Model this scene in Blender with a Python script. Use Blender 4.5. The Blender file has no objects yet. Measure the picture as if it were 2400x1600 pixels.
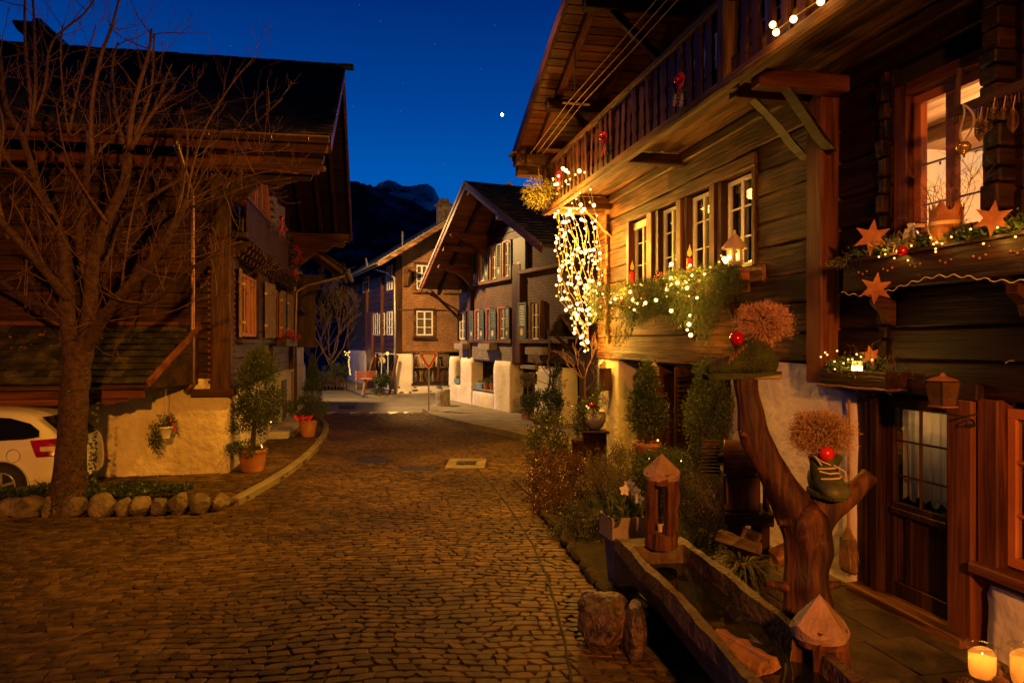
import bpy, bmesh, math, random
import numpy as np
from mathutils import Vector, Matrix, noise

SC = bpy.context.scene
R = random.Random(7)
PI = math.pi

# ---------------------------------------------------------------- camera
F_PX, HY, CX, HC = 1700.0, 800.0, 1200.0, 2.45      # focal length and horizon of a 2400x1600 frame, lens height
cam = bpy.data.cameras.new('camera')
cam.sensor_width = 36.0
cam.lens = F_PX / 2400.0 * 36.0
cam.clip_end = 30000
cam_o = bpy.data.objects.new('camera', cam)
SC.collection.objects.link(cam_o)
cam_o.location = (0, 0, HC)
cam_o.rotation_euler = (PI / 2, 0, 0)
SC.camera = cam_o

# ---------------------------------------------------------------- dusk sky
world = bpy.data.worlds.new('World')
SC.world = world
world.use_nodes = True
wn = world.node_tree.nodes
wl = world.node_tree.links
wn.clear()
w_out = wn.new('ShaderNodeOutputWorld')
w_bg = wn.new('ShaderNodeBackground')
w_tc = wn.new('ShaderNodeTexCoord')
w_sep = wn.new('ShaderNodeSeparateXYZ')
w_ramp = wn.new('ShaderNodeValToRGB')
wl.new(w_tc.outputs['Generated'], w_sep.inputs[0])
wl.new(w_sep.outputs['Z'], w_ramp.inputs[0])
# dusk: the sky over the lake still glows, the sky behind the viewer is already darker
w_az = wn.new('ShaderNodeMapRange')
w_az.inputs['From Min'].default_value = -1.0
w_az.inputs['From Max'].default_value = 0.75
w_az.inputs['To Min'].default_value = 0.05
w_az.inputs['To Max'].default_value = 1.0
wl.new(w_sep.outputs['Y'], w_az.inputs[0])
w_mul = wn.new('ShaderNodeVectorMath')
w_mul.operation = 'SCALE'
wl.new(w_ramp.outputs[0], w_mul.inputs[0])
wl.new(w_az.outputs[0], w_mul.inputs['Scale'])
wl.new(w_mul.outputs[0], w_bg.inputs[0])
wl.new(w_bg.outputs[0], w_out.inputs[0])
cr = w_ramp.color_ramp
cr.elements[0].position = 0.0
cr.elements[0].color = (0.0, 0.115, 0.48, 1)
cr.elements[1].position = 1.0
cr.elements[1].color = (0.0, 0.003, 0.028, 1)
for p_, c_ in ((0.12, (0.0, 0.105, 0.47, 1)), (0.22, (0.0, 0.088, 0.42, 1)), (0.31, (0.0, 0.050, 0.29, 1)), (0.42, (0.0, 0.025, 0.185, 1)), (0.62, (0.0, 0.006, 0.045, 1))):
 e_ = cr.elements.new(p_)
 e_.color = c_
w_bg.inputs[1].default_value = 1.0

# ---------------------------------------------------------------- view
SC.view_settings.view_transform = 'Standard'
SC.view_settings.look = 'None'
SC.view_settings.exposure = 0.0
SC.view_settings.gamma = 1.0
SC.view_settings.use_curve_mapping = False
SC.cycles.use_denoising = True
SC.cycles.sample_clamp_indirect = 3.0
SC.cycles.max_bounces = 7
SC.cycles.diffuse_bounces = 3
SC.cycles.glossy_bounces = 3
SC.cycles.transparent_max_bounces = 12
SC.cycles.caustics_reflective = False
SC.cycles.caustics_refractive = False

def lamp(name, kind, loc, power, col, size=0.1, target=None, spot=None, blend=0.5):
 l = bpy.data.lights.new(name, kind)
 l.energy = power
 l.color = col
 if kind in ('POINT', 'SPOT'):
  l.shadow_soft_size = size
 if kind == 'SUN':
  l.angle = size
 if spot:
  l.spot_size = math.radians(spot)
  l.spot_blend = blend
 o = bpy.data.objects.new(name, l)
 SC.collection.objects.link(o)
 o.location = loc
 if target is not None:
  o.rotation_euler = (Vector(target) - Vector(loc)).to_track_quat('-Z', 'Y').to_euler()
 return o

# street lamps outside the frame: one behind the photographer, one over the crossing behind the left house; sign spot and snow fill are added
ORANGE = (1.0, 0.32, 0.02)
WARM = (1.0, 0.54, 0.17)
YEL = (1.0, 0.43, 0.045)
lamp('street_or_fill_light', 'SPOT', (1.0, -6.0, 6.2), 10500, ORANGE, 0.2, (-7.2, 13.3, 1.5), 36, 1.0)
lamp('street_or_fill_light', 'SPOT', (-0.7, 11.0, 9.2), 4300, (1.0, 0.39, 0.015), 0.2, (-0.9, 11.8, 0), 98, 1.0)
lamp('square_lamp_light', 'SPOT', (1.9, -3.4, 4.1), 4300, (1.0, 0.29, 0.04), 0.2, (3.0, 6.0, 1.3), 58, 0.9)
lamp('street_or_fill_light', 'SPOT', (-1.6, -4.0, 6.0), 9000, (1.0, 0.42, 0.08), 0.15, (-2.9, 24.2, 1.7), 11, 1.0)  # narrow spot added to brighten the give-way sign, not a street lamp
lamp('crossing_lamp_light', 'SPOT', (-6.3, 26.4, 7.0), 5600, WARM, 0.2, (-0.3, 31.0, 3.0), 158, 0.5)
lamp('crossing_lamp_light', 'SPOT', (4.0, 29.5, 6.0), 900, (1.0, 0.72, 0.38), 0.2, (-6, 29, 0.0), 110, 0.8)
lamp('snow_fill', 'SUN', (0, 0, 50), 0.42, (0.34, 0.40, 1.0), math.radians(8), (100, -33, 44.5))  # blue fill sun added to lift the snowy mountain

# ---------------------------------------------------------------- mapping helpers
U = Vector((-0.2018, 0.9794, 0))     # along the street (right house), away from the camera
N = Vector((0.9794, 0.2018, 0))      # towards the right house
VW = 4.79                            # distance of the right house wall from the camera line

def P(px, py, Y):
 return Vector(((px - CX) / F_PX * Y, Y, HC + (HY - py) / F_PX * Y))

def G(px, py, z=0.0):
 Y = F_PX * (HC - z) / (py - HY)
 return Vector(((px - CX) / F_PX * Y, Y, z))

def RS(px, py=800, out=0.0):
 """point of the right house's wall plane (moved out into the street by `out`) as (s, z)"""
 t = (px - CX) / F_PX
 Y = (VW - out) / (t * N.x + N.y)
 return (t * Y * U.x + Y * U.y, HC + (HY - py) / F_PX * Y)

# ---------------------------------------------------------------- mesh builder
MW = {}

class MB:
 def __init__(self, M=None):
  self.V = []
  self.F = []
  self.M = M

 def add(self, vs, fs):
  b = len(self.V)
  if self.M is not None:
   M = self.M
   self.V.extend([tuple(M @ Vector(v)) for v in vs])
  else:
   self.V.extend([tuple(v) for v in vs])
  self.F.extend([tuple(b + i for i in f) for f in fs])
  return self

 def box(self, x0, x1, y0, y1, z0, z1, c=0.0, rot=None, wob=0.0):
  lo = (min(x0, x1), min(y0, y1), min(z0, z1))
  hi = (max(x0, x1), max(y0, y1), max(z0, z1))
  c = min(c, 0.45 * min(hi[i] - lo[i] for i in range(3)))
  if c <= 0:
   vs = [(hi[0] if i & 1 else lo[0], hi[1] if i & 2 else lo[1], hi[2] if i & 4 else lo[2]) for i in range(8)]
   fs = [(0, 2, 3, 1), (4, 5, 7, 6), (0, 1, 5, 4), (2, 6, 7, 3), (0, 4, 6, 2), (1, 3, 7, 5)]
  else:
   vs = []
   for i in range(8):
    s = [1 if i & (1 << k) else 0 for k in range(3)]
    for k in range(3):
     vs.append(tuple((hi[m] - (0 if m == k else c)) if s[m] else (lo[m] + (0 if m == k else c)) for m in range(3)))
   fs = []
   for k in range(3):
    a, b = [m for m in range(3) if m != k]
    for s in (0, 1):
     q = [(s << k) | (p << a) | (r << b) for p, r in ((0, 0), (1, 0), (1, 1), (0, 1))]
     fs.append(tuple(3 * i + k for i in q))
   for m in range(3):
    a, b = [k for k in range(3) if k != m]
    for p in (0, 1):
     for r in (0, 1):
      i0 = (p << a) | (r << b)
      i1 = i0 | (1 << m)
      fs.append((3 * i0 + a, 3 * i1 + a, 3 * i1 + b, 3 * i0 + b))
   for i in range(8):
    fs.append((3 * i, 3 * i + 1, 3 * i + 2))
  if wob:
   vs = [tuple(v[k] + R.uniform(-wob, wob) for k in range(3)) for v in vs]
  if rot is not None:
   cc = Vector([(lo[i] + hi[i]) / 2 for i in range(3)])
   vs = [tuple(rot @ (Vector(v) - cc) + cc) for v in vs]
  return self.add(vs, fs)

 def beam(self, p0, p1, w, h, up=(0, 0, 1), c=0.006, seg=1, wob=0.0):
  """squared timber from p0 to p1, w across, h along `up`"""
  p0, p1 = Vector(p0), Vector(p1)
  d = (p1 - p0).normalized()
  up = Vector(up)
  x = d.cross(up)
  if x.length < 1e-4:
   x = d.cross(Vector((1, 0, 0)))
  x.normalize()
  y = x.cross(d)
  c = min(c, w * .4, h * .4)
  prof = [(-w/2+c, -h/2), (w/2-c, -h/2), (w/2, -h/2+c), (w/2, h/2-c), (w/2-c, h/2), (-w/2+c, h/2), (-w/2, h/2-c), (-w/2, -h/2+c)]
  vs, fs = [], []
  for i in range(seg + 1):
   q = p0 + (p1 - p0) * (i / seg)
   jx, jy = R.uniform(-wob, wob), R.uniform(-wob, wob)
   for a, b in prof:
    vs.append(q + x * (a + jx + R.uniform(-wob, wob) * .4) + y * (b + jy + R.uniform(-wob, wob) * .4))
  for i in range(seg):
   for k in range(8):
    a = i * 8 + k
    b = i * 8 + (k + 1) % 8
    fs.append((a, b, b + 8, a + 8))
  fs.append(tuple(range(7, -1, -1)))
  fs.append(tuple(seg * 8 + k for k in range(8)))
  return self.add(vs, fs)

 def prism(self, poly, o, ax, ay, th):
  """flat polygon in the plane o + a*ax + b*ay, given the thickness vector th"""
  o, ax, ay, th = Vector(o), Vector(ax), Vector(ay), Vector(th)
  n = len(poly)
  vs = [o + ax * a + ay * b for a, b in poly] + [o + ax * a + ay * b + th for a, b in poly]
  fs = [tuple(range(n - 1, -1, -1)), tuple(range(n, 2 * n))] + [(i, (i + 1) % n, n + (i + 1) % n, n + i) for i in range(n)]
  return self.add(vs, fs)

 def tube(self, path, r, n=6, cap=True):
  path = [Vector(p) for p in path]
  m = len(path)
  rs = r if isinstance(r, (list, tuple)) else [r] * m
  vs, fs = [], []
  prev = None
  for i in range(m):
   d = (path[min(i + 1, m - 1)] - path[max(i - 1, 0)])
   if d.length < 1e-9:
    d = Vector((0, 0, 1))
   d.normalize()
   if prev is None:
    a = Vector((1, 0, 0)) if abs(d.x) < 0.8 else Vector((0, 1, 0))
    x = (a - d * a.dot(d)).normalized()
   else:
    x = (prev - d * prev.dot(d))
    x = x.normalized() if x.length > 1e-6 else d.orthogonal().normalized()
   prev = x
   y = d.cross(x)
   for k in range(n):
    t = 2 * PI * k / n
    vs.append(path[i] + (x * math.cos(t) + y * math.sin(t)) * rs[i])
  for i in range(m - 1):
   for k in range(n):
    a = i * n + k
    b = i * n + (k + 1) % n
    fs.append((a, b, b + n, a + n))
  if cap and n > 2:
   fs.append(tuple(range(n - 1, -1, -1)))
   fs.append(tuple((m - 1) * n + k for k in range(n)))
  return self.add(vs, fs)

 def lathe(self, prof, c=(0, 0, 0), n=16, sx=1.0, sy=1.0, cap=True, sq=0.0):
  vs, fs = [], []
  for r, z in prof:
   for k in range(n):
    t = 2 * PI * k / n
    q = 1.0
    if sq:
     q = 1.0 / max(abs(math.cos(t)), abs(math.sin(t))) ** sq
    vs.append((c[0] + r * q * sx * math.cos(t), c[1] + r * q * sy * math.sin(t), c[2] + z))
  m = len(prof)
  for i in range(m - 1):
   for k in range(n):
    a = i * n + k
    b = i * n + (k + 1) % n
    fs.append((a, b, b + n, a + n))
  if cap:
   fs.append(tuple(range(n - 1, -1, -1)))
   fs.append(tuple((m - 1) * n + k for k in range(n)))
  return self.add(vs, fs)

 def ball(self, c, r, n=12, sz=1.0, jit=0.0):
  m = max(4, n // 2)
  vs, fs = [], []
  c = Vector(c)
  for i in range(1, m):
   p = PI * i / m
   for k in range(n):
    t = 2 * PI * k / n
    q = r * (1 + R.uniform(-jit, jit))
    vs.append(c + Vector((q * math.sin(p) * math.cos(t), q * math.sin(p) * math.sin(t), q * math.cos(p) * sz)))
  vs.append(c + Vector((0, 0, r * sz)))
  vs.append(c - Vector((0, 0, r * sz)))
  T, B = len(vs) - 2, len(vs) - 1
  for i in range(m - 2):
   for k in range(n):
    a = i * n + k
    b = i * n + (k + 1) % n
    fs.append((a, a + n, b + n, b))
  for k in range(n):
   fs.append((T, k, (k + 1) % n))
   fs.append((B, (m - 2) * n + (k + 1) % n, (m - 2) * n + k))
  return self.add(vs, fs)

 def quad(self, a, b, c, d):
  return self.add([a, b, c, d], [(0, 1, 2, 3)])

 def grid(self, fn, nu, nv, wrap=False):
  vs = [fn(i / nu, j / nv) for j in range(nv + 1) for i in range(nu + (0 if wrap else 1))]
  w = nu + (0 if wrap else 1)
  fs = []
  for j in range(nv):
   for i in range(nu):
    i2 = (i + 1) % w if wrap else i + 1
    fs.append((j * w + i, j * w + i2, (j + 1) * w + i2, (j + 1) * w + i))
  return self.add(vs, fs)

def setp(o, parent=None, label=None, cat=None, group=None, kind=None):
 if parent is not None:
  o.parent = parent
 if label:
  o['label'] = label
 if cat:
  o['category'] = cat
 if group:
  o['group'] = group
 if kind:
  o['kind'] = kind
 return o

def mk(name, mb, mat, parent=None, label=None, cat=None, group=None, kind=None, smooth=False, fix=True, loc=None):
 me = bpy.data.meshes.new(name)
 me.from_pydata(mb.V, [], mb.F)
 if fix and len(mb.F) < 60000:
  bm = bmesh.new()
  bm.from_mesh(me)
  bmesh.ops.recalc_face_normals(bm, faces=bm.faces)
  bm.to_mesh(me)
  bm.free()
 if smooth:
  me.polygons.foreach_set('use_smooth', [True] * len(me.polygons))
 mats = mat if isinstance(mat, (list, tuple)) else [mat]
 for m in mats:
  me.materials.append(m)
 o = bpy.data.objects.new(name, me)
 SC.collection.objects.link(o)
 if loc is not None:
  o.location = loc
 return setp(o, parent, label, cat, group, kind)

def npmk(name, V, F, mat, parent=None, **k):
 """fast mesh from numpy arrays: V (n,3), F (m,3|4)"""
 V = np.asarray(V, dtype=np.float32)
 F = np.asarray(F, dtype=np.int32)
 me = bpy.data.meshes.new(name)
 me.vertices.add(len(V))
 me.vertices.foreach_set('co', V.ravel())
 kf = F.shape[1]
 me.loops.add(F.size)
 me.loops.foreach_set('vertex_index', F.ravel())
 me.polygons.add(len(F))
 me.polygons.foreach_set('loop_start', np.arange(0, F.size, kf, dtype=np.int32))
 me.update(calc_edges=True)
 me.materials.append(mat)
 o = bpy.data.objects.new(name, me)
 SC.collection.objects.link(o)
 loc = k.pop('loc', None)
 if loc is not None:
  o.location = loc
 return setp(o, parent, **k)

def thing(name, loc=(0, 0, 0), rz=0.0, label=None, cat=None, group=None):
 o = bpy.data.objects.new(name, None)
 SC.collection.objects.link(o)
 o.location = loc
 o.rotation_euler = (0, 0, rz)
 o.empty_display_size = 0.2
 M = Matrix.Translation(Vector(loc)) @ Matrix.Rotation(rz, 4, 'Z')
 MW[o.name] = M
 return setp(o, None, label, cat, group)

def dup(root, loc, rz=None, label=None, group=None, scale=None):
 r = root.copy()
 SC.collection.objects.link(r)
 r.location = loc
 if rz is not None:
  r.rotation_euler = (0, 0, rz)
 if scale:
  r.scale = (scale,) * 3
 if label:
  r['label'] = label
 if group:
  r['group'] = group
 for ch in list(root.children):
  c = ch.copy()
  SC.collection.objects.link(c)
  c.parent = r
  for g in list(ch.children):
   d = g.copy()
   SC.collection.objects.link(d)
   d.parent = c
 return r

def ulist(lst):
 """join (V,F) piece tuples into one MB"""
 mb = MB()
 for V_, F_ in lst:
  mb.add(V_, F_)
 return mb

def pieces(name, lst, mat, parent, nmax=300, kindname=None, Mw=None, smooth=False):
 """the nmax pieces nearest the camera as objects, the rest joined as stuff"""
 Mw = Mw or Matrix.Identity(4)
 c0 = Vector((0, 0, HC))
 def dist(p):
  q = Mw @ Vector(p[0][0])
  return (q - c0).length
 lst = sorted(lst, key=dist)
 for V_, F_ in lst[:nmax]:
  mb = MB()
  mb.add(V_, F_)
  mk(name, mb, mat, parent, fix=False, smooth=smooth)
 rest = lst[nmax:]
 if rest:
  mk(kindname or name + '_field', ulist(rest), mat, parent, kind='stuff', fix=False)

# ---------------------------------------------------------------- materials
def new_mat(name):
 m = bpy.data.materials.new(name)
 m.use_nodes = True
 nt = m.node_tree
 nt.nodes.clear()
 o = nt.nodes.new('ShaderNodeOutputMaterial')
 b = nt.nodes.new('ShaderNodeBsdfPrincipled')
 nt.links.new(b.outputs[0], o.inputs[0])
 return m, nt, b, o

def ramp(nt, stops):
 r = nt.nodes.new('ShaderNodeValToRGB')
 el = r.color_ramp.elements
 el[0].position, el[0].color = stops[0][0], tuple(stops[0][1]) + (1,)
 el[1].position, el[1].color = stops[-1][0], tuple(stops[-1][1]) + (1,)
 for p_, c_ in stops[1:-1]:
  e = el.new(p_)
  e.color = tuple(c_) + (1,)
 return r

def coords(nt, scale=(1, 1, 1), rnd=True):
 tc = nt.nodes.new('ShaderNodeTexCoord')
 mp = nt.nodes.new('ShaderNodeMapping')
 mp.inputs['Scale'].default_value = scale
 if rnd:
  oi = nt.nodes.new('ShaderNodeObjectInfo')
  ml = nt.nodes.new('ShaderNodeVectorMath')
  ml.operation = 'MULTIPLY_ADD'
  cb = nt.nodes.new('ShaderNodeCombineXYZ')
  for i in range(3):
   nt.links.new(oi.outputs['Random'], cb.inputs[i])
  nt.links.new(cb.outputs[0], ml.inputs[0])
  ml.inputs[1].default_value = (17.0, 23.0, 31.0)
  nt.links.new(tc.outputs['Object'], ml.inputs[2])
  nt.links.new(ml.outputs[0], mp.inputs[0])
 else:
  nt.links.new(tc.outputs['Object'], mp.inputs[0])
 return mp

def bump_to(nt, b, h, strength, dist=0.01):
 bp = nt.nodes.new('ShaderNodeBump')
 bp.inputs['Strength'].default_value = strength
 bp.inputs['Distance'].default_value = dist
 nt.links.new(h, bp.inputs['Height'])
 nt.links.new(bp.outputs[0], b.inputs['Normal'])

def wood(name, dark, light, axis='x', rough=0.6, bump=0.6, fine=24.0, vary=0.45, spec=0.18):
 m, nt, b, o = new_mat(name)
 ai = 'xyz'.index(axis)
 sc = [fine, fine, fine]
 sc[ai] = 1.1
 mp = coords(nt, sc)
 n1 = nt.nodes.new('ShaderNodeTexNoise')
 n1.inputs['Scale'].default_value = 1.0
 n1.inputs['Detail'].default_value = 6
 n1.inputs['Roughness'].default_value = 0.65
 n1.inputs['Distortion'].default_value = 0.6
 nt.links.new(mp.outputs[0], n1.inputs[0])
 sc2 = [5.0, 5.0, 5.0]
 sc2[ai] = 0.8
 mp2 = coords(nt, sc2)
 n2 = nt.nodes.new('ShaderNodeTexNoise')
 n2.inputs['Scale'].default_value = 1.0
 n2.inputs['Detail'].default_value = 5
 nt.links.new(mp2.outputs[0], n2.inputs[0])
 mx = nt.nodes.new('ShaderNodeMath')
 mx.operation = 'ADD'
 nt.links.new(n1.outputs[0], mx.inputs[0])
 nt.links.new(n2.outputs[0], mx.inputs[1])
 r = ramp(nt, [(0.36, [c * .35 for c in dark]), (0.46, dark), (0.62, light)])
 hf = nt.nodes.new('ShaderNodeMath')
 hf.operation = 'MULTIPLY'
 hf.inputs[1].default_value = 0.5
 nt.links.new(mx.outputs[0], hf.inputs[0])
 nt.links.new(hf.outputs[0], r.inputs[0])
 oi = nt.nodes.new('ShaderNodeObjectInfo')
 mr = nt.nodes.new('ShaderNodeMapRange')
 mr.inputs['To Min'].default_value = 1 - vary
 mr.inputs['To Max'].default_value = 1 + vary
 nt.links.new(oi.outputs['Random'], mr.inputs[0])
 hs = nt.nodes.new('ShaderNodeHueSaturation')
 nt.links.new(mr.outputs[0], hs.inputs['Value'])
 nt.links.new(r.outputs[0], hs.inputs['Color'])
 nt.links.new(hs.outputs[0], b.inputs['Base Color'])
 b.inputs['Roughness'].default_value = rough
 b.inputs['Specular IOR Level'].default_value = spec
 bump_to(nt, b, mx.outputs[0], bump, 0.012)
 return m

def mottle(name, c1, c2, scale=4.0, rough=0.8, bump=0.3, bscale=40.0, bd=0.01, detail=6, spec=0.4, metal=0.0, lo=0.35, hi=0.65, rnd=True, vary=0.0, c3=None, patch=0.0):
 m, nt, b, o = new_mat(name)
 mp = coords(nt, (1, 1, 1), rnd)
 n1 = nt.nodes.new('ShaderNodeTexNoise')
 n1.inputs['Scale'].default_value = scale
 n1.inputs['Detail'].default_value = detail
 n1.inputs['Roughness'].default_value = 0.6
 nt.links.new(mp.outputs[0], n1.inputs[0])
 st = [(lo, c1), (hi, c2)] if c3 is None else [(lo, c1), ((lo + hi) / 2, c2), (hi, c3)]
 r = ramp(nt, st)
 nt.links.new(n1.outputs[0], r.inputs[0])
 colout = r.outputs[0]
 if vary:
  ge = nt.nodes.new('ShaderNodeNewGeometry')
  oi = nt.nodes.new('ShaderNodeObjectInfo')
  ad = nt.nodes.new('ShaderNodeMath')
  ad.operation = 'ADD'
  nt.links.new(ge.outputs['Random Per Island'], ad.inputs[0])
  nt.links.new(oi.outputs['Random'], ad.inputs[1])
  fr = nt.nodes.new('ShaderNodeMath')
  fr.operation = 'FRACT'
  nt.links.new(ad.outputs[0], fr.inputs[0])
  mr = nt.nodes.new('ShaderNodeMapRange')
  mr.inputs['To Min'].default_value = 1 - vary
  mr.inputs['To Max'].default_value = 1 + vary
  nt.links.new(fr.outputs[0], mr.inputs[0])
  hs = nt.nodes.new('ShaderNodeHueSaturation')
  nt.links.new(mr.outputs[0], hs.inputs['Value'])
  nt.links.new(colout, hs.inputs['Color'])
  colout = hs.outputs[0]
 if patch:
  n3 = nt.nodes.new('ShaderNodeTexNoise')
  n3.inputs['Scale'].default_value = patch
  n3.inputs['Detail'].default_value = 4
  nt.links.new(mp.outputs[0], n3.inputs[0])
  m3 = nt.nodes.new('ShaderNodeMapRange')
  for k_, v_ in (('From Min', .36), ('From Max', .62), ('To Min', .5), ('To Max', 1.15)):
   m3.inputs[k_].default_value = v_
  nt.links.new(n3.outputs[0], m3.inputs[0])
  h3 = nt.nodes.new('ShaderNodeHueSaturation')
  nt.links.new(m3.outputs[0], h3.inputs['Value'])
  nt.links.new(colout, h3.inputs['Color'])
  colout = h3.outputs[0]
 nt.links.new(colout, b.inputs['Base Color'])
 b.inputs['Roughness'].default_value = rough
 b.inputs['Specular IOR Level'].default_value = spec
 b.inputs['Metallic'].default_value = metal
 if bump:
  n2 = nt.nodes.new('ShaderNodeTexNoise')
  n2.inputs['Scale'].default_value = bscale
  n2.inputs['Detail'].default_value = 5
  nt.links.new(mp.outputs[0], n2.inputs[0])
  bump_to(nt, b, n2.outputs[0], bump, bd)
 return m

def leaf(name, c1, c2, rough=0.45, sat=0.35, spec=0.5, trans=0.25):
 m, nt, b, o = new_mat(name)
 ge = nt.nodes.new('ShaderNodeNewGeometry')
 r = ramp(nt, [(0.0, c1), (1.0, c2)])
 nt.links.new(ge.outputs['Random Per Island'], r.inputs[0])
 nt.links.new(r.outputs[0], b.inputs['Base Color'])
 b.inputs['Roughness'].default_value = rough
 b.inputs['Specular IOR Level'].default_value = spec
 if trans:
  t = nt.nodes.new('ShaderNodeBsdfTranslucent')
  nt.links.new(r.outputs[0], t.inputs[0])
  mx = nt.nodes.new('ShaderNodeMixShader')
  mx.inputs[0].default_value = trans
  nt.links.new(b.outputs[0], mx.inputs[1])
  nt.links.new(t.outputs[0], mx.inputs[2])
  nt.links.new(mx.outputs[0], o.inputs[0])
 return m

def glow(name, col, strength, sample=False):
 m, nt, b, o = new_mat(name)
 nt.nodes.remove(b)
 e = nt.nodes.new('ShaderNodeEmission')
 e.inputs[0].default_value = tuple(col) + (1,)
 e.inputs[1].default_value = strength
 nt.links.new(e.outputs[0], o.inputs[0])
 if not sample:
  m.cycles.emission_sampling = 'NONE'
 return m

def pane_mat(name, refl=0.12, tint=(0.9, 0.95, 0.95)):
 m, nt, b, o = new_mat(name)
 nt.nodes.remove(b)
 t = nt.nodes.new('ShaderNodeBsdfTransparent')
 t.inputs[0].default_value = tint + (1,)
 g = nt.nodes.new('ShaderNodeBsdfGlossy')
 g.inputs['Roughness'].default_value = 0.02
 fr = nt.nodes.new('ShaderNodeLayerWeight')
 fr.inputs[0].default_value = 0.5
 mr = nt.nodes.new('ShaderNodeMapRange')
 mr.inputs['To Min'].default_value = refl * .4
 mr.inputs['To Max'].default_value = min(1, refl * 4)
 nt.links.new(fr.outputs['Facing'], mr.inputs[0])
 mx = nt.nodes.new('ShaderNodeMixShader')
 nt.links.new(mr.outputs[0], mx.inputs[0])
 nt.links.new(t.outputs[0], mx.inputs[1])
 nt.links.new(g.outputs[0], mx.inputs[2])
 nt.links.new(mx.outputs[0], o.inputs[0])
 return m

def shingle_mat(name, c1, c2, sx=6.0, sz=9.0, rough=0.8, face='xz'):
 """small wooden shingles too far away to tell apart: offset rows with joints in relief"""
 m, nt, b, o = new_mat(name)
 tc = nt.nodes.new('ShaderNodeTexCoord')
 sp = nt.nodes.new('ShaderNodeSeparateXYZ')
 nt.links.new(tc.outputs['Object'], sp.inputs[0])
 cb = nt.nodes.new('ShaderNodeCombineXYZ')
 nt.links.new(sp.outputs['X' if face[0] == 'x' else 'Y'], cb.inputs[0])
 nt.links.new(sp.outputs['Z'], cb.inputs[1])
 br = nt.nodes.new('ShaderNodeTexBrick')
 br.inputs['Scale'].default_value = 1.0
 br.inputs['Brick Width'].default_value = 1.0 / sx
 br.inputs['Row Height'].default_value = 1.0 / sz
 br.inputs['Mortar Size'].default_value = 0.008
 br.inputs['Mortar Smooth'].default_value = 0.3
 br.inputs['Color1'].default_value = tuple(c1) + (1,)
 br.inputs['Color2'].default_value = tuple(c2) + (1,)
 br.inputs['Mortar'].default_value = tuple(c * .3 for c in c1) + (1,)
 nt.links.new(cb.outputs[0], br.inputs[0])
 n1 = nt.nodes.new('ShaderNodeTexNoise')
 n1.inputs['Scale'].default_value = 1.3
 n1.inputs['Detail'].default_value = 5
 nt.links.new(tc.outputs['Object'], n1.inputs[0])
 mr = nt.nodes.new('ShaderNodeMapRange')
 mr.inputs['From Min'].default_value = 0.3
 mr.inputs['From Max'].default_value = 0.7
 mr.inputs['To Min'].default_value = 0.6
 mr.inputs['To Max'].default_value = 1.25
 nt.links.new(n1.outputs[0], mr.inputs[0])
 hs = nt.nodes.new('ShaderNodeHueSaturation')
 nt.links.new(mr.outputs[0], hs.inputs['Value'])
 nt.links.new(br.outputs[0], hs.inputs['Color'])
 nt.links.new(hs.outputs[0], b.inputs['Base Color'])
 b.inputs['Roughness'].default_value = rough
 inv = nt.nodes.new('ShaderNodeMath')
 inv.operation = 'SUBTRACT'
 inv.inputs[0].default_value = 1.0
 nt.links.new(br.outputs['Fac'], inv.inputs[1])
 bump_to(nt, b, inv.outputs[0], 0.8, 0.02)
 return m

M_ = {}
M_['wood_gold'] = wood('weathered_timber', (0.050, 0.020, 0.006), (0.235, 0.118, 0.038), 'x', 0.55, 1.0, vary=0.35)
M_['wood_gold_z'] = wood('weathered_timber_upright', (0.085, 0.038, 0.012), (0.24, 0.12, 0.042), 'z', 0.5, 0.7, vary=0.25)
M_['wood_gold_y'] = wood('weathered_timber_across', (0.085, 0.038, 0.012), (0.24, 0.12, 0.042), 'y', 0.5, 0.7, vary=0.25)
M_['wood_dark'] = wood('dark_timber', (0.022, 0.008, 0.003), (0.060, 0.023, 0.008), 'x', 0.45, 0.6, vary=0.35)
M_['wood_dark_z'] = wood('dark_timber_upright', (0.028, 0.011, 0.005), (0.072, 0.031, 0.013), 'z', 0.42, 0.5, vary=0.3)
M_['wood_dark_y'] = wood('dark_timber_across', (0.028, 0.011, 0.005), (0.072, 0.031, 0.013), 'y', 0.45, 0.5, vary=0.3)
M_['wood_red_x'] = wood('reddish_timber', (0.08, 0.026, 0.012), (0.17, 0.06, 0.026), 'x', 0.38, 0.35, vary=0.15)
M_['wood_red_y'] = wood('reddish_timber_across', (0.08, 0.026, 0.012), (0.17, 0.06, 0.026), 'y', 0.38, 0.4, vary=0.15)
M_['wood_red_z'] = wood('reddish_timber_upright', (0.08, 0.026, 0.012), (0.17, 0.06, 0.026), 'z', 0.38, 0.4, vary=0.15)
M_['wood_black_y'] = wood('near_black_timber_across', (0.006, 0.0025, 0.001), (0.028, 0.011, 0.005), 'y', 0.45, 0.8, vary=0.35)
M_['wood_black'] = wood('near_black_timber', (0.006, 0.0025, 0.001), (0.024, 0.0095, 0.004), 'x', 0.45, 0.8, vary=0.35)  # darkest timber tone, a near-black brown
M_['baluster'] = wood('baluster_timber', (0.04, 0.014, 0.005), (0.115, 0.045, 0.016), 'z', 0.45, 0.8, vary=0.3)
M_['wood_log'] = wood('carved_log', (0.07, 0.026, 0.010), (0.20, 0.085, 0.032), 'z', 0.45, 0.9, fine=18, vary=0.15)
M_['wood_fresh'] = wood('sawn_wood', (0.20, 0.10, 0.04), (0.36, 0.20, 0.09), 'x', 0.6, 0.5, vary=0.15)
M_['wood_pale'] = wood('pale_boards', (0.26, 0.15, 0.07), (0.45, 0.29, 0.15), 'x', 0.55, 0.3, vary=0.2)
M_['plaster'] = mottle('cream_plaster', (0.54, 0.49, 0.40), (0.72, 0.68, 0.60), 1.3, 0.9, 0.9, 7.0, 0.03, vary=0)
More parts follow.
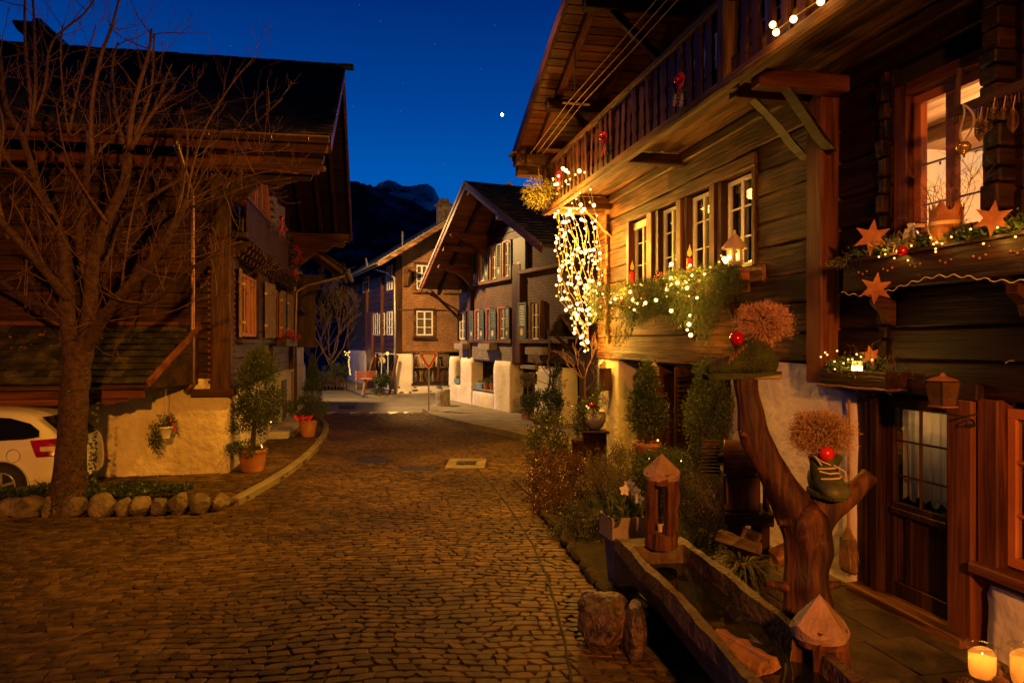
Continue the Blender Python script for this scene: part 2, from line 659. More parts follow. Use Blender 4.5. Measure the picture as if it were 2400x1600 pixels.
M_['plaster_rough'] = mottle('combed_plaster', (0.46, 0.40, 0.30), (0.66, 0.60, 0.48), 1.1, 0.92, 1.0, 5.0, 0.06)
M_['white_paint'] = mottle('white_paint', (0.62, 0.60, 0.54), (0.78, 0.76, 0.70), 3.0, 0.45, 0.08)
M_['red_paint'] = mottle('red_window_paint', (0.24, 0.07, 0.028), (0.34, 0.10, 0.04), 2.0, 0.5, 0.1)
M_['orange_frame'] = mottle('varnished_frame', (0.34, 0.10, 0.028), (0.46, 0.15, 0.04), 2.0, 0.32, 0.1)
M_['green_shutter'] = mottle('green_shutter_paint', (0.035, 0.065, 0.05), (0.06, 0.10, 0.075), 3.0, 0.5, 0.1)
M_['dark_green'] = mottle('dark_green_paint', (0.012, 0.03, 0.016), (0.02, 0.05, 0.026), 3.0, 0.5, 0.1)
M_['blue_paint'] = mottle('grey_blue_paint', (0.10, 0.19, 0.22), (0.14, 0.25, 0.29), 3.0, 0.5, 0.1)
M_['black'] = mottle('black_iron', (0.01, 0.009, 0.008), (0.03, 0.025, 0.02), 6.0, 0.45, 0.2, spec=0.5)
M_['rust'] = mottle('rusty_sheet', (0.20, 0.065, 0.022), (0.36, 0.14, 0.05), 9.0, 0.7, 0.3, 60, 0.004)
M_['copper'] = mottle('brown_sheet_metal', (0.12, 0.07, 0.04), (0.22, 0.13, 0.07), 2.0, 0.35, 0.05, metal=0.7)
M_['steel'] = mottle('galvanised_steel', (0.30, 0.30, 0.32), (0.45, 0.45, 0.47), 5.0, 0.4, 0.05, metal=0.6)
M_['void'] = mottle('dark_room', (0.012, 0.010, 0.008), (0.022, 0.018, 0.014), 2.0, 0.9, 0)
M_['curtain'] = leaf('curtain_cloth', (0.46, 0.40, 0.30), (0.55, 0.48, 0.38), 0.9, trans=0.55)
M_['pane'] = pane_mat('window_glass', 0.07)
M_['pane_clear'] = pane_mat('clear_glass', 0.06, (0.97, 0.97, 0.96))
M_['terracotta'] = mottle('terracotta', (0.30, 0.12, 0.05), (0.42, 0.18, 0.08), 4.0, 0.75, 0.2)
M_['stone'] = mottle('rough_stone', (0.045, 0.034, 0.024), (0.17, 0.13, 0.09), 5.0, 0.8, 1.0, 14, 0.04, vary=0.35)
M_['cobble'] = mottle('cobble_stone', (0.046, 0.028, 0.009), (0.118, 0.074, 0.023), 7.0, 0.62, 0.8, 60, 0.006, vary=0.42, spec=0.22, rnd=False, patch=0.45)
M_['joint'] = mottle('joint_dirt', (0.012, 0.009, 0.005), (0.036, 0.026, 0.014), 9.0, 0.95, 0.6, 60, 0.01, rnd=False)
M_['concrete'] = mottle('concrete', (0.13, 0.115, 0.09), (0.24, 0.21, 0.17), 2.2, 0.85, 0.5, 30, 0.008)
M_['asphalt'] = mottle('asphalt', (0.11, 0.10, 0.08), (0.19, 0.17, 0.14), 0.9, 0.75, 0.6, 90, 0.005)
M_['marking'] = mottle('road_paint', (0.55, 0.52, 0.46), (0.78, 0.75, 0.68), 3.0, 0.7, 0.3)
M_['soil'] = mottle('soil', (0.012, 0.009, 0.005), (0.035, 0.024, 0.014), 8.0, 0.95, 1.0, 30, 0.03)
M_['grass'] = mottle('short_grass', (0.02, 0.05, 0.008), (0.05, 0.10, 0.02), 8.0, 0.9, 1.0, 60, 0.03)
M_['tile'] = mottle('mossy_roof_tile', (0.010, 0.008, 0.006), (0.034, 0.028, 0.014), 3.0, 0.85, 0.8, 30, 0.01, vary=0.6, lo=0.4, hi=0.7, c3=(0.085, 0.078, 0.02), rnd=False)
M_['bark'] = mottle('bark', (0.026, 0.013, 0.006), (0.085, 0.042, 0.018), 14.0, 0.85, 1.0, 30, 0.02)
M_['bark_thin'] = mottle('young_bark', (0.055, 0.024, 0.009), (0.125, 0.058, 0.022), 14.0, 0.6, 0.4, 30, 0.01)
M_['vine'] = mottle('vine_stem', (0.10, 0.06, 0.035), (0.20, 0.12, 0.07), 14.0, 0.8, 0.5, 30, 0.01)
M_['ivy'] = leaf('ivy_leaf', (0.018, 0.035, 0.010), (0.06, 0.095, 0.025))
M_['thuja'] = leaf('conifer_spray', (0.028, 0.045, 0.010), (0.085, 0.12, 0.03), 0.6)
M_['spruce'] = leaf('spruce_needle', (0.035, 0.06, 0.012), (0.10, 0.15, 0.035), 0.5)
M_['box_leaf'] = leaf('box_leaf', (0.03, 0.04, 0.012), (0.10, 0.11, 0.035), 0.35, spec=0.7)
M_['red_leaf'] = leaf('bronze_leaf', (0.06, 0.022, 0.010), (0.16, 0.085, 0.03), 0.3, spec=0.8)
M_['heather'] = leaf('grey_green_sprig', (0.07, 0.065, 0.03), (0.17, 0.15, 0.075), 0.6)
M_['mistle'] = leaf('mistletoe_leaf', (0.10, 0.095, 0.02), (0.24, 0.21, 0.05), 0.5)
M_['dry'] = leaf('dried_twigs', (0.30, 0.15, 0.085), (0.52, 0.30, 0.18), 0.8, trans=0.0)
M_['dry_brown'] = leaf('dried_moss', (0.24, 0.14, 0.06), (0.46, 0.29, 0.13), 0.8, trans=0.0)
M_['blade'] = leaf('grass_blade', (0.10, 0.11, 0.035), (0.26, 0.22, 0.10), 0.5)
M_['dead_leaf'] = leaf('fallen_leaf', (0.10, 0.03, 0.012), (0.25, 0.09, 0.03), 0.7)
M_['petal'] = leaf('geranium_petal', (0.55, 0.01, 0.01), (0.75, 0.03, 0.02), 0.5)
M_['petal_white'] = leaf('white_petal', (0.62, 0.56, 0.46), (0.75, 0.70, 0.60), 0.5)
M_['moss'] = mottle('green_moss', (0.014, 0.024, 0.005), (0.055, 0.075, 0.014), 9.0, 0.95, 1.0, 60, 0.03)
M_['wet_slab'] = mottle('damp_slab', (0.030, 0.022, 0.012), (0.10, 0.075, 0.045), 2.5, 0.5, 0.8, 20, 0.015, vary=0.3)
M_['leather'] = mottle('mossy_leather', (0.035, 0.045, 0.012), (0.09, 0.105, 0.03), 7.0, 0.55, 0.6, 50, 0.01)
M_['red_cloth'] = mottle('red_ribbon', (0.50, 0.012, 0.010), (0.62, 0.03, 0.02), 4.0, 0.5, 0.2)
M_['bauble'] = mottle('red_bauble', (0.42, 0.003, 0.004), (0.46, 0.005, 0.006), 2.0, 0.12, 0.0, spec=0.9, metal=0.35)
M_['gold'] = mottle('gold_glass', (0.55, 0.32, 0.08), (0.70, 0.45, 0.14), 9.0, 0.2, 0.5, 30, 0.01, metal=0.8)
M_['ribbon'] = mottle('gold_ribbon', (0.50, 0.36, 0.14), (0.62, 0.46, 0.20), 4.0, 0.5, 0.2)
M_['lace'] = leaf('white_lace', (0.45, 0.42, 0.36), (0.60, 0.57, 0.50), 0.9, trans=0.5)
M_['cone'] = mottle('pine_cone', (0.11, 0.055, 0.03), (0.24, 0.13, 0.07), 20.0, 0.7, 0.5)
M_['bulb'] = glow('string_bulb', (1.0, 0.64, 0.20), 5.5)
M_['bulb_gold'] = glow('golden_bulb', (1.0, 0.47, 0.07), 3.0)
M_['bulb_small'] = glow('tiny_bulb', (1.0, 0.58, 0.15), 3.0)
M_['bulb_far'] = glow('far_bulb', (1.0, 0.50, 0.08), 2.6)
M_['wire'] = mottle('gold_lit_wire', (0.24, 0.17, 0.07), (0.34, 0.24, 0.10), 4.0, 0.6, 0)  # golden light of the bulbs is put into the wire colour

for k_, d_ in (('wood_gold', .022), ('wood_gold_z', .02), ('wood_log', .03), ('wood_fresh', .02), ('wood_dark', .02)):
 for n_ in M_[k_].node_tree.nodes:
  if n_.type == 'BUMP':
   n_.inputs['Distance'].default_value = d_

def room_glow(name, col, s):
 return glow(name, col, s, sample=True)
# ================================================================ GROUND, WATER, MOUNTAINS
def in_poly(x, y, poly):
 ins = np.zeros(x.shape, bool)
 n = len(poly)
 for i in range(n):
  x0, y0 = poly[i]
  x1, y1 = poly[(i + 1) % n]
  c = ((y0 > y) != (y1 > y))
  with np.errstate(divide='ignore', invalid='ignore'):
   xi = (x1 - x0) * (y - y0) / (y1 - y0 + 1e-12) + x0
  ins ^= c & (x < xi)
 return ins

def sheet(name, poly, z, mat, thick=0.0, label=None, **k):
 mb = MB()
 if thick:
  mb.prism([(p[0], p[1]) for p in poly], (0, 0, z - thick), (1, 0, 0), (0, 1, 0), (0, 0, thick))
 else:
  mb.add([(p[0], p[1], z) for p in poly], [tuple(range(len(poly)))])
 return mk(name, mb, mat, label=label, **k)

# ground: flat village square that falls away to the lake behind the houses
def ground_fn(u, v):
 Y = -20 + 130 * v
 X = -70 + 140 * u
 z = -0.06
 if Y > 46:
  z -= min(1.0, (Y - 46) / 26.0) * 8.0
 return (X, Y, z)
mk('ground', MB().grid(ground_fn, 28, 52), M_['soil'], kind='structure')
water_m = mottle('lake_water', (0.004, 0.03, 0.10), (0.006, 0.04, 0.13), 0.01, 0.06, 0.15, 0.2, 0.05, spec=0.6)
mk('lake', MB().add([(-3000, 52, -6.5), (3000, 52, -6.5), (3000, 6000, -6.5), (-3000, 6000, -6.5)], [(0, 1, 2, 3)]), water_m, kind='structure')

def mountain(name, ridge, Y0, depth, mat, n=150, m=60, rough=0.06, seed=0, jag=0.01):
 """real slopes: the crest line follows `ridge` (x metres, z metres), falling both ways"""
 xs = [p[0] for p in ridge]
 zs = [p[1] for p in ridge]
 X = np.linspace(xs[0], xs[-1], n)
 Z = np.interp(X, xs, zs)
 Vv, Ff = [], []
 for j in range(m + 1):
  t = j / m
  for i in range(n):
   y = Y0 + depth * (t - 0.5)
   prof = 1 - abs(2 * t - 1) ** 1.15
   h = Z[i] * prof
   q = Vector((X[i] / depth * 7, t * 7 + seed, seed * 1.7))
   h += noise.fractal(q, 0.9, 2.1, 7) * rough * Z[i] * min(1, prof * 3) * (0.35 if abs(t - .5) < .03 else 1.0)
   h += R.uniform(-jag, jag) * Z[i]
   Vv.append((X[i], y, h - 8))
 for j in range(m):
  for i in range(n - 1):
   a = j * n + i
   Ff.append((a, a + 1, a + 1 + n, a + n))
 return npmk(name, Vv, Ff, mat, kind='structure')

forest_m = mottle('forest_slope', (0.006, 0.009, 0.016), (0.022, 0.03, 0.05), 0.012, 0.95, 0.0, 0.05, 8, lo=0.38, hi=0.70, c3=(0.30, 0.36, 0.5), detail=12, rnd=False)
snow_m, nt_, b_, o_ = new_mat('snowy_rock')
tc_ = nt_.nodes.new('ShaderNodeTexCoord')
nz_ = nt_.nodes.new('ShaderNodeTexNoise')
nz_.inputs['Scale'].default_value = 0.006
nz_.inputs['Detail'].default_value = 12
nz_.inputs['Roughness'].default_value = 0.7
mp_ = nt_.nodes.new('ShaderNodeMapping')
mp_.inputs['Rotation'].default_value = (0, 0.5, 0)
mp_.inputs['Scale'].default_value = (1, 0.35, 2.2)
nt_.links.new(tc_.outputs['Object'], mp_.inputs[0])
nt_.links.new(mp_.outputs[0], nz_.inputs[0])
rp_ = ramp(nt_, [(0.42, (0.85, 0.78, 0.80)), (0.53, (0.66, 0.62, 0.68)), (0.58, (0.03, 0.035, 0.06))])
nt_.links.new(nz_.outputs[0], rp_.inputs[0])
nt_.links.new(rp_.outputs[0], b_.inputs['Base Color'])
b_.inputs['Roughness'].default_value = 0.9

def mp(px, py, Y):
 p = P(px, py, Y)
 return (p.x, p.z + 8)
YS = 4200
mountain('snowy_mountain', [mp(*q, YS) for q in ((700, 640), (790, 560), (850, 470), (872, 446), (886, 430), (905, 424), (925, 426), (945, 436), (965, 434), (985, 431), (1000, 429), (1018, 440), (1030, 462), (1060, 486), (1120, 500), (1300, 560), (1700, 640))],
   YS, 2600, snow_m, 300, 110, 0.11, 3, 0.003)
YF = 1900
mountain('forested_mountain', [mp(*q, YF) for q in ((300, 300), (600, 380), (760, 424), (824, 430), (850, 434), (880, 439), (905, 452), (940, 466), (975, 476), (1000, 490), (1040, 494), (1100, 520), (1250, 600), (1500, 700))],
   YF, 1500, forest_m, 320, 60, 0.05, 8, 0.008)
mountain('far_shore', [mp(*q, 900) for q in ((-800, 560), (300, 640), (600, 700), (760, 742), (1100, 760), (1500, 775))], 900, 500, forest_m, 140, 30, 0.10, 5, 0.03)

# stars and the evening planet
star_m = glow('star_light', (0.25, 0.5, 1.0), 0.42)
planet_m = glow('planet_light', (0.85, 0.95, 1.0), 30.0)
star0 = None
for (sx_, sy_) in ((892, 50), (1019, 104), (945, 195), (1127, 162), (843, 12), (938, 262), (1042, 384), (540, 108), (433, 49), (601, 110), (827, 250), (1200, 420), (1160, 60)):
 p = P(sx_, sy_, 9000)
 if star0 is None:
  star0 = mk('star', MB().ball((0, 0, 0), 4.5, 6), star_m, loc=p)
  s_ = star0
 else:
  s_ = star0.copy()
  SC.collection.objects.link(s_)
  s_.location = p
 setp(s_, None, 'faint small star in the deep blue evening sky', 'star', 'faint stars in the sky')
mk('bright_planet', MB().ball((0, 0, 0), 18, 12), planet_m, loc=P(1177, 269, 9000), label='brightest white point in the sky left of the big roof', cat='planet')

# ---------------------------------------------------------------- street surface
def gp(px, py, z=0.0):
 g = G(px, py, z)
 return (g.x, g.y)

# kerb line on the left, from the rock bed round to the far corner of the left house
KERB = [gp(548, 1184), gp(600, 1158), gp(655, 1124), gp(705, 1088), gp(742, 1052), gp(764, 1018), gp(766, 1000), gp(752, 986), gp(735, 975)]
RIGHT_EDGE = [(3.3, 2.0), gp(1420, 1400), gp(1330, 1280), gp(1262, 1190), gp(1254, 1130), (2.2, 15.0), gp(1262, 1034), gp(1120, 992), gp(1040, 972), gp(1008, 962)]
street_poly = [(-11, 2.2), (-11, 9.9)] + [gp(100, 1222), gp(300, 1216), gp(470, 1206)] + KERB + [(-7.2, 24.3)] + [gp(990, 966)] + RIGHT_EDGE[::-1]

def cobbles(poly, size, z, seed, ext, ang=0.0, arc=0.12):
 rr = np.random.RandomState(seed)
 x0, x1, y0, y1 = ext
 out = []
 ca, sa = math.cos(ang), math.sin(ang)
 rows = int((y1 - y0) / (size * .84))
 for r in range(rows):
  yb = y0 + r * size * .84
  x = x0 + rr.uniform(-size, 0)
  while x < x1:
   w = size * rr.uniform(.72, 1.75)
   out.append((x, x + w, yb, yb + size * .84, r))
   x += w
 A = np.array(out)
 def warp(px, py, k):
  wx = px + 0.035 * np.sin(py * 5.1 + k) + 0.05 * np.sin(px * 1.3 + py * 2.7)
  wy = py + arc * np.sin(px * 0.9 + 0.3 * py) + 0.04 * np.sin(px * 3.7 + py * 1.9) + 0.05 * np.sin(px * .35) * np.sin(py * .7)
  return wx * ca - wy * sa, wx * sa + wy * ca
 res = []
 n = len(A)
 sk = rr.uniform(-.42, .42, n) * size
 sh = rr.uniform(-.2, .2, (n, 8)) * size
 g = 0.0055
 XL, XR, YB, YT = A[:, 0], A[:, 1], A[:, 2], A[:, 3]
 # six-sided outline: four corners plus a middle vertex on top and bottom
 cx_ = [XL + g + sh[:, 0] * .5 - sk * .5, (XL + XR) / 2 + sh[:, 1], XR - g + sh[:, 2] * .5 - sk * .5,
   XR - g + sh[:, 3] * .5 + sk * .5, (XL + XR) / 2 + sh[:, 4], XL + g + sh[:, 5] * .5 + sk * .5]
 cy_ = [YB + g + np.abs(sh[:, 6]) * .7, YB + g, YB + g + np.abs(sh[:, 7]) * .7, YT - g - np.abs(sh[:, 1]) * .7, YT - g, YT - g - np.abs(sh[:, 4]) * .7]
 PX, PY = [], []
 for a, b in zip(cx_, cy_):
  wx, wy = warp(a, b, 0)
  PX.append(wx)
  PY.append(wy)
 PX = np.array(PX).T
 PY = np.array(PY).T
 mx, my = PX.mean(1), PY.mean(1)
 keep = in_poly(mx, my, poly)
 # only what the camera can see, with a margin to either side
 keep &= (my > 2.4) & (np.abs(mx / np.maximum(my, .1)) < 1.0)
 hz = rr.uniform(-.0045, .0045, n)
 tx, ty = rr.uniform(-.03, .03, n), rr.uniform(-.03, .03, n)
 for i in np.nonzero(keep)[0]:
  vs = []
  for ring, (k, dz) in enumerate(((1.0, -.03), (1.0, -.006), (0.90, 0.0))):
   for j in range(6):
    x = mx[i] + (PX[i, j] - mx[i]) * k
    y = my[i] + (PY[i, j] - my[i]) * k
    vs.append((x, y, z + dz + hz[i] + (x - mx[i]) * tx[i] + (y - my[i]) * ty[i]))
  fs = [(12, 13, 14, 15, 16, 17)]
  for a in (0, 6):
   for j in range(6):
    fs.append((a + j, a + (j + 1) % 6, a + 6 + (j + 1) % 6, a + 6 + j))
  res.append((vs, fs, (mx[i], my[i])))
 return res

street = mk('cobbled_street', MB().add([(p[0], p[1], -0.018) for p in street_poly], [tuple(range(len(street_poly)))]), M_['joint'], kind='structure')
drain_holes = []
def hole_rect(px0, px1, py0, py1):
 a, b = G(px0, py1), G(px1, py0)
 return (min(a.x, b.x), max(a.x, b.x), a.y, b.y)
HOLES = [hole_rect(1042, 1140, 1075, 1097), hole_rect(832, 914, 1071, 1083), hole_rect(938, 1022, 1091, 1101)]
cob = [c for c in cobbles(street_poly, 0.125, 0.0, 11, (-14, 8, 1, 27), 0.06)
  if not any(h[0] - .03 < c[2][0] < h[1] + .03 and h[2] - .03 < c[2][1] < h[3] + .03 for h in HOLES)]
# the long gutter joint that runs down the right side of the street
GUT = [gp(1118, 1098), gp(1160, 1145), gp(1205, 1205), gp(1248, 1275), gp(1283, 1350), gp(1318, 1480), gp(1340, 1600)]
cob = [(v, f) for v, f, c in cob]
gj = MB()
for (a, b), (c_, d) in zip(GUT, GUT[1:]):
 gj.beam((a, b, -.012), (c_, d, -.012), .022, .04, c=0, seg=6, wob=.006)
mk('gutter_joint', gj, M_['void'], street, fix=False)
pieces('cobblestone', cob, M_['cobble'], street, 300, 'cobblestone_field')

# left pavement with a granite kerb
FACE_L0, FACE_L1 = Vector((-5.14, 13.14)), Vector((-7.6, 26.7))
pave_poly = [gp(500, 1190)] + KERB + [(-7.3, 26.5), (-8.4, 26.5), (-6.0, 13.3), (-8.6, 12.7), (-8.6, 11.3), gp(440, 1180)]
pav = sheet('left_pavement', pave_poly, 0.055, M_['joint'], 0.1, kind='structure')
pieces('paving_stone', [(v, f) for v, f, c in cobbles(pave_poly, 0.16, 0.075, 5, (-10, -3, 10, 27), -0.05, 0.03)], M_['cobble'], pav, 200, 'paving_stone_field')
kerb = thing('granite_kerb', (0, 0, 0), 0, 'pale granite kerb curving along the left pavement', 'kerb')
kp = [Vector((x, y, 0)) for x, y in KERB]
# resample the kerb into stones
pts = []
for a, b in zip(kp, kp[1:]):
 m = max(1, int((b - a).length / 0.45))
 for i in range(m):
  pts.append(a.lerp(b, i / m))
pts.append(kp[-1])
# smooth
for _ in range(4):
 pts = [pts[0]] + [(pts[i - 1] + pts[i] * 2 + pts[i + 1]) / 4 for i in range(1, len(pts) - 1)] + [pts[-1]]
for i, (a, b) in enumerate(zip(pts[::2], pts[2::2])):
 d = (b - a).normalized()
 mb = MB().beam(a + d * .004 + Vector((0, 0, 0.035)), b - d * .004 + Vector((0, 0, 0.035)), 0.15, 0.15, c=0.015, wob=0.002)
 mk('kerb_stone', mb, M_['concrete'], kerb)

# asphalt of the crossing with give-way triangles
asph = [(-40, 24.35), gp(985, 968), (-1.6, 25.2), (0.6, 31.5), (-5.0, 33.0), gp(862, 912), (-14, 34.5), (-40, 38)]
sheet('crossing_road', asph, -0.008, M_['asphalt'], kind='structure')
sheet('far_lane', [gp(790, 905), gp(862, 913), (-14, 44), (-22, 44), (-24, 34.6)], -0.002, M_['asphalt'], kind='structure')
tri0 = None
for i, (a, b, w) in enumerate(((815, 842, 0), (861, 886, 0), (905, 934, 0), (945, 957, 1), (760, 790, 0))):
 p0, p1 = G(a, 966), G(b, 966)
 hw = (p1.x - p0.x) / 2
 mb = MB().add([(-hw, .34, 0), (hw, .30, 0), (hw * .25, -.42, 0), (-hw * .02, -.40, 0)], [(0, 3, 2, 1)])
 mk('give_way_triangle', mb, M_['marking'], loc=((p0.x + p1.x) / 2, 25.0, -0.001),
  label=['first white give-way triangle from the left pavement side', 'second white give-way triangle painted on the asphalt', 'widest white give-way triangle painted on the asphalt', 'worn scrap of a give-way triangle nearest the traffic sign', 'white give-way triangle half hidden by the round shrub'][i],
  cat='road marking', group='give-way triangles across the crossing')
sheet('asphalt_patch', [gp(793, 949), gp(834, 949), gp(831, 958), gp(795, 958)], -0.003, M_['joint'], kind='structure')
lm = MB().beam((-10.5, 24.32, -0.004), (-4.4, 24.42, -0.004), 0.05, 0.006, c=0)
mk('pale_edge_line', lm, M_['marking'], kind='structure')

# kerb and pavement at the far house C
farp = [gp(850, 930), gp(862, 933), gp(1075, 925), (-2.6, 33.6), (-5.2, 32.9), (-10.5, 46), (-15, 46), gp(795, 906)]
sheet('far_pavement', farp, 0.10, M_['concrete'], 0.14, kind='structure')
sheet('lawn_strip', [gp(866, 920), gp(880, 928), gp(905, 926), gp(890, 914)], 0.108, M_['grass'], kind='structure')

# raised pavement in front of the middle house
SW = [gp(990, 963, .05), gp(1008, 974, .05), gp(1052, 987, .05), gp(1120, 1002, .05), gp(1180, 1014, .05), gp(1235, 1027, .05), gp(1300, 1040, .05), (2.35, 14.9), (3.0, 14.9), (4.0, 17), (1.8, 21), (-2.4, 29.2), (-2.75, 27.6)]
sw = sheet('right_pavement', SW, 0.15, M_['concrete'], 0.2, kind='structure')
for a, b in zip(SW[1:7], SW[2:8]):
 a, b = Vector((a[0], a[1], 0.07)), Vector((b[0], b[1], 0.07))
 n = max(1, int((b - a).length / 0.9))
 for i in range(n):
  p, q = a.lerp(b, i / n), a.lerp(b, (i + 1) / n)
  d = (q - p).normalized()
  mk('kerb_stone', MB().beam(p + d * .004, q - d * .004, 0.16, 0.18, c=0.012, wob=0.003), M_['concrete'], sw)

# terrace in front of the right house
TR = [(3.4, 1.5), gp(1425, 1400), gp(1262, 1195), gp(1254, 1130), (2.2, 14.9), tuple((U * 14.9 + N * 5.3).xy), tuple((U * -1 + N * 5.3).xy)]
sheet('terrace', TR, 0.0, M_['joint'], 0.05, kind='structure')
ter = bpy.data.objects['terrace']
slabs = []
rr_ = random.Random(4)
s_ = 1.5
while s_ < 15:
 v_ = 2.6
 w = rr_.uniform(.5, .8)
 while v_ < 5.2:
  l = rr_.uniform(.45, .95)
  c = [(s_ + .008, v_ + .008), (s_ + w - .008, v_ + .008), (s_ + w - .008, v_ + l - .008), (s_ + .008, v_ + l - .008)]
  q = [U * a + N * b for a, b in c]
  ctr = sum((p for p in q), Vector()) / 4
  if in_poly(np.array([ctr.x]), np.array([ctr.y]), TR)[0]:
   zz = 0.022 + rr_.uniform(-.004, .004)
   vs = [(p.x, p.y, -0.01) for p in q] + [(p.x, p.y, zz) for p in q]
   slabs.append((vs, [(4, 5, 6, 7), (0, 1, 5, 4), (1, 2, 6, 5), (2, 3, 7, 6), (3, 0, 4, 7)]))
  v_ += l
 s_ += w
pieces('stone_slab', slabs, M_['wet_slab'], ter, 300)

# drains
def drain(name, rect, label, curved=False, nb=8):
 x0, x1, y0, y1 = rect
 t = thing(name, ((x0 + x1) / 2, (y0 + y1) / 2, 0), 0, label, 'drain')
 w, d = (x1 - x0) / 2, (y1 - y0) / 2
 if curved:
  fr = MB()
  gx, gy = w * .52, d * .45
  for a, b, c_, e in ((-w, -gx, -d, d), (gx, w, -d, d), (-gx, gx, -d, -gy), (-gx, gx, gy, d)):
   fr.box(a, b, c_, e, -0.05, 0.012, 0.006)
  mk('surround', fr, M_['concrete'], t)
  mk('pit', MB().box(-gx, gx, -gy, gy, -0.2, -0.06), M_['void'], t)
  for k in range(nb):
   x = -gx + (k + .5) * 2 * gx / nb
   mk('bar', MB().box(x - gx / nb * .45, x + gx / nb * .45, -gy, gy, -0.03, 0.004, 0.004), M_['black'], t)
  mk('bar', MB().box(-gx, gx, -0.03, 0.03, -0.025, 0.008, 0.004), M_['black'], t)
 else:
  mk('frame', MB().box(-w, w, -d, d, -0.05, -0.004, 0.004), M_['black'], t)
  for k in range(nb):
   x = -w * .94 + (k + .5) * 1.88 * w / nb
   mk('bar', MB().box(x - w / nb * .6, x + w / nb * .6, -d * .85, d * .85, -0.01, 0.006, 0.003), M_['black'], t)
drain('drain_grate', HOLES[0], 'slotted grate in a dished concrete surround on the cobbled street', True)
drain('drain_cover', HOLES[1], 'dark ribbed drain cover nearest the left kerb', False, 10)
drain('drain_cover', HOLES[2], 'worn ribbed drain cover between the other two drains', False, 12)
# ================================================================ FOLIAGE TOOLS
def unit(a):
 return a / np.maximum(np.linalg.norm(a, axis=1, keepdims=True), 1e-9)

def rhombs(rs, C, D, L, W):
 """one small leaf (rhombus) per point: base C, direction D, length L, half width W"""
 n = len(C)
 D = unit(D)
 rnd = rs.normal(size=(n, 3))
 S = unit(np.cross(D, rnd))
 L = np.broadcast_to(np.asarray(L, float), (n,))[:, None]
 W = np.broadcast_to(np.asarray(W, float), (n,))[:, None]
 Nn = np.cross(D, S)
 V = np.stack([C, C + D * L * .45 + S * W + Nn * W * .25, C + D * L, C + D * L * .45 - S * W + Nn * W * .25], 1).reshape(-1, 3)
 F = np.arange(4 * n).reshape(n, 4)
 return V, F

def clumps(rs, c, rad, ncl, nleaf, spread, L, W, out=1.0, up=0.3, shell=0.5, flat_bottom=None, taper=0.0):
 """leaves gathered in clumps spread through an ellipsoid"""
 c = np.array(c, float)
 rad = np.array(rad, float)
 d = unit(rs.normal(size=(ncl, 3)))
 rr = (shell + (1 - shell) * rs.rand(ncl) ** .6)[:, None]
 K = d * rr * rad
 if taper:
  t = np.clip((K[:, 2] / rad[2] + 1) / 2, 0, 1)
  K[:, :2] *= (1 - taper * t)[:, None]
 idx = np.repeat(np.arange(ncl), nleaf)
 C = K[idx] + rs.normal(size=(len(idx), 3)) * np.array(spread)
 if flat_bottom is not None:
  C[:, 2] = np.maximum(C[:, 2], flat_bottom - c[2] + rs.rand(len(C)) * .03)
 D = unit(C / rad) * out + rs.normal(size=C.shape) * .7 + np.array([0, 0, up])
 return rhombs(rs, C + c, D, L * rs.uniform(.6, 1.3, len(C)), W * rs.uniform(.7, 1.2, len(C)))

def sprigs(rs, C, D, length, nn, nl, nw, droop=0.25, spreadang=0.9):
 """needle sprigs: stems from C along D drooping, each with nn needles"""
 C = np.asarray(C, float)
 D = unit(np.asarray(D, float))
 k = len(C)
 Ls = length * rs.uniform(.6, 1.25, k)
 t = np.linspace(0.05, 1, nn)
 base, dirs = [], []
 for j in range(nn):
  p = C + D * (Ls * t[j])[:, None]
  p[:, 2] -= droop * Ls * t[j] ** 2
  base.append(p)
  dd = D.copy()
  dd[:, 2] -= 2 * droop * t[j]
  q = unit(np.cross(dd, rs.normal(size=(k, 3))))
  dirs.append(unit(dd) * (0.75 if j < nn - 1 else 1.5) + q * spreadang)
 B = np.concatenate(base)
 Dd = np.concatenate(dirs)
 V, F = rhombs(rs, B, Dd, nl * rs.uniform(.7, 1.2, len(B)), nw)
 return V, F

def join(*vf):
 Vs, Fs, o = [], [], 0
 for V_, F_ in vf:
  Vs.append(V_)
  Fs.append(F_ + o)
  o += len(V_)
 return np.concatenate(Vs), np.concatenate(Fs)

def sticks(rs, c, rad, n, w, gen=2, lo=0.1, up=0.0, zsc=1.0, upper=False):
 """ball of fine dry growth: short crooked slivers, denser towards the rim, with stray tips"""
 c = np.array(c, float)
 sc = np.array([1, 1, zsc])
 d = unit(rs.normal(size=(n, 3)) + np.array([0, 0, up]))
 lump = 1 + .10 * np.sin(d[:, 0] * 7 + 1) * np.sin(d[:, 1] * 6 + 2) + .07 * np.sin(d[:, 2] * 11)
 V = [rhombs(rs, c + d * rad * .15 * sc, d * sc, rad * lump * .85, w)]
 m = n * (2 + gen)
 k = rs.randint(0, n, m)
 r = (rs.uniform(.35, 1.0, m) ** .6 * lump[k])[:, None]
 b = c + (d[k] + rs.normal(size=(m, 3)) * .10) * r * rad * sc
 V.append(rhombs(rs, b, d[k] * .7 + rs.normal(size=(m, 3)) * .9, rad * rs.uniform(.05, .17, m), w))
 return join(*V)

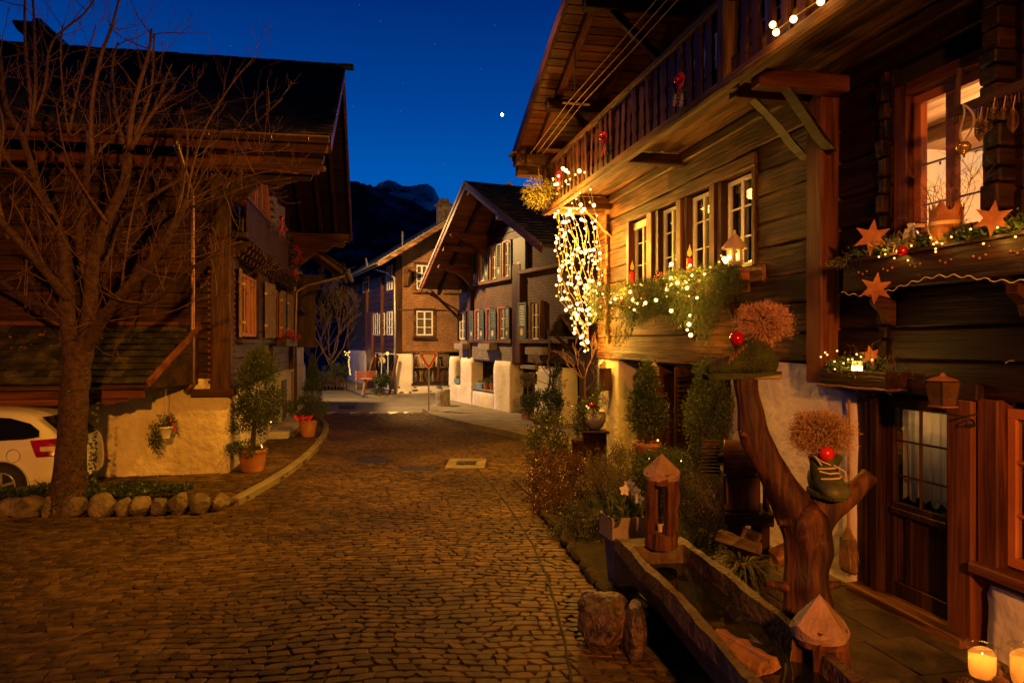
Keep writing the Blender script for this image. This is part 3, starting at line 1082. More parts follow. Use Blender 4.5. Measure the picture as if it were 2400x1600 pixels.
def branch_paths(rng, p0, d0, L, r0, depth, out, upb=0.25, wig=0.28, nseg=5, kids=(2, 4), lr=(0.5, 0.8), minr=0.0025):
 """recursive bare branches; out collects (path, radii, depth)"""
 p = Vector(p0)
 d = Vector(d0).normalized()
 path, rad = [p.copy()], [r0]
 for i in range(nseg):
  d = (d + Vector((rng.uniform(-wig, wig), rng.uniform(-wig, wig), rng.uniform(-wig, wig) + upb * .35))).normalized()
  p = p + d * (L / nseg)
  path.append(p.copy())
  rad.append(max(minr, r0 * (1 - 0.62 * (i + 1) / nseg)))
 out.append((path, rad, depth))
 if depth <= 0:
  return
 for k in range(rng.randint(*kids)):
  t = rng.uniform(.3, 1.0)
  i = min(nseg - 1, int(t * nseg))
  q = path[i].lerp(path[i + 1], t * nseg - i if t < 1 else 1.0)
  dd = (path[i + 1] - path[i]).normalized()
  side = dd.orthogonal().normalized()
  side.rotate(Matrix.Rotation(rng.uniform(0, 2 * PI), 3, dd))
  nd = (dd * rng.uniform(.45, 1.0) + side * rng.uniform(.5, 1.0) + Vector((0, 0, upb)))
  branch_paths(rng, q, nd, L * rng.uniform(*lr), max(minr, rad[i] * rng.uniform(.45, .7)), depth - 1, out, upb, wig, nseg, kids, lr, minr)

def bulbs(parent, pts, r, mat, n=8):
 """bulbs of a light string, each a part, sharing one mesh"""
 o0 = None
 for p in pts:
  if o0 is None:
   o0 = mk('bulb', MB().ball((0, 0, 0), r, n), mat, parent, smooth=True)
   o = o0
  else:
   o = o0.copy()
   SC.collection.objects.link(o)
   o.parent = parent
  o.location = p
 return o0

def star_poly(ro, ri, n=6, rot=0.0):
 return [((ro if i % 2 == 0 else ri) * math.sin(rot + PI * i / n), (ro if i % 2 == 0 else ri) * math.cos(rot + PI * i / n)) for i in range(2 * n)]

def pot_mesh(r0, r1, h, rim=0.02, n=20, sq=0.0):
 return MB().lathe([(r0, 0), (r0 + (r1 - r0) * .85, h * .85), (r1 + rim, h * .85), (r1 + rim, h), (r1 - .015, h), (r1 - .02, h * .9), (0.001, h * .9)], n=n, cap=False, sq=sq).lathe([(r0, 0.001), (0.001, 0.001)], n=n, cap=False, sq=sq)
# ================================================================ RIGHT HOUSE (old timber house with the balcony)
RZ = math.atan2(U.y, U.x)
O_R = N * VW
RH = thing('timber_house', O_R, RZ, 'big old timber house on the right with a long carved balcony and lit garlands', 'house')
MR = MW[RH.name]
def rl(s, o, z):
 return MR @ Vector((s, o, z))
def rthing(name, s, o, z, label, cat, group=None, turn=0.0):
 return thing(name, rl(s, o, z), RZ + turn, label, cat, group)

def log(s0, s1, z0, z1, o0, o1, n=3, wob=0.006, c=0.018):
 mb = MB()
 mb.beam((s0, (o0 + o1) / 2, (z0 + z1) / 2), (s1, (o0 + o1) / 2, (z0 + z1) / 2), abs(o1 - o0), z1 - z0, c=c, seg=n, wob=wob)
 return mb

def courses(name, s0, s1, z0, z1, h, thick, mat, holes, parent, seed, split=3.6, o=0.0, hv=0.15, wob=0.008, gap=0.004):
 rg = random.Random(seed)
 z = z0
 while z < z1 - 0.02:
  hh = min(h * rg.uniform(1 - hv, 1 + hv), z1 - z)
  if z1 - z - hh < 0.09:
   hh = z1 - z
  cuts = [(s0, s1)]
  for a, b, c, d in holes:
   if c < z + hh - .03 and d > z + .03:
    nc = []
    for p, q in cuts:
     if b <= p or a >= q:
      nc.append((p, q))
     else:
      if a > p:
       nc.append((p, a))
      if b < q:
       nc.append((b, q))
    cuts = nc
  for p, q in cuts:
   if q - p < .04:
    continue
   m = max(1, round((q - p) / split))
   es = [p + (q - p) * i / m + (rg.uniform(-.5, .5) if 0 < i < m else 0) for i in range(m + 1)]
   for a, b in zip(es, es[1:]):
    oo = o + rg.uniform(-.008, .008)
    mk(name, log(a + .002, b - .002, z + gap, z + hh - gap, oo - thick, oo, 4, wob), mat, parent, fix=False)
  z += hh

WIN4 = [(8.28, 9.06), (9.38, 10.13), (10.47, 11.21), (11.66, 12.5)]
ZW0, ZW1 = 3.42, 4.60
band = [(8.22, 12.62, ZW0 - .08, ZW1 + .06)]
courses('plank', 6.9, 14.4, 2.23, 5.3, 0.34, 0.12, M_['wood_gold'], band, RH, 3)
# dark near part of the wall, around the door and the lit window
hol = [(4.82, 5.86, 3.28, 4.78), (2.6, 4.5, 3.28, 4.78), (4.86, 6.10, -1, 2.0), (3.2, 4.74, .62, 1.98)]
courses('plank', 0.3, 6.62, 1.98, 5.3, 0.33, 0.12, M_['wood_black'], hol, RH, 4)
# core behind the planks
cb_ = MB()
for a, b, c, d in ((0.3, 2.6, 0, 5.3), (2.6, 4.5, 0, 3.28), (2.6, 4.5, 4.78, 5.3), (4.5, 4.82, 2.0, 5.3), (4.82, 5.86, 4.78, 5.3), (4.82, 5.86, 2.0, 3.28), (5.86, 8.2, 2.0, 5.3), (8.2, 12.62, 2.2, 3.36), (8.2, 12.62, 4.66, 5.3), (12.62, 14.4, 2.2, 5.3)):
 cb_.box(a, b, -.32, -.13, c, d)
cb_.box(0.3, 14.38, -7.0, -6.8, 0, 8).box(14.2, 14.38, -6.8, -.33, 0, 6)
mk('wall_core', cb_, M_['void'], RH)
mk('lintel', log(8.2, 12.7, ZW1 + .03, ZW1 + .22, -.12, .035, 5, .006), M_['wood_gold'], RH)
mk('sill_beam', log(8.0, 13.0, ZW0 - .24, ZW0 - .03, -.12, .05, 5, .006), M_['wood_gold'], RH)
# ends of the cross wall logs
for sx, wd, zt, zb, o1 in ((5.93, .10, 4.9, 2.3, .07), (4.64, .16, 5.1, 3.3, .16), (13.7, .14, 4.9, 2.4, .09)):
 z = zb
 while z < zt:
  h = R.uniform(.12, .2)
  mk('log_end', MB().box(sx - wd / 2, sx + wd / 2, -.1, o1 + R.uniform(-.03, .02), z + .005, z + h - .005, .014, wob=.004), M_['wood_gold_y'] if sx > 10 else M_['wood_black_y'], RH, fix=False)
  z += h

# corner post with a shallow front batten
mk('post', MB().box(6.617, 6.885, -.05, .2, 2.02, 4.96, .012), M_['wood_red_z'], RH)
mk('batten', MB().box(6.90, 7.03, -.05, .10, 2.05, 5.0, .01), M_['wood_dark_z'], RH)

# window helper on any facade: u across, o outwards, z up, all in the parent's local space through M
def window(parent, M, u0, u1, z0, z1, o, cols=1, rows=3, mat='white_paint', fw=0.05, mw=0.022, depth=0.05, curt=None, inner='void', pm='pane', room=0.35, label=None, sill=None):
 fr = MB(M)
 fr.box(u0, u1, o - depth, o, z0, z0 + fw, .004)
 fr.box(u0, u1, o - depth, o, z1 - fw, z1, .004)
 fr.box(u0, u0 + fw, o - depth, o, z0 + fw, z1 - fw, .004)
 fr.box(u1 - fw, u1, o - depth, o, z0 + fw, z1 - fw, .004)
 w = mk('window', fr, M_[mat], parent, label=label)
 mu = MB(M)
 for i in range(1, cols):
  u = u0 + (u1 - u0) * i / cols
  k = fw * .6 if cols == 2 else mw / 2
  mu.box(u - k, u + k, o - depth * .8, o + .004, z0 + fw, z1 - fw, .003)
 for j in range(1, rows):
  z = z0 + (z1 - z0) * j / rows
  mu.box(u0 + fw, u1 - fw, o - depth * .7, o - .006, z - mw / 2, z + mw / 2, .002)
 if cols > 1 or rows > 1:
  mk('muntin', mu, M_[mat], w)
 mk('pane', MB(M).box(u0 + fw, u1 - fw, o - depth * .55, o - depth * .45, z0 + fw, z1 - fw), M_[pm], w)
 if inner:
  rb = MB(M)
  rb.box(u0, u1, o - room - .02, o - room, z0, z1)
  mk('backing', rb, M_[inner], w)
 if curt:
  for a, b in curt:
   ua, ub = u0 + (u1 - u0) * a, u0 + (u1 - u0) * b
   cm = MB(M).grid(lambda x, y: (ua + (ub - ua) * x, o - depth - .09 + .018 * math.sin(x * 9 * PI * max(.35, (ub - ua) / .4)), z0 + fw + (z1 - z0 - 2 * fw) * y), 24, 3)
   mk('curtain', cm, M_['curtain'], w, fix=False)
 if sill:
  mk('sill', MB(M).box(u0 - .05, u1 + .05, o - .04, o + sill, z0 - .05, z0 - .005, .006), M_[mat], w)
 return w

I4 = Matrix.Identity(4)
for i, (a, b) in enumerate(WIN4):
 window(RH, I4, a, b, ZW0, ZW1, -.07, 2, 3, 'white_paint', .055, .02, .05, curt=[(0.05, .42), (.6, .95)] if i != 1 else [(.05, .5)], inner='void', room=.5)
mk('blind_box', MB().box(11.70, 12.46, -.07, -.03, ZW1 - .14, ZW1 - .01, .01), M_['white_paint'], RH)
edges = [8.22] + [e for w in WIN4 for e in w] + [12.62]
for a, b in ((9.06, 9.38), (10.13, 10.47), (11.21, 11.66)):
 m = (a + b) / 2
 mk('shutter', MB().box(a + .01, m - .02, -.10, .02, ZW0 - .02, ZW1 + .02, .008), M_['wood_dark_z'], RH)
 mk('shutter', MB().box(m - .01, b - .01, -.10, .055, ZW0 - .02, ZW1 + .02, .008), M_['wood_red_z'], RH)
mk('jamb', MB().box(12.5, 12.62, -.12, .05, ZW0 - .02, ZW1 + .02, .008), M_['wood_red_z'], RH)
mk('jamb', MB().box(8.2, 8.28, -.12, .03, ZW0 - .02, ZW1 + .02, .008), M_['wood_gold_z'], RH)

# masonry ground floor
def plaster_block(s0, s1, o0, o1, z0, z1, mat='plaster', top=None, nx=14, nz=14, amp=0.02, seed=0, name='masonry'):
 """front, both sides and top of a hand-plastered wall block with a wavy face"""
 def topz(s):
  return z1 if top is None else float(np.interp(s, [t[0] for t in top], [t[1] for t in top]))
 per = []
 nside = 3
 for i in range(nside):
  per.append((s0, o0 + (o1 - o0) * i / nside))
 for i in range(nx + 1):
  per.append((s0 + (s1 - s0) * i / nx, o1))
 for i in range(1, nside + 1):
  per.append((s1, o1 - (o1 - o0) * i / nside))
 mb = MB()
 vs, fs = [], []
 w = len(per)
 for j in range(nz + 1):
  for k, (s, o) in enumerate(per):
   z = z0 + (topz(s) - z0) * j / nz
   nn = noise.noise(Vector((s * 1.3 + seed, z * 1.1, o * 1.3)))
   n2 = noise.noise(Vector((s * 4 + seed, z * 4, o * 4)))
   f = amp * (nn * 1.6 + n2 * .5)
   rnd = -.03 * max(0, j / nz - .9) * 10
   ds = f + rnd if k >= w - nside - 1 else (-(f + rnd) if k <= nside else 0)
   do = f + rnd if nside <= k <= w - nside - 1 else 0
   vs.append((s + ds, o + do, z))
 for j in range(nz):
  for k in range(w - 1):
   fs.append((j * w + k, j * w + k + 1, (j + 1) * w + k + 1, (j + 1) * w + k))
 t0 = nz * w
 fs.append(tuple(t0 + k for k in range(w)))
 mb.add(vs, fs)
 return mb
mk('masonry_pillar', plaster_block(13.14, 14.4, -.4, .0, 0, 2.22, nx=10, seed=3), M_['plaster'], RH, smooth=True)
mk('masonry_wall', plaster_block(6.34, 8.86, -.4, .02, 0, 2.2, nx=22, nz=18, seed=9, top=[(6.3, 1.94), (6.75, 1.97), (7.0, 2.06), (7.15, 2.2), (8.9, 2.22)]), M_['plaster'], RH, smooth=True)
mk('masonry_sill', plaster_block(3.0, 4.78, -.4, .04, 0, .60, nx=18, nz=6, seed=19), M_['plaster'], RH, smooth=True)
mk('base_beam', log(3.1, 4.84, .585, .72, -.2, .09, 3, .005), M_['wood_dark'], RH)
mk('plate_beam', log(8.8, 14.4, 2.1, 2.26, -.35, .03, 6, .008), M_['wood_gold'], RH)
mk('recess_wall', MB().box(8.8, 13.2, -.5, -.42, 0, 2.2), M_['wood_dark_z'], RH)
for k in range(9):
 if 10.4 < 12.9 - k * .5 < 11.3:
  continue
 mk('board', MB().box(12.9 - k * .5, 13.12 - k * .5 + .25, -.42, -.385, 0.0, 2.1, .006), M_['wood_dark_z'], RH)
window(RH, I4, 10.5, 11.2, .12, 2.06, -.28, 2, 3, 'white_paint', .055, .03, .05, curt=[(.1, .45)], room=.12)
mk('open_shutter', MB().box(11.3, 11.36, -.3, .12, .1, 2.05, .008), M_['wood_red_z'], RH)
mk('open_shutter', MB().box(12.2, 12.7, -.34, -.30, .1, 2.05, .008), M_['wood_red_z'], RH)
mk('open_shutter', MB().box(10.38, 10.43, -.3, .1, .1, 2.05, .008), M_['wood_dark_z'], RH)
for k in range(14):
 mk('shutter_slat', MB().box(10.35, 10.46, -.25, .06, .9 + k * .075, .94 + k * .075, .004, rot=Matrix.Rotation(.5, 3, 'Y')), M_['wood_dark_y'], RH, fix=False)

# front door with a glazed upper half, posts and panelling beside it
t0_, t1_ = 5.14, 5.98
dr = mk('door', MB().box(t0_, t0_ + .12, -.10, -.04, .08, 1.94, .006).box(t1_ - .1, t1_, -.10, -.04, .08, 1.94, .006)
  .box(t0_ + .12, t1_ - .1, -.10, -.04, 1.84, 1.94, .006).box(t0_ + .12, t1_ - .1, -.10, -.04, .86, .97, .006)
  .box(t0_ + .12, t1_ - .1, -.10, -.04, .08, .24, .006).box(t0_ + .53, t0_ + .60, -.095, -.045, .24, .86, .006)
  .box(t0_ + .10, t1_ - .08, -.04, -.015, .86, .92, .008), M_['wood_dark_z'], RH)
mk('door_panel', MB().box(t0_ + .12, t0_ + .53, -.09, -.07, .24, .86, .02), M_['wood_dark_z'], dr)
mk('door_panel', MB().box(t0_ + .60, t1_ - .1, -.09, -.07, .24, .86, .02), M_['wood_dark_z'], dr)
gm = MB()
for z in (1.21, 1.53):
 gm.box(t0_ + .12, t1_ - .1, -.075, -.05, z, z + .018, .003)
gm.box(t0_ + .42, t0_ + .44, -.075, -.05, .97, 1.84, .003)
mk('muntin', gm, M_['wood_dark_z'], dr)
mk('pane', MB().box(t0_ + .12, t1_ - .1, -.068, -.062, .97, 1.84), M_['pane'], dr)
def lace(u0, u1, z0, z1, o, nz=5, amp=.012):
 """hanging curtain with a toothed lower edge"""
 n = int((u1 - u0) / .012)
 vs, fs = [], []
 for i in range(n + 1):
  u = u0 + (u1 - u0) * i / n
  ph = (u - u0) / .13
  tooth = abs((ph % 1) - .5) * .14
  zb = z0 + tooth
  for j in range(nz + 1):
   vs.append((u, o + amp * math.sin(u * 70) + amp * .6 * math.sin(u * 31), zb + (z1 - zb) * j / nz))
 for i in range(n):
  for j in range(nz):
   a = i * (nz + 1) + j
   fs.append((a, a + 1, a + nz + 2, a + nz + 1))
 return MB().add(vs, fs)
mk('lace_curtain', lace(t0_ + .14, t1_ - .12, .98, 1.82, -.13), M_['curtain'], dr, fix=False)
lamp('door_curtain_fill', 'POINT', rl(5.6, -.38, 1.75), 4.5, (1.0, .50, .16), .05)  # dim lamp added behind the door to brighten its lace curtain
lamp('window_curtain_fill', 'POINT', rl(4.0, -.42, 1.6), 8, (1.0, .45, .13), .05)  # dim fill added so the low window's lace curtain shows
mk('door_backing', MB().box(t0_, t1_, -.62, -.6, 0, 1.95), M_['void'], dr)
mk('door_post', MB().box(4.88, 5.13, -.12, .08, 0.0, 1.98, .012), M_['wood_red_z'], RH)
mk('door_post', MB().box(5.99, 6.09, -.12, .05, 0.0, 1.98, .01), M_['wood_dark_z'], RH)
for k in range(2):
 mk('door_jamb_board', MB().box(6.10 + k * .125, 6.215 + k * .125, -.1, .02 - .02 * k, 0.0, 1.97, .01), M_['wood_dark_z'], RH)
mk('door_head', MB().box(4.84, 6.12, -.12, .07, 1.98, 2.12, .012), M_['wood_dark'], RH)
mk('threshold', MB().box(4.9, 6.3, -.12, .16, 0.0, .10, .012), M_['wood_gold'], RH)

# low window right of the door
wl_ = window(RH, I4, 3.3, 4.66, .74, 1.94, -.03, 2, 3, 'orange_frame', .075, .02, .06, inner='void', room=.6)
mk('lace_curtain', lace(3.36, 4.6, 1.02, 1.9, -.14), M_['curtain'], wl_, fix=False)
mk('outer_frame', MB().box(4.67, 4.86, -.1, .05, .6, 2.0, .012), M_['wood_red_z'], RH)
mk('window_ledge', MB().box(3.2, 4.86, -.06, .14, .64, .725, .012), M_['wood_red_x'], RH)

# lit upper window with a real room behind it
wu = window(RH, I4, 4.86, 5.70, 3.34, 4.66, -.10, 2, 1, 'orange_frame', .085, .02, .07, inner=None, pm='pane_clear')
gm = MB()
for (a, b) in ((4.94, 5.24), (5.33, 5.62)):
 for z in (3.66, 4.02):
  gm.box(a, b, -.15, -.125, z, z + .016, .002)
mk('glazing_bar', gm, M_['steel'], wu)
for a, b, c, d in ((5.70, 5.86, 3.28, 4.78), (4.80, 4.86, 3.28, 4.78)):
 mk('reveal', MB().box(a, b, -.22, -.02 if a > 5 else .0, c, d, .008), M_['wood_red_z'], RH)
mk('reveal', MB().box(4.86, 5.70, -.22, -.01, 4.665, 4.78, .008), M_['wood_red_x'], RH)
mk('reveal', MB().box(4.86, 5.70, -.2, .02, 3.27, 3.335, .008), M_['wood_red_x'], RH)
room_wall = mottle('lit_room_wall', (0.70, 0.56, 0.40), (0.80, 0.66, 0.48), 2.0, 0.9, 0.1)
rm = MB()
rm.box(2.0, 7.9, -3.3, -3.2, 2.9, 5.1).box(2.0, 2.1, -3.2, -.34, 2.9, 5.1).box(7.8, 7.9, -3.2, -.34, 2.9, 5.1).box(2.0, 7.9, -3.2, -.34, 2.85, 2.95)
mk('room_wall', rm, room_wall, wu)
mk('room_ceiling', MB().box(2.1, 7.8, -3.2, -.34, 4.84, 4.9), M_['wood_pale'], wu)
mk('ceiling_beam', MB().box(4.9, 7.4, -1.6, -1.4, 4.66, 4.84, .01), M_['wood_pale'], wu)
mk('room_shelf', MB().box(2.6, 7.8, -3.2, -2.9, 3.72, 3.76, .01).box(2.6, 7.8, -3.2, -2.9, 4.1, 4.14, .01), M_['wood_pale'], wu)
mk('lace_valance', lace(4.95, 5.62, 3.84, 4.03, -.24, 3), M_['lace'], wu, fix=False)
for k in range(5):
 mk('curtain_clip', MB().box(5.02 + k * .13, 5.035 + k * .13, -.245, -.235, 4.02, 4.07), M_['black'], wu)
mk('curtain_wire', MB().tube([(4.94, -.24, 4.06), (5.63, -.24, 4.06)], .003, 5), M_['black'], wu)
lamp('room_ceiling_lamp', 'POINT', rl(5.6, -1.7, 4.3), 300, (1.0, .56, .26), .12)
# second window at the frame edge, dimly lit, with its carved shutter board
wx = window(RH, I4, 3.0, 4.46, 3.34, 4.72, -.08, 2, 3, 'orange_frame', .075, .02, .07, curt=[(.6, 1)], inner=None, pm='pane')

# balcony ---------------------------------------------------------------
BZ = 5.30
deck = []
for k in range(6):
 o0 = 0.02 + k * .18
 for a, b in ((-.5, 4.9), (4.9, 9.8), (9.8, 13.95)):
  mk('deck_board', MB().box(a + .003, b - .003, o0, o0 + .174, BZ + .0, BZ + .04, .004, wob=.002), M_['wood_gold'], RH, fix=False)
mk('edge_beam', MB().beam((-.6, 1.12, 5.16), (14.0, 1.12, 5.15), .15, .27, seg=12, wob=.006, c=.02), M_['wood_gold'], RH)
mk('lower_rail', MB().beam((-.6, 1.235, 5.02), (14.05, 1.235, 5.01), .09, .12, seg=12, wob=.004, c=.02), M_['wood_gold'], RH)
mk('top_rail', MB().beam((-.6, 1.21, 5.88), (14.05, 1.21, 5.87), .13, .085, seg=12, wob=.004, c=.015), M_['wood_gold'], RH)
mk('wall_ledger', log(-.3, 14.3, 5.14, 5.29, .0, .10, 8, .006), M_['wood_gold'], RH)
def baluster_profile(w):
 z = [0, .10, .16, .20, .27, .36, .43, .48, .56, .64, .70, .78]
 x = [1, .95, .62, .92, .98, .80, .60, .85, 1.0, .92, .65, .95]
 L = [(-w * a, b) for a, b in zip(x, z)]
 Rr = [(w * a * .9, b) for a, b in zip(x, z)]
 return Rr + L[::-1]
b0 = None
s = 0.0
while s < 13.95:
 if not (6.58 < s < 6.82 or 6.8 < s < 6.82):
  if b0 is None:
   b0 = mk('baluster', MB().prism(baluster_profile(.082), (0, 0, 0), (1, 0, 0), (0, 0, 1), (0, .035, 0)), M_['baluster'], RH)
   o_ = b0
  else:
   o_ = b0.copy()
   SC.collection.objects.link(o_)
  o_.location = (s, 1.2, 5.07)
  o_.rotation_euler = (R.uniform(-.03, .03), R.uniform(-.035, .035), R.uniform(-.15, .15))
  o_.scale = (R.uniform(.82, 1.15), 1, R.uniform(.96, 1.0))
 s += .235 if s < 13 else .2
for s in (6.7, 13.98):
 mk('railing_post', MB().box(s - .07, s + .07, 1.1, 1.28, 4.97, 6.0, .015), M_['wood_gold_z'], RH)
for k in range(5):
 mk('end_baluster', MB().prism(baluster_profile(.07), (13.98, 1.05 - k * .22, 5.07), (0, -1, 0), (0, 0, 1), (.035, 0, 0)), M_['wood_gold_z'], RH)
for z in (5.0, 5.82):
 mk('end_rail', MB().box(13.93, 14.03, 0, 1.2, z, z + .09, .012), M_['wood_gold_y'], RH)
def brace(s, o0, zt, o1, zb, w=.11, mat='wood_red_z', t=.15):
 n = 9
 A, B = [], []
 for i in range(n + 1):
  f = i / n
  o = o0 + (o1 - o0) * f
  z = zt + (zb - zt) * f ** 1.0
  bul = .10 * math.sin(f * PI) + .022 * math.sin(f * 3 * PI)
  A.append((o + .085 + bul * .7, z + .07 + bul))
  B.append((o - .075 + bul * .5, z - .065 + bul * .6))
 return MB().prism(A + B[::-1], (s - t / 2, 0, 0), (0, 1, 0), (0, 0, 1), (t, 0, 0))
for s, oe, z0, z1, m in ((7.18, .88, 5.06, 5.22, 'wood_red_y'), (6.52, 1.0, 4.95, 5.12, 'wood_red_y'), (10.25, .95, 5.10, 5.26, 'wood_dark_y'), (13.6, 1.1, 5.04, 5.26, 'wood_gold_y'), (3.4, 1.1, 5.0, 5.2, 'wood_dark_y')):
 mk('cross_beam', MB().box(s - .09, s + .09, .0, oe, z0, z1, .014), M_[m], RH)
mk('brace', brace(7.18, .6, 5.02, .08, 4.52), M_['wood_black'], RH)  # near-black colour stands in for shade the overhead lamp would wash out
mk('brace', brace(6.52, .62, 4.92, .22, 4.42), M_['wood_black'], RH)
mk('brace', brace(13.6, .55, 5.02, .05, 4.55), M_['wood_gold_z'], RH)

# upper wall and the wide gable roof over the balcony
RIDGE_S, EAVE_S, EZ, SL = 6.8, 14.45, 6.12, 0.36
def roof_z(s):
 return EZ + (EAVE_S - abs(s - RIDGE_S) - RIDGE_S) * SL
z = 5.36
rg = random.Random(12)
while z < 8.7:
 h = .3
 smax = RIDGE_S + (EAVE_S - RIDGE_S) - max(0, (z + h - EZ)) / SL
 smax = min(14.3, smax)
 if smax > 2:
  mk('upper_plank', log(.2, smax, z + .004, z + h - .004, -.12, .0, 3, .006), M_['wood_dark'], RH, fix=False)
 z += h
window(RH, I4, 9.2, 9.9, 5.7, 6.7, .02, 2, 3, 'white_paint', .05, .02, .05, room=.02)
window(RH, I4, 7.6, 8.3, 5.7, 6.7, .02, 2, 3, 'white_paint', .05, .02, .05, room=.02)
sv = Vector((-1, 0, SL)).normalized()
o0, o1 = -3.0, 1.78
mk('roof_deck', MB().add([(EAVE_S, o0, EZ + .09), (EAVE_S, o1, EZ + .09), (RIDGE_S, o1, roof_z(RIDGE_S) + .09), (RIDGE_S, o0, roof_z(RIDGE_S) + .09)] +
       [(EAVE_S, o0, EZ + .2), (EAVE_S, o1, EZ + .2), (RIDGE_S, o1, roof_z(RIDGE_S) + .2), (RIDGE_S, o0, roof_z(RIDGE_S) + .2)],
       [(0, 1, 2, 3), (7, 6, 5, 4), (0, 4, 5, 1), (1, 5, 6, 2), (2, 6, 7, 3), (3, 7, 4, 0)]), M_['tile'], RH)
mk('roof_far_slope', MB().add([(RIDGE_S, o0, roof_z(RIDGE_S) + .2), (RIDGE_S, o1, roof_z(RIDGE_S) + .2), (-.9, o1, EZ + .2), (-.9, o0, EZ + .2)], [(0, 1, 2, 3)]), M_['tile'], RH)
k = 0
s = EAVE_S - .02
while s > RIDGE_S:
 w = rg.uniform(.15, .22)
 a = Vector((s - w / 2, o1 - .05, roof_z(s - w / 2) + .07))
 b = Vector((s - w / 2, 0.0, roof_z(s - w / 2) + .07))
 mk('soffit_board', MB().beam(a, b, .025, w - .008, up=sv, c=.003, wob=.002), M_['wood_red_y'], RH, fix=False)
 s -= w
mk('verge_board', MB().beam((EAVE_S + .05, o1 + .0, EZ + .09), (RIDGE_S, o1 + .0, roof_z(RIDGE_S) + .09), .05, .22, c=.01), M_['wood_dark'], RH)
for o in (1.38, .55):
 mk('rafter', MB().beam((EAVE_S, o, EZ - .02), (RIDGE_S, o, roof_z(RIDGE_S) - .02), .12, .15, c=.012, seg=4, wob=.004), M_['wood_red_x'], RH)
for s, m in ((14.0, 'wood_gold_y'), (12.4, 'wood_dark_y'), (10.2, 'wood_dark_y'), (8.4, 'wood_dark_y')):
 zz = roof_z(s) - .14
 mk('purlin', MB().box(s - .1, s + .1, 0, 1.62, zz - .2, zz, .015), M_[m], RH)
mk('purlin', MB().box(14.2, 14.42, .0, 1.75, 5.78, 5.98, .02), M_['wood_gold_y'], RH)
for s, z in ((12.4, roof_z(12.4) - .4), (10.2, roof_z(10.2) - .4)):
 mk('roof_strut', MB().beam((s, 1.2, z + .1), (s, .05, z - .9), .1, .12, c=.01), M_['wood_dark_z'], RH)

# birdhouse at the eave corner
t = rthing('birdhouse', 14.25, 1.66, 5.98, 'small wooden birdhouse with a pitched lid at the far end of the eave', 'birdhouse')
mk('box', MB().box(-.17, .17, -.14, .14, 0, .2, .008), M_['wood_gold'], t)
mk('roof', MB().prism([(-.24, .2), (.24, .2), (.24, .22), (0, .34), (-.24, .22)], (-.18, 0, 0), (0, 1, 0), (0, 0, 1), (.36, 0, 0)), M_['wood_gold'], t)
mk('perch', MB().tube([(0, .14, .06), (0, .24, .06)], .01, 6), M_['wood_gold'], t)

# clothes lines along the eave
for i in range(3):
 o = 1.32 + .12 * i
 pth = [(-.5, o, 6.38), (4, o, 6.33 - .01 * i), (9, o, 6.27), (11.2, o, 6.28), (14.1, o, 6.12)]
 t = mk('clothes_line', MB().tube([Vector(p) for p in pth], .006, 5), M_['ribbon'], loc=O_R)
 t.rotation_euler = (0, 0, RZ)
 setp(t, None, ['clothes line strung closest to the balcony railing', 'middle clothes line of three above the railing', 'outermost clothes line of three nearest the street'][i], 'clothes line', 'clothes lines above the balcony')
t = rthing('line_bracket', 11.2, 1.45, 6.26, 'pale crossbar holding the clothes lines halfway along', 'bracket')
mk('bar', MB().box(-.012, .012, -.25, .2, -.012, .012, .003), M_['wood_pale'], t)
mk('hanger', MB().tube([(0, 0, 0), (0, 0, roof_z(11.2) - 6.35)], .008, 5), M_['black'], t)
t = rthing('line_bracket', 14.1, 1.45, 6.11, 'slatted crossbar ending the clothes lines near the birdhouse', 'bracket')
mk('bar', MB().box(-.015, .015, -.3, .22, -.015, .015, .003), M_['wood_pale'], t)

# red bow bunches on the railing
rs = np.random.RandomState(21)
for i, (px, py, lab) in enumerate(((1596, 205, 'largest railing bunch with red bow and straw stars, nearest the corner post'), (1418, 335, 'railing bunch with red bow halfway along the balcony'), (1313, 420, 'smallest red bow bunch at the far end of the balcony'))):
 s, z = RS(px, py, 1.3)
 t = rthing('bow_bunch', s, 1.27, z, lab, 'decoration', 'red bow bunches on the balcony railing')
 C = rs.normal(size=(26, 3)) * [.05, .02, .12] + [0, .01, -.12]
 V_, F_ = sprigs(rs, C, rs.normal(size=(26, 3)) * .4 + [0, .1, -1], .16, 10, .03, .003)
 npmk('greenery', V_, F_, M_['spruce'], t)
 b = MB()
 for sg in (-1, 1):
  b.grid(lambda u, v: (sg * (.02 + .09 * math.sin(u * PI) * (.6 + .4 * v)), .05 + .02 * math.cos(u * 6), .06 + .07 * math.cos(u * PI) * 1.0 + .05 * (v - .5)), 8, 2)
  b.grid(lambda u, v: (sg * (.01 + .05 * u) + .03 * (v - .5), .05 + .012 * math.sin(u * 9), .05 - .24 * u), 8, 2)
 mk('bow', b, M_['red_cloth'], t, fix=False)
 mk('bauble', MB().ball((-.015, .08, .08), .045, 14), M_['bauble'], t, smooth=True)
 if i == 0:
  for dx, dz in ((-.1, -.18), (.07, -.12)):
   mk('straw_star', MB().prism(star_poly(.075, .02, 8), (dx, .07, dz), (1, 0, 0), (0, 0, 1), (0, .006, 0)), M_['ribbon'], t)

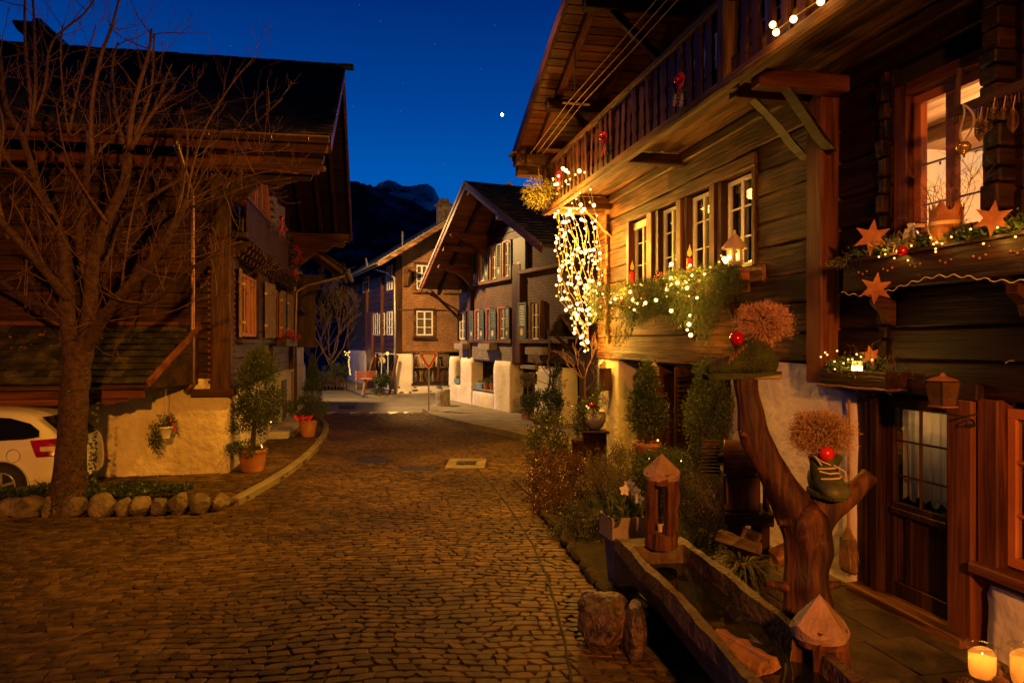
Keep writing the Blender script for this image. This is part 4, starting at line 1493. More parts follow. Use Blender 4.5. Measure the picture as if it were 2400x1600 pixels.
# fairy lights ------------------------------------------------------------
t = rthing('light_curtain', 13.95, 0, 0, 'dense glowing curtain of fairy lights hanging from the far balcony end', 'fairy lights')
pts, wm = [], MB()
rg = random.Random(5)
nst = 15
for i in range(nst):
 f = i / (nst - 1)
 zB = 2.2 + 1.9 * abs(f - .25) ** .9 * rg.uniform(.5, 1.0)
 zT = 5.58 - .42 * f + rg.uniform(-.1, .1)
 n = int((zT - zB) / .145)
 path = []
 for j in range(n + 1):
  g = j / n
  z = zT + (zB - zT) * g
  k1 = max(0.0, 1 - g * 2.9)
  nar = 1 - max(0, (3.45 - z) / 1.3) * .85
  ds = -2.9 * f * k1 ** .9 + .10 * math.sin(j * .9 + i * 2.1) * (1 - k1) + rg.uniform(-.05, .05)
  o = (1.06 + .28 * min(1, f * 2.5)) * k1 + (1 - k1) * (.10 + .88 * (1 - f) * nar + .03 * math.sin(j * 1.7 + i)) + (.12 * (3.2 - z) if z < 3.2 else 0)
  path.append((ds, o, z))
  if rg.random() < .97 and len(pts) < 296:
   pts.append((ds + rg.uniform(-.04, .04), o + rg.uniform(0, .05), z + rg.uniform(-.04, .04)))
 wm.tube(path, .0045, 4, cap=False)
mk('wires', wm, M_['wire'], t, fix=False)
bulbs(t, pts[::4], .036, M_['bulb'])
bulbs(t, pts[1::4], .026, M_['bulb'])
bulbs(t, pts[2::4], .021, M_['bulb_gold'])
bulbs(t, pts[3::4], .016, M_['bulb'])
lamp('light_curtain_lamp', 'POINT', rl(13.0, 1.6, 5.1), 75, YEL, .15)
lamp('light_curtain_lamp', 'POINT', rl(11.4, 1.6, 5.05), 45, YEL, .15)
for (o, z, e) in ((.75, 5.0, 30), (.6, 4.4, 34), (.8, 4.0, 30), (.45, 3.5, 30), (.3, 2.9, 24), (.25, 2.4, 16)):
 lamp('light_curtain_lamp', 'POINT', rl(13.72, o, z), e * 4.2, YEL, .22)
 lamp('light_curtain_lamp', 'POINT', rl(14.25, o, z), e * 1.2, YEL, .22)

t = rthing('fairy_light_string', 5.6, 1.29, 5.25, 'large bright bulbs strung along the balcony edge right of the railing post', 'fairy lights')
cps = [RS(px, py, 1.3) for px, py in ((1816, 59), (1824, 77), (1865, 46), (1884, 33), (1929, 5), (1985, -30), (2040, -60))]
mk('wires', MB().tube([(a - 5.6, .01, b - 5.25 + .03) for a, b in cps], .004, 4), M_['wire'], t, fix=False)
bulbs(t, [(a - 5.6, .03, b - 5.25) for a, b in (cps[0], cps[1], cps[2], cps[4], cps[5])], .03, M_['bulb'], 12)
lamp('fairy_light_lamp', 'POINT', rl(cps[1][0], 1.55, cps[1][1]), 7, YEL, .04)
lamp('fairy_light_lamp', 'POINT', rl(cps[4][0], 1.55, cps[4][1]), 9, YEL, .04)
# ================================================================ DECORATIONS ON THE RIGHT HOUSE
def rp(px, py, out):
 s, z = RS(px, py, out)
 return (s, out, z)

# long planter board with the spruce garland under the four windows
t = rthing('window_box', 10.6, 0, 3.16, 'long plank flower box under the row of four windows', 'flower box')
mk('box', MB().box(-2.35, 2.3, .06, .09, -.1, .1, .006).box(-2.35, 2.3, .27, .30, -.1, .1, .006).box(-2.35, 2.3, .09, .27, -.1, -.07, .004), M_['wood_gold'], t)
for x in (-1.9, 1.6):
 mk('bracket', MB().prism([(.0, -.1), (.28, -.1), (.2, -.2), (.08, -.26), (.0, -.45)], (x, .03, 0), (0, 1, 0), (0, 0, 1), (.08, 0, 0)), M_['wood_dark_y'], t)
mk('soil', MB().box(-2.34, 2.29, .09, .27, -.07, .06), M_['soil'], t)

rs = np.random.RandomState(33)
env = [(1392, 668, 728), (1412, 664, 752), (1440, 668, 822), (1470, 664, 806), (1500, 664, 740), (1530, 656, 728), (1560, 648, 725), (1600, 640, 738), (1640, 632, 758), (1662, 630, 812), (1680, 628, 760), (1705, 626, 672), (1735, 626, 648)]
ex = [e[0] for e in env]
t = rthing('spruce_garland', 10.6, 0, 3.0, 'lush green spruce garland with glowing bulbs draped along the four window sills', 'garland')
Cs, Ds = [], []
for k in range(3300):
 px = rs.uniform(ex[0], ex[-1])
 yt, yb = np.interp(px, ex, [e[1] for e in env]), np.interp(px, ex, [e[2] for e in env])
 f = rs.rand() ** 1.25
 out = .20 + .30 * rs.rand() * (1 - .35 * f)
 s, o, z = rp(px, yt + (yb - yt) * f * .9, out)
 Cs.append((s - 10.6, o, z - 3.0))
 Ds.append((rs.normal() * .6, .55 + rs.normal() * .4, .15 - 1.3 * f + rs.normal() * .35))
V_, F_ = sprigs(rs, Cs, Ds, .19, 15, .034, .0042, .35)
npmk('needles', V_, F_, M_['spruce'], t)
tm = MB()
for k in range(90):
 i = rs.randint(len(Cs))
 c = Vector(Cs[i])
 d = Vector(Ds[i]).normalized()
 tm.tube([c - d * .05, c + d * .1, c + d * .18 - Vector((0, 0, .03))], [.005, .004, .002], 4)
mk('twigs', tm, M_['bark_thin'], t, fix=False, kind='stuff')
gb = [(975, 722), (1107, 728), (1350, 683), (1210, 790), (973, 822), (1080, 850), (1086, 890), (975, 862), (1020, 852), (1122, 800), (945, 900), (760, 866), (685, 917), (623, 957), (703, 973), (735, 998), (793, 996), (547, 990), (579, 966), (490, 932), (466, 857), (455, 698), (975, 1050), (1107, 1083), (1100, 1146), (1088, 1185), (1112, 1222), (712, 1042), (867, 975), (1157, 958), (1360, 700), (640, 930), (1385, 672)]
gw = [rp(1250 + a / 3.016, 380 + b / 3.016, .46) for a, b in gb]
bulbs(t, [(s - 10.6, o, z - 3.0) for s, o, z in gw[::2]], .030, M_['bulb'], 10)
bulbs(t, [(s - 10.6, o, z - 3.0) for s, o, z in gw[1::2]], .020, M_['bulb'], 8)
bulbs(t, [(s - 10.6 + R.uniform(-.22, .22), o + .03, z - 3.0 + R.uniform(-.12, .10)) for s, o, z in gw[:22] * 2], .012, M_['bulb_gold'], 6)
wm = MB()
srt = sorted(gw[:24], key=lambda p: p[0])
wm.tube([(s - 10.6, o - .03, z - 3.0) for s, o, z in srt], .003, 4, cap=False)
mk('wires', wm, M_['wire'], t, fix=False)
bm_ = MB()
for (a, b) in ((880, 780), (895, 800), (870, 812), (905, 785), (862, 832), (878, 840), (640, 885), (655, 875), (665, 890), (648, 900)):
 bm_.ball(Vector(rp(1250 + a / 3.016, 380 + b / 3.016, .42)) - Vector((10.6, 0, 3.0)), .028, 10)
mk('red_berries', bm_, M_['bauble'], t, smooth=True)
rb = MB()
for (a0, b0, a1, b1) in ((850, 850, 770, 945), (870, 830, 900, 900), (640, 960, 570, 1040)):
 p, q = Vector(rp(1250 + a0 / 3.016, 380 + b0 / 3.016, .44)) - Vector((10.6, 0, 3)), Vector(rp(1250 + a1 / 3.016, 380 + b1 / 3.016, .44)) - Vector((10.6, 0, 3))
 rb.grid(lambda u, v: tuple(p.lerp(q, u) + Vector((.04 * (v - .5), .02 * math.sin(u * 7), .015 * math.sin(u * 9)))), 10, 1)
mk('ribbon', rb, M_['red_cloth'], t, fix=False)
for i in (0, 3, 5, 12, 13, 25):
 s, o, z = gw[i]
 lamp('garland_lamp', 'POINT', rl(s, o + .16, z + .03), 24, YEL, .06)

# wooden candles on the garland
for px, py, lab in ((1495, 655, 'red wooden candle with yellow flame by the leftmost window'), (1632, 628, 'red wooden candle with yellow flame by the third window')):
 s, o, z = rp(px, py, .18)
 t = rthing('wooden_candle', s, o + .1, z, lab, 'candle', 'red wooden candles on the garland', turn=.7)
 mk('stick', MB().lathe([(.045, -.1), (.045, .13)], n=14), M_['red_cloth'], t, smooth=False)
 mk('wick', MB().lathe([(.006, .13), (.006, .17)], n=6), M_['black'], t)
 mk('flame', MB().prism([(0, .33), (-.012, .28), (-.035, .22), (-.034, .18), (0, .155), (.034, .18), (.035, .22), (.012, .28)], (0, -.008, 0), (1, 0, 0), (0, 0, 1), (0, .016, 0)), mottle('flame_paint', (.62, .42, .06), (.70, .5, .1), 3, .5, 0), t)
s, o, z = rp(1722, 622, .22)
t = rthing('ceramic_lantern', s, o, z - .05, 'pale ceramic lantern with pointed roof at the right end of the garland', 'lantern')
cer = mottle('pale_ceramic', (0.55, 0.42, 0.26), (0.66, 0.52, 0.34), 3, .4, .1)
mk('body', MB().lathe([(.10, -.12), (.10, .02), (.085, .03), (.085, .10)], n=16).lathe([(.085, .24), (.115, .26)], n=16), cer, t)
for k in range(5):
 a = 2 * PI * k / 5
 mk('pillar', MB().box(.075 * math.cos(a) - .02, .075 * math.cos(a) + .02, .075 * math.sin(a) - .02, .075 * math.sin(a) + .02, .10, .24, .004), cer, t)
mk('roof', MB().lathe([(.16, .255), (.155, .28), (.06, .40), (.012, .46), (.02, .48), (.001, .5)], n=18, cap=False), cer, t, smooth=True)
mk('light', MB().lathe([(.03, .10), (.03, .2)], n=10), M_['bulb'], t)
lamp('lantern_lamp', 'POINT', rl(s - .02, o + .02, z + .13), 2.0, YEL, .03)
s, o, z = rp(1740, 648, .12)
t = rthing('wall_pot', s, o, z, 'small rust coloured trough fixed at the right end of the flower box', 'pot')
mk('body', MB().box(-.1, .1, -.05, .09, -.05, .05, .01).box(-.12, .12, -.07, .11, .05, .075, .01), M_['rust'], t)

# ledge with decorations under the lit window
LO = .34
la, lb = RS(1950, 606, LO)[0], 3.05
lz = RS(2000, 606, LO)[1]
t = rthing('window_ledge_box', 0, 0, lz, 'dark carved flower ledge under the brightly lit window', 'flower box')
mk('board', MB().box(lb, la, .04, LO, -.03, 0, .006), M_['wood_dark'], t)
mk('front', MB().box(lb, la - .12, LO - .06, LO - .03, -.30, -.032, .006), M_['wood_dark'], t)
dots = MB()
for k in range(9):
 for j in range(3):
  dots.ball((la - .35 - k * .32 - j * .055, LO - .028, -.13 - (.02 if j == 1 else 0)), .010, 8)
mk('peg', dots, M_['rust'], t, kind='stuff')
mk('wavy_wire', MB().tube([(la - .12 - .03 * i, LO - .015, -.30 + .012 * math.sin(i * 1.3) - .05 * math.sin(i * .12)) for i in range(66)], .004, 5), M_['ribbon'], t)
for x in (la - .45, la - 1.9):
 mk('bracket', MB().prism([(.0, -.04), (.26, -.30), (.2, -.36), (.2, -.42), (.1, -.5), (.08, -.58), (0, -.62)], (x, .0, 0), (0, 1, 0), (0, 0, 1), (.1, 0, 0)), M_['wood_dark_y'], t)

rs = np.random.RandomState(44)
t = rthing('ledge_garland', la - .2, 0, lz, 'mixed green garland with tiny warm lights on the ledge under the lit window', 'garland')
x = 0.0
parts = []
n = 1500
X = -rs.uniform(-.02, 2.3, n)
C = np.stack([X, LO - .10 + rs.normal(size=n) * .04, np.abs(rs.normal(size=n)) * .045 + .01], 1)
parts.append(rhombs(rs, C, rs.normal(size=(n, 3)) + [0, .6, .7], rs.uniform(.03, .07, n), .010))
Ck = C[::3]
parts.append(sprigs(rs, Ck, rs.normal(size=Ck.shape) * .8 + [0, .5, .3], .1, 8, .02, .003))
V_, F_ = join(*parts)
npmk('greenery', V_, F_, M_['spruce'], t)
n = 260
C = np.stack([-rs.uniform(.35, .85, n), LO - .06 + rs.normal(size=n) * .04, np.abs(rs.normal(size=n)) * .05 + .02], 1)
V_, F_ = rhombs(rs, C, rs.normal(size=(n, 3)) + [0, .3, .5], rs.uniform(.03, .08, n), .003)
npmk('dry_sprigs', V_, F_, M_['dry_brown'], t, kind='stuff')
C = np.stack([rs.uniform(-.05, .22, 160), LO + .0 + rs.normal(size=160) * .03, rs.normal(size=160) * .025 - .01], 1)
V_, F_ = rhombs(rs, C, rs.normal(size=(160, 3)) + [.8, .3, -.5], .06, .004)
npmk('pale_sprigs', V_, F_, M_['mistle'], t)
pl = [(2060, 602), (2096, 605), (2128, 610), (2136, 576), (2181, 557), (2188, 572), (2195, 568), (2208, 571), (2230, 555), (2275, 537), (2193, 590), (2193, 583), (2297, 520), (2305, 571), (2338, 533), (2380, 555), (2075, 596)]
bulbs(t, [tuple(Vector(rp(a, b, LO + .03)) - Vector((la - .2, 0, lz))) for a, b in pl], .0085, M_['bulb_small'], 8)
mk('bauble', MB().ball(Vector(rp(2114, 588, LO + .02)) - Vector((la - .2, 0, lz)), .045, 16), M_['bauble'], t, smooth=True)
for a, b, e in ((2075, 590, .9), (2190, 565, .7), (2305, 560, 1.0), (2370, 545, 1.0)):
 q = rp(a, b, LO + .07)
 lamp('ledge_lamp', 'POINT', rl(*q), e * 2.4, YEL, .03)

def rusty_star(px, py, out, size, label, group=None, turn=0.0, rot=0.12, rod=None):
 s, o, z = rp(px, py, out)
 t = rthing('rusty_star', s, o, z, label, 'star', group, .8 + turn * .4)
 mk('plate', MB().prism([(-a, b) for a, b in star_poly(size, size * .44, 6, rot)], (0, -.003, 0), (1, 0, 0), (0, 0, 1), (0, .006, 0)), M_['rust'], t)
 if rod:
  mk('rod', MB().tube([(0, -.006, 0), (.02, -.006, -rod)], .005, 6), M_['rust'], t)
 return t
rusty_star(2044, 556, .32, .165, 'large rusty six-pointed star standing on the left end of the ledge', turn=-.35, rod=.2)
rusty_star(2053, 676, .38, .145, 'rusty six-pointed star hanging below the ledge', turn=-.35)
rusty_star(2327, 512, .38, .13, 'dark six-pointed star standing in the greenery before the window', turn=-.2)
# stone bottle
s, o, z = rp(2135, 566, .2)
t = rthing('stone_bottle', s, o, lz, 'pale stoneware bottle standing on the ledge at the window corner', 'bottle')
mk('body', MB().lathe([(.055, 0), (.062, .02), (.062, .15), (.05, .175), (.026, .19), (.024, .22), (.032, .225), (.03, .24)], n=18), mottle('stoneware', (.34, .30, .26), (.48, .43, .38), 5, .35, .1), t, smooth=True)
# crown vase with twigs
s, o, z = rp(2218, 540, .2)
t = rthing('crown_vase', s, o, lz, 'rusty crown shaped vase of bare twigs tied with a gold ribbon', 'vase')
cr_ = MB()
n = 30
vs = []
for i in range(n):
 a = 2 * PI * i / n
 zz = .25 + .11 * abs(((i / 5.0) % 1) - .5) * 2
 vs += [(.12 * math.cos(a), .12 * math.sin(a), 0), (.125 * math.cos(a), .125 * math.sin(a), zz)]
cr_.add(vs, [(2 * i, 2 * ((i + 1) % n), 2 * ((i + 1) % n) + 1, 2 * i + 1) for i in range(n)])
mk('crown', cr_, M_['rust'], t, fix=False)
br = []
rg = random.Random(8)
for k in range(12):
 a = rg.uniform(0, 2 * PI)
 branch_paths(rg, (.05 * math.cos(a), .05 * math.sin(a), .1), (math.cos(a) * rg.uniform(.3, 1.3), .3 * math.sin(a) + .2, 1.0), rg.uniform(.35, .52), .0045, 2, br, .1, .25, 4, (2, 3), (.4, .7), .0016)
tw = MB()
for p_, r_, d_ in br:
 tw.tube(p_, r_, 4, cap=False)
mk('twigs', tw, M_['bark_thin'], t, fix=False, kind='stuff')
mk('ribbon', MB().grid(lambda u, v: (.128 * math.cos(u * 2 * PI), .128 * math.sin(u * 2 * PI), .16 + .03 * v), 24, 1, True)
   .grid(lambda u, v: (.10 + .25 * u, .11 + .02 * math.sin(u * 5), .16 + .03 * v + .01 * math.sin(u * 6)), 8, 1)
   .grid(lambda u, v: (.02 - .03 * u + .02 * v, .14 + .01 * math.sin(u * 5), .17 - .13 * u), 6, 1), M_['ribbon'], t, fix=False)

# hanging rake with pine cones in front of the lit window
t = rthing('hanging_rake', 0, 0, 0, 'old wooden rake hung across the lit window with pine cones and ribbons', 'rake')
a_, b_r = Vector(rp(2226, 268, .30)), Vector(rp(2420, 190, .30))
mk('head', MB().beam(a_, b_r, .03, .075, c=.006), M_['wood_dark'], t)
for k in range(16):
 q = a_.lerp(b_r, .35 + k * .042)
 mk('tooth', MB().beam(q - Vector((0, 0, .02)), q - Vector((0, 0, .11)), .012, .010, up=(1, 0, 0), c=.002), M_['wood_dark_z'], t)
p1, p2 = Vector(rp(2248, 162, .26)), Vector(rp(2240, 290, .30))
mk('handle', MB().tube([p1, (p1 + p2) / 2, p2], [.018, .022, .02], 8), M_['wood_dark_z'], t)
def cone_mesh(L, r, rows=11):
 mb = MB()
 for j in range(rows):
  f = j / (rows - 1)
  z = -L * f
  rr_ = r * math.sin(PI * min(.97, .12 + f * .86)) ** .7
  for k in range(8):
   a = 2 * PI * (k + .5 * (j % 2)) / 8
   c, s = math.cos(a), math.sin(a)
   mb.add([(c * rr_ * .3, s * rr_ * .3, z), (c * rr_ - s * rr_ * .34, s * rr_ + c * rr_ * .34, z - .004), (c * rr_ * 1.15, s * rr_ * 1.15, z - .012), (c * rr_ + s * rr_ * .34, s * rr_ - c * rr_ * .34, z - .004)], [(0, 1, 2, 3)])
 mb.tube([(0, 0, .01), (0, 0, -L)], [r * .35, r * .3], 6)
 return mb
cl = cone_mesh(.15, .034, 15)
cs_ = cone_mesh(.07, .04, 7)
first = {}
for i, (px, py, kind_, lab) in enumerate(((2296, 282, 'l', 'long pine cone hanging nearest the gold heart'), (2374, 258, 'l', 'long pine cone hanging at the right under the rake'), (2328, 255, 's', 'round pine cone left of a pair under the rake'), (2352, 256, 's', 'round pine cone right of a pair under the rake'), (2310, 285, 's', 'round pine cone beside the long cone by the heart'))):
 s, o, z = rp(px, py, .33)
 t = rthing('pine_cone', s, o, z, lab, 'pine cone', 'pine cones hung under the rake')
 mk('scales', cl if kind_ == 'l' else cs_, M_['cone'], t, fix=False)
 mk('string', MB().tube([(0, 0, .01), (0, -.02, .10)], .003, 4), M_['ribbon'], t)
s, o, z = rp(2258, 348, .33)
t = rthing('gold_heart', s, o, z, 'gold glass heart ornament hanging on a ribbon by the window', 'ornament')
mk('heart', MB().lathe([(.001, -.055), (.03, -.03), (.05, .0), (.052, .02), (.035, .045), (.001, .04)], n=14, cap=False), M_['gold'], t, smooth=True)
mk('ribbon', MB().grid(lambda u, v: (.02 * math.sin(u * 6) + .02 * v, 0, .04 + .30 * u), 10, 1).grid(lambda u, v: (-.02 - .1 * math.sin(u * 3) + .022 * v, .01, .04 + .28 * u), 10, 1), M_['ribbon'], t, fix=False)

# shelf with a glowing nest on the wall beside the post
s0_, s1_ = RS(1918, 860, .3)[0], RS(2072, 890, .3)[0]
zt = RS(1990, 868, .3)[1]
t = rthing('nest_shelf', (s0_ + s1_) / 2, 0, zt, 'small wall shelf box filled with glowing moss nest, star and twigs', 'shelf')
hw = (s0_ - s1_) / 2
mk('box', MB().box(-hw, hw, .26, .285, -.14, 0, .005).box(-hw, hw, .02, .26, -.14, -.115, .004).box(-hw, -hw + .025, .02, .26, -.115, 0, .004).box(hw - .025, hw, .02, .26, -.115, 0, .004), M_['wood_dark'], t)
mk('bark_edge', MB().beam((-hw - .02, .15, -.155), (hw + .03, .15, -.16), .30, .025, c=.006, seg=8, wob=.006), M_['wood_gold'], t)
V_, F_ = clumps(rs, (0, .15, .02), (hw, .15, .10), 30, 40, (.03, .03, .02), .035, .006, up=.8)
V2, F2 = sprigs(rs, rs.normal(size=(70, 3)) * [hw * .5, .06, .02] + [0, .18, .02], rs.normal(size=(70, 3)) * .7 + [0, .5, .2], .12, 9, .022, .003)
npmk('moss_greens', *join((V_, F_), (V2, F2)), M_['spruce'], t)
br, tw = [], MB()
for k in range(9):
 xx = rg.uniform(-hw, hw)
 branch_paths(rg, (xx, .1, .02), (xx * 1.5, .1, 1), rg.uniform(.15, .26), .003, 1, br, .1, .3, 4, (2, 3), (.4, .6), .0014)
for p_, r_, d_ in br:
 tw.tube(p_, r_, 4, cap=False)
mk('twigs', tw, M_['bark_thin'], t, fix=False, kind='stuff')
mk('star', MB().prism(star_poly(.10, .045, 6, .2), (-.05, .10, .14), (.65, .75, 0), (0, 0, 1), (0, .005, 0)), M_['rust'], t)
candle_m = glow('lit_candle_wax', (1.0, 0.42, 0.06), 5.0)
candle_core = glow('candle_core', (1.0, 0.66, 0.2), 14.0)
mk('candle', MB().lathe([(.045, -.02), (.045, .075), (.04, .085), (.03, .07)], c=(.03, .19, .0), n=14), candle_m, t)
mk('candle_glow', MB().lathe([(.047, -.0), (.047, .04)], c=(.03, .192, .0), n=14), candle_core, t)
bulbs(t, [tuple(Vector(rp(a, b, .32)) - Vector(((s0_ + s1_) / 2, 0, zt))) for a, b in ((1924, 836), (1934, 826), (1939, 831), (1956, 847), (1957, 865), (1977, 851), (2008, 830), (2018, 836), (2044, 843), (1962, 822), (1988, 842), (1998, 842))], .0095, M_['bulb_small'], 8)
for a, b, e in ((1985, 845, 2.4), (2040, 840, 1.2), (1935, 835, .7)):
 lamp('nest_lamp', 'POINT', rl(*rp(a, b, .40)), e * 1.6, YEL, .03)

# wall lantern over the door
s, o, z = rp(2210, 890, .34)
t = rthing('wall_lantern', s, o, z, 'unlit antique iron wall lantern on a scrolled bracket over the door', 'wall lantern')
mk('cap', MB().lathe([(.145, -.005), (.15, 0), (.03, .03), (.02, .05), (.001, .06)], n=4, cap=False), M_['rust'], t)
cg = MB()
gl = MB()
wt, wb, h_ = .085, .062, .20
for k in range(4):
 a = PI / 4 + k * PI / 2
 p = Vector((wt * 1.41 * math.cos(a), wt * 1.41 * math.sin(a), -.01))
 q = Vector((wb * 1.41 * math.cos(a), wb * 1.41 * math.sin(a), -h_))
 a2 = a + PI / 2
 p2_ = Vector((wt * 1.41 * math.cos(a2), wt * 1.41 * math.sin(a2), -.01))
 q2_ = Vector((wb * 1.41 * math.cos(a2), wb * 1.41 * math.sin(a2), -h_))
 cg.tube([p, q], .006, 5).tube([q, q2_], .006, 5).tube([p, p2_], .006, 5)
 gl.quad(p, p2_, q2_, q)
 m = (p + p2_ + q + q2_) / 4
 dx = (p2_ - p).normalized()
 for ang in range(3):
  c0 = m + dx * (.022 * (ang - 1)) + Vector((0, 0, .018 if ang == 1 else -.005))
  cg.tube([c0 + dx * .018 * math.cos(u * PI / 4) + Vector((0, 0, .018 * math.sin(u * PI / 4))) for u in range(9)], .0022, 4)
mk('cage', cg, M_['black'], t, fix=False)
mk('lantern_glass', gl, mottle('amber_glass', (.07, .035, .012), (.13, .07, .025), 6, .25, .2), t, fix=False)
mk('base', MB().box(-.075, .075, -.075, .075, -h_ - .015, -h_, .003), M_['rust'], t)
mk('scroll_bracket', MB().tube([(0, 0, -h_ - .01), (0, -.06, -h_ - .07), (-.01, -.18, -h_ - .09), (-.02, -.30, -h_ - .07)], .008, 6)
   .tube([(-.02, -.30 + .0, -h_ - .16 + .0)] + [(-.02, -.24 + .05 * (1 - i / 14) * math.cos(i * .6), -h_ - .15 + .05 * (1 - i / 14) * math.sin(i * .6)) for i in range(14)], .006, 5), M_['black'], t)
mk('plate', MB().box(-.05, .03, -.325, -.31, -h_ - .24, -h_ + .02, .004), M_['black'], t)

# broom on the wall
s, o, z = rp(1988, 1230, .09)
t = rthing('straw_broom', s, o, z, 'straw broom hanging on the white wall beside the door', 'broom')
mk('handle', MB().tube([(0, 0, -.02), (0, -.01, 1.25)], .012, 8), M_['wood_fresh'], t)
mk('brush', MB().lathe([(.022, .0), (.05, -.06), (.115, -.14), (.125, -.3), (.135, -.42), (.11, -.46), (.02, -.45)], n=26, sy=.35), mottle('straw', (.14, .07, .025), (.27, .15, .06), 30, .8, .9, 90, .01), t, smooth=True)
V_, F_ = rhombs(rs, np.stack([rs.uniform(-.1, .1, 240), rs.uniform(-.035, .045, 240), rs.uniform(-.36, -.12, 240)], 1), np.stack([rs.normal(size=240) * .10, rs.normal(size=240) * .05, -np.ones(240)], 1), .17, .0025)
npmk('straws', V_, F_, M_['dry_brown'], t)
bt = MB()
for k in range(5):
 zz = -.13 - k * .022
 bt.tube([(.125 * math.cos(a), .046 * math.sin(a), zz) for a in [2 * PI * i / 20 for i in range(21)]], .0025, 4, cap=False)
mk('stitching', bt, M_['black'], t, fix=False)
t = mk('wall_hook', MB().tube([(0, 0, 0), (0, .05, 0), (.02, .06, -.02), (.03, .05, -.01)], .004, 5), M_['steel'], loc=rl(*rp(2378, 845, .0)))
t.rotation_euler = (0, 0, RZ)
setp(t, None, 'tiny bare hook on the dark planks near the right picture edge', 'hook')

# letter box with tiny house on the far masonry pillar
s, o, z = rp(1424, 890, .02)
t = rthing('letter_box', s - .12, .0, z - .2, 'brown wooden letter box on the glowing white pillar', 'letter box')
mk('box', MB().box(-.12, .12, .02, .2, 0, .42, .01), M_['wood_dark_z'], t)
mk('lid', MB().box(-.14, .14, .02, .22, .42, .44, .006), M_['wood_dark'], t)
mk('slot', MB().box(-.08, .08, .2, .204, .33, .35), M_['void'], t)
mk('tiny_house', MB().box(-.02, .10, .1, .19, .44, .52, .004).prism([(-.07, .52), (.07, .52), (0, .6)], (-.02, .145, 0), (0, 1, 0), (0, 0, 1), (.12, 0, 0)), cer, t)
# small lantern behind the potted conifer
s, o, z = rp(1535, 858, .12)
t = rthing('hanging_lantern', s, o, z, 'small brass lantern hanging behind the tip of the potted conifer', 'lantern')
mk('cage', MB().box(-.06, .06, -.06, .06, -.16, -.145, .003).tube([(-.055, -.055, -.15), (-.055, -.055, 0)], .005, 5).tube([(.055, -.055, -.15), (.055, -.055, 0)], .005, 5).tube([(-.055, .055, -.15), (-.055, .055, 0)], .005, 5).tube([(.055, .055, -.15), (.055, .055, 0)], .005, 5), M_['black'], t)
mk('cap', MB().lathe([(.11, 0), (.04, .05), (.012, .07), (.012, .1)], n=4), M_['black'], t)
mk('lantern_glass', MB().box(-.05, .05, -.05, .05, -.145, -.005), M_['curtain'], t)

# mistletoe ball
s, o, z = rp(1262, 452, 1.5)
t = rthing('mistletoe_ball', s, o, z, 'yellow-green mistletoe ball hanging under the far eave corner', 'mistletoe')
rs = np.random.RandomState(3)
C = unit(rs.normal(size=(900, 3))) * (rs.rand(900, 1) ** .4) * .30
V_, F_ = rhombs(rs, C, C * 3 + rs.normal(size=C.shape) * .35 + [0, 0, -.25], rs.uniform(.05, .1, 900), .010)
npmk('leaves', V_, F_, M_['mistle'], t)
V_, F_ = sticks(rs, (0, 0, 0), .33, 160, .003, 1)
npmk('stems', V_, F_, M_['mistle'], t)
mk('string', MB().tube([(0, 0, .2), (0, 0, .5)], .006, 5), M_['wire'], t)

# ================================================================ FOREGROUND BY THE FOUNTAIN
# hollowed log trough
A, B = Vector((1.27, 6.78, 0)), Vector((1.66, 3.55, 0))
ax = (B - A).normalized()
t = thing('water_trough', A, math.atan2(ax.y, ax.x), 'weathered hollow log water trough in the foreground', 'water trough')
L = (B - A).length
wood_tr = mottle('mossy_trough_wood', (0.035, 0.018, 0.009), (0.09, 0.05, 0.022), 5.0, 0.6, 1.0, 22, 0.03, c3=(0.11, 0.10, 0.035))
def trough():
 mb = MB()
 nx, rows = 34, []
 zt_, w = .62, .32
 # cross-section: outer left rim -> bottom -> outer right rim -> inner right -> inner left
 outer = [(-w, zt_), (-w - .01, zt_ - .12), (-w + .05, zt_ - .30), (-w + .16, zt_ - .42), (w - .16, zt_ - .42), (w - .05, zt_ - .30), (w + .01, zt_ - .12), (w, zt_)]
 inner = [(w - .075, zt_ - .003), (w - .085, zt_ - .14), (w - .11, zt_ - .27), (-w + .11, zt_ - .27), (-w + .085, zt_ - .14), (-w + .075, zt_ - .003)]
 vs, fs = [], []
 xs = [0, .03] + [.03 + .37 * k / 3 for k in (1, 2, 3)] + [.4 + (L - .4 - .25) * k / (nx - 7) for k in range(1, nx - 6)] + [L - .12, L]
 for i, x in enumerate(xs):
  solid = x < .399 or x > L - .2
  for k, (y, z) in enumerate(outer + inner):
   if solid and k >= len(outer):
    y, z = inner[k - len(outer)][0], zt_ - .004
   if x < .04:
    z = max(z, zt_ - .16 - (.0 if x > .01 else -.06))
   q = noise.noise(Vector((x * 2.2, y * 5, z * 5)))
   q2 = noise.noise(Vector((x * 9, y * 9, z * 9 + 5)))
   vs.append((x, y + q * .022 + q2 * .008, z + q * .012 + q2 * .007 + .02 * math.sin(x * 1.3)))
 w_ = len(outer) + len(inner)
 for i in range(len(xs) - 1):
  for k in range(w_):
   a = i * w_ + k
   b = i * w_ + (k + 1) % w_
   fs.append((a, b, b + w_, a + w_))
 fs.append(tuple(range(w_)))
 fs.append(tuple((len(xs) - 1) * w_ + k for k in range(w_)))
 mb.add(vs, fs)
 return mb
mk('hollowed_log', trough(), wood_tr, t, smooth=False)
wm_ = mottle('dark_water', (0.006, 0.006, 0.004), (0.010, 0.009, 0.006), 2.0, 0.03, 0.12, 5.0, 0.01, spec=0.7)
mk('water', MB().grid(lambda u, v: (.41 + (L - .62) * u, -.245 + .49 * v, .50 + .001 * math.sin(u * 40)), 30, 6), wm_, t, fix=False, smooth=True)
for x in (.7, 2.5):
 mk('support', MB().box(x, x + .22, -.3, .3, 0, .24, .03, wob=.01), M_['wood_dark_y'], t)
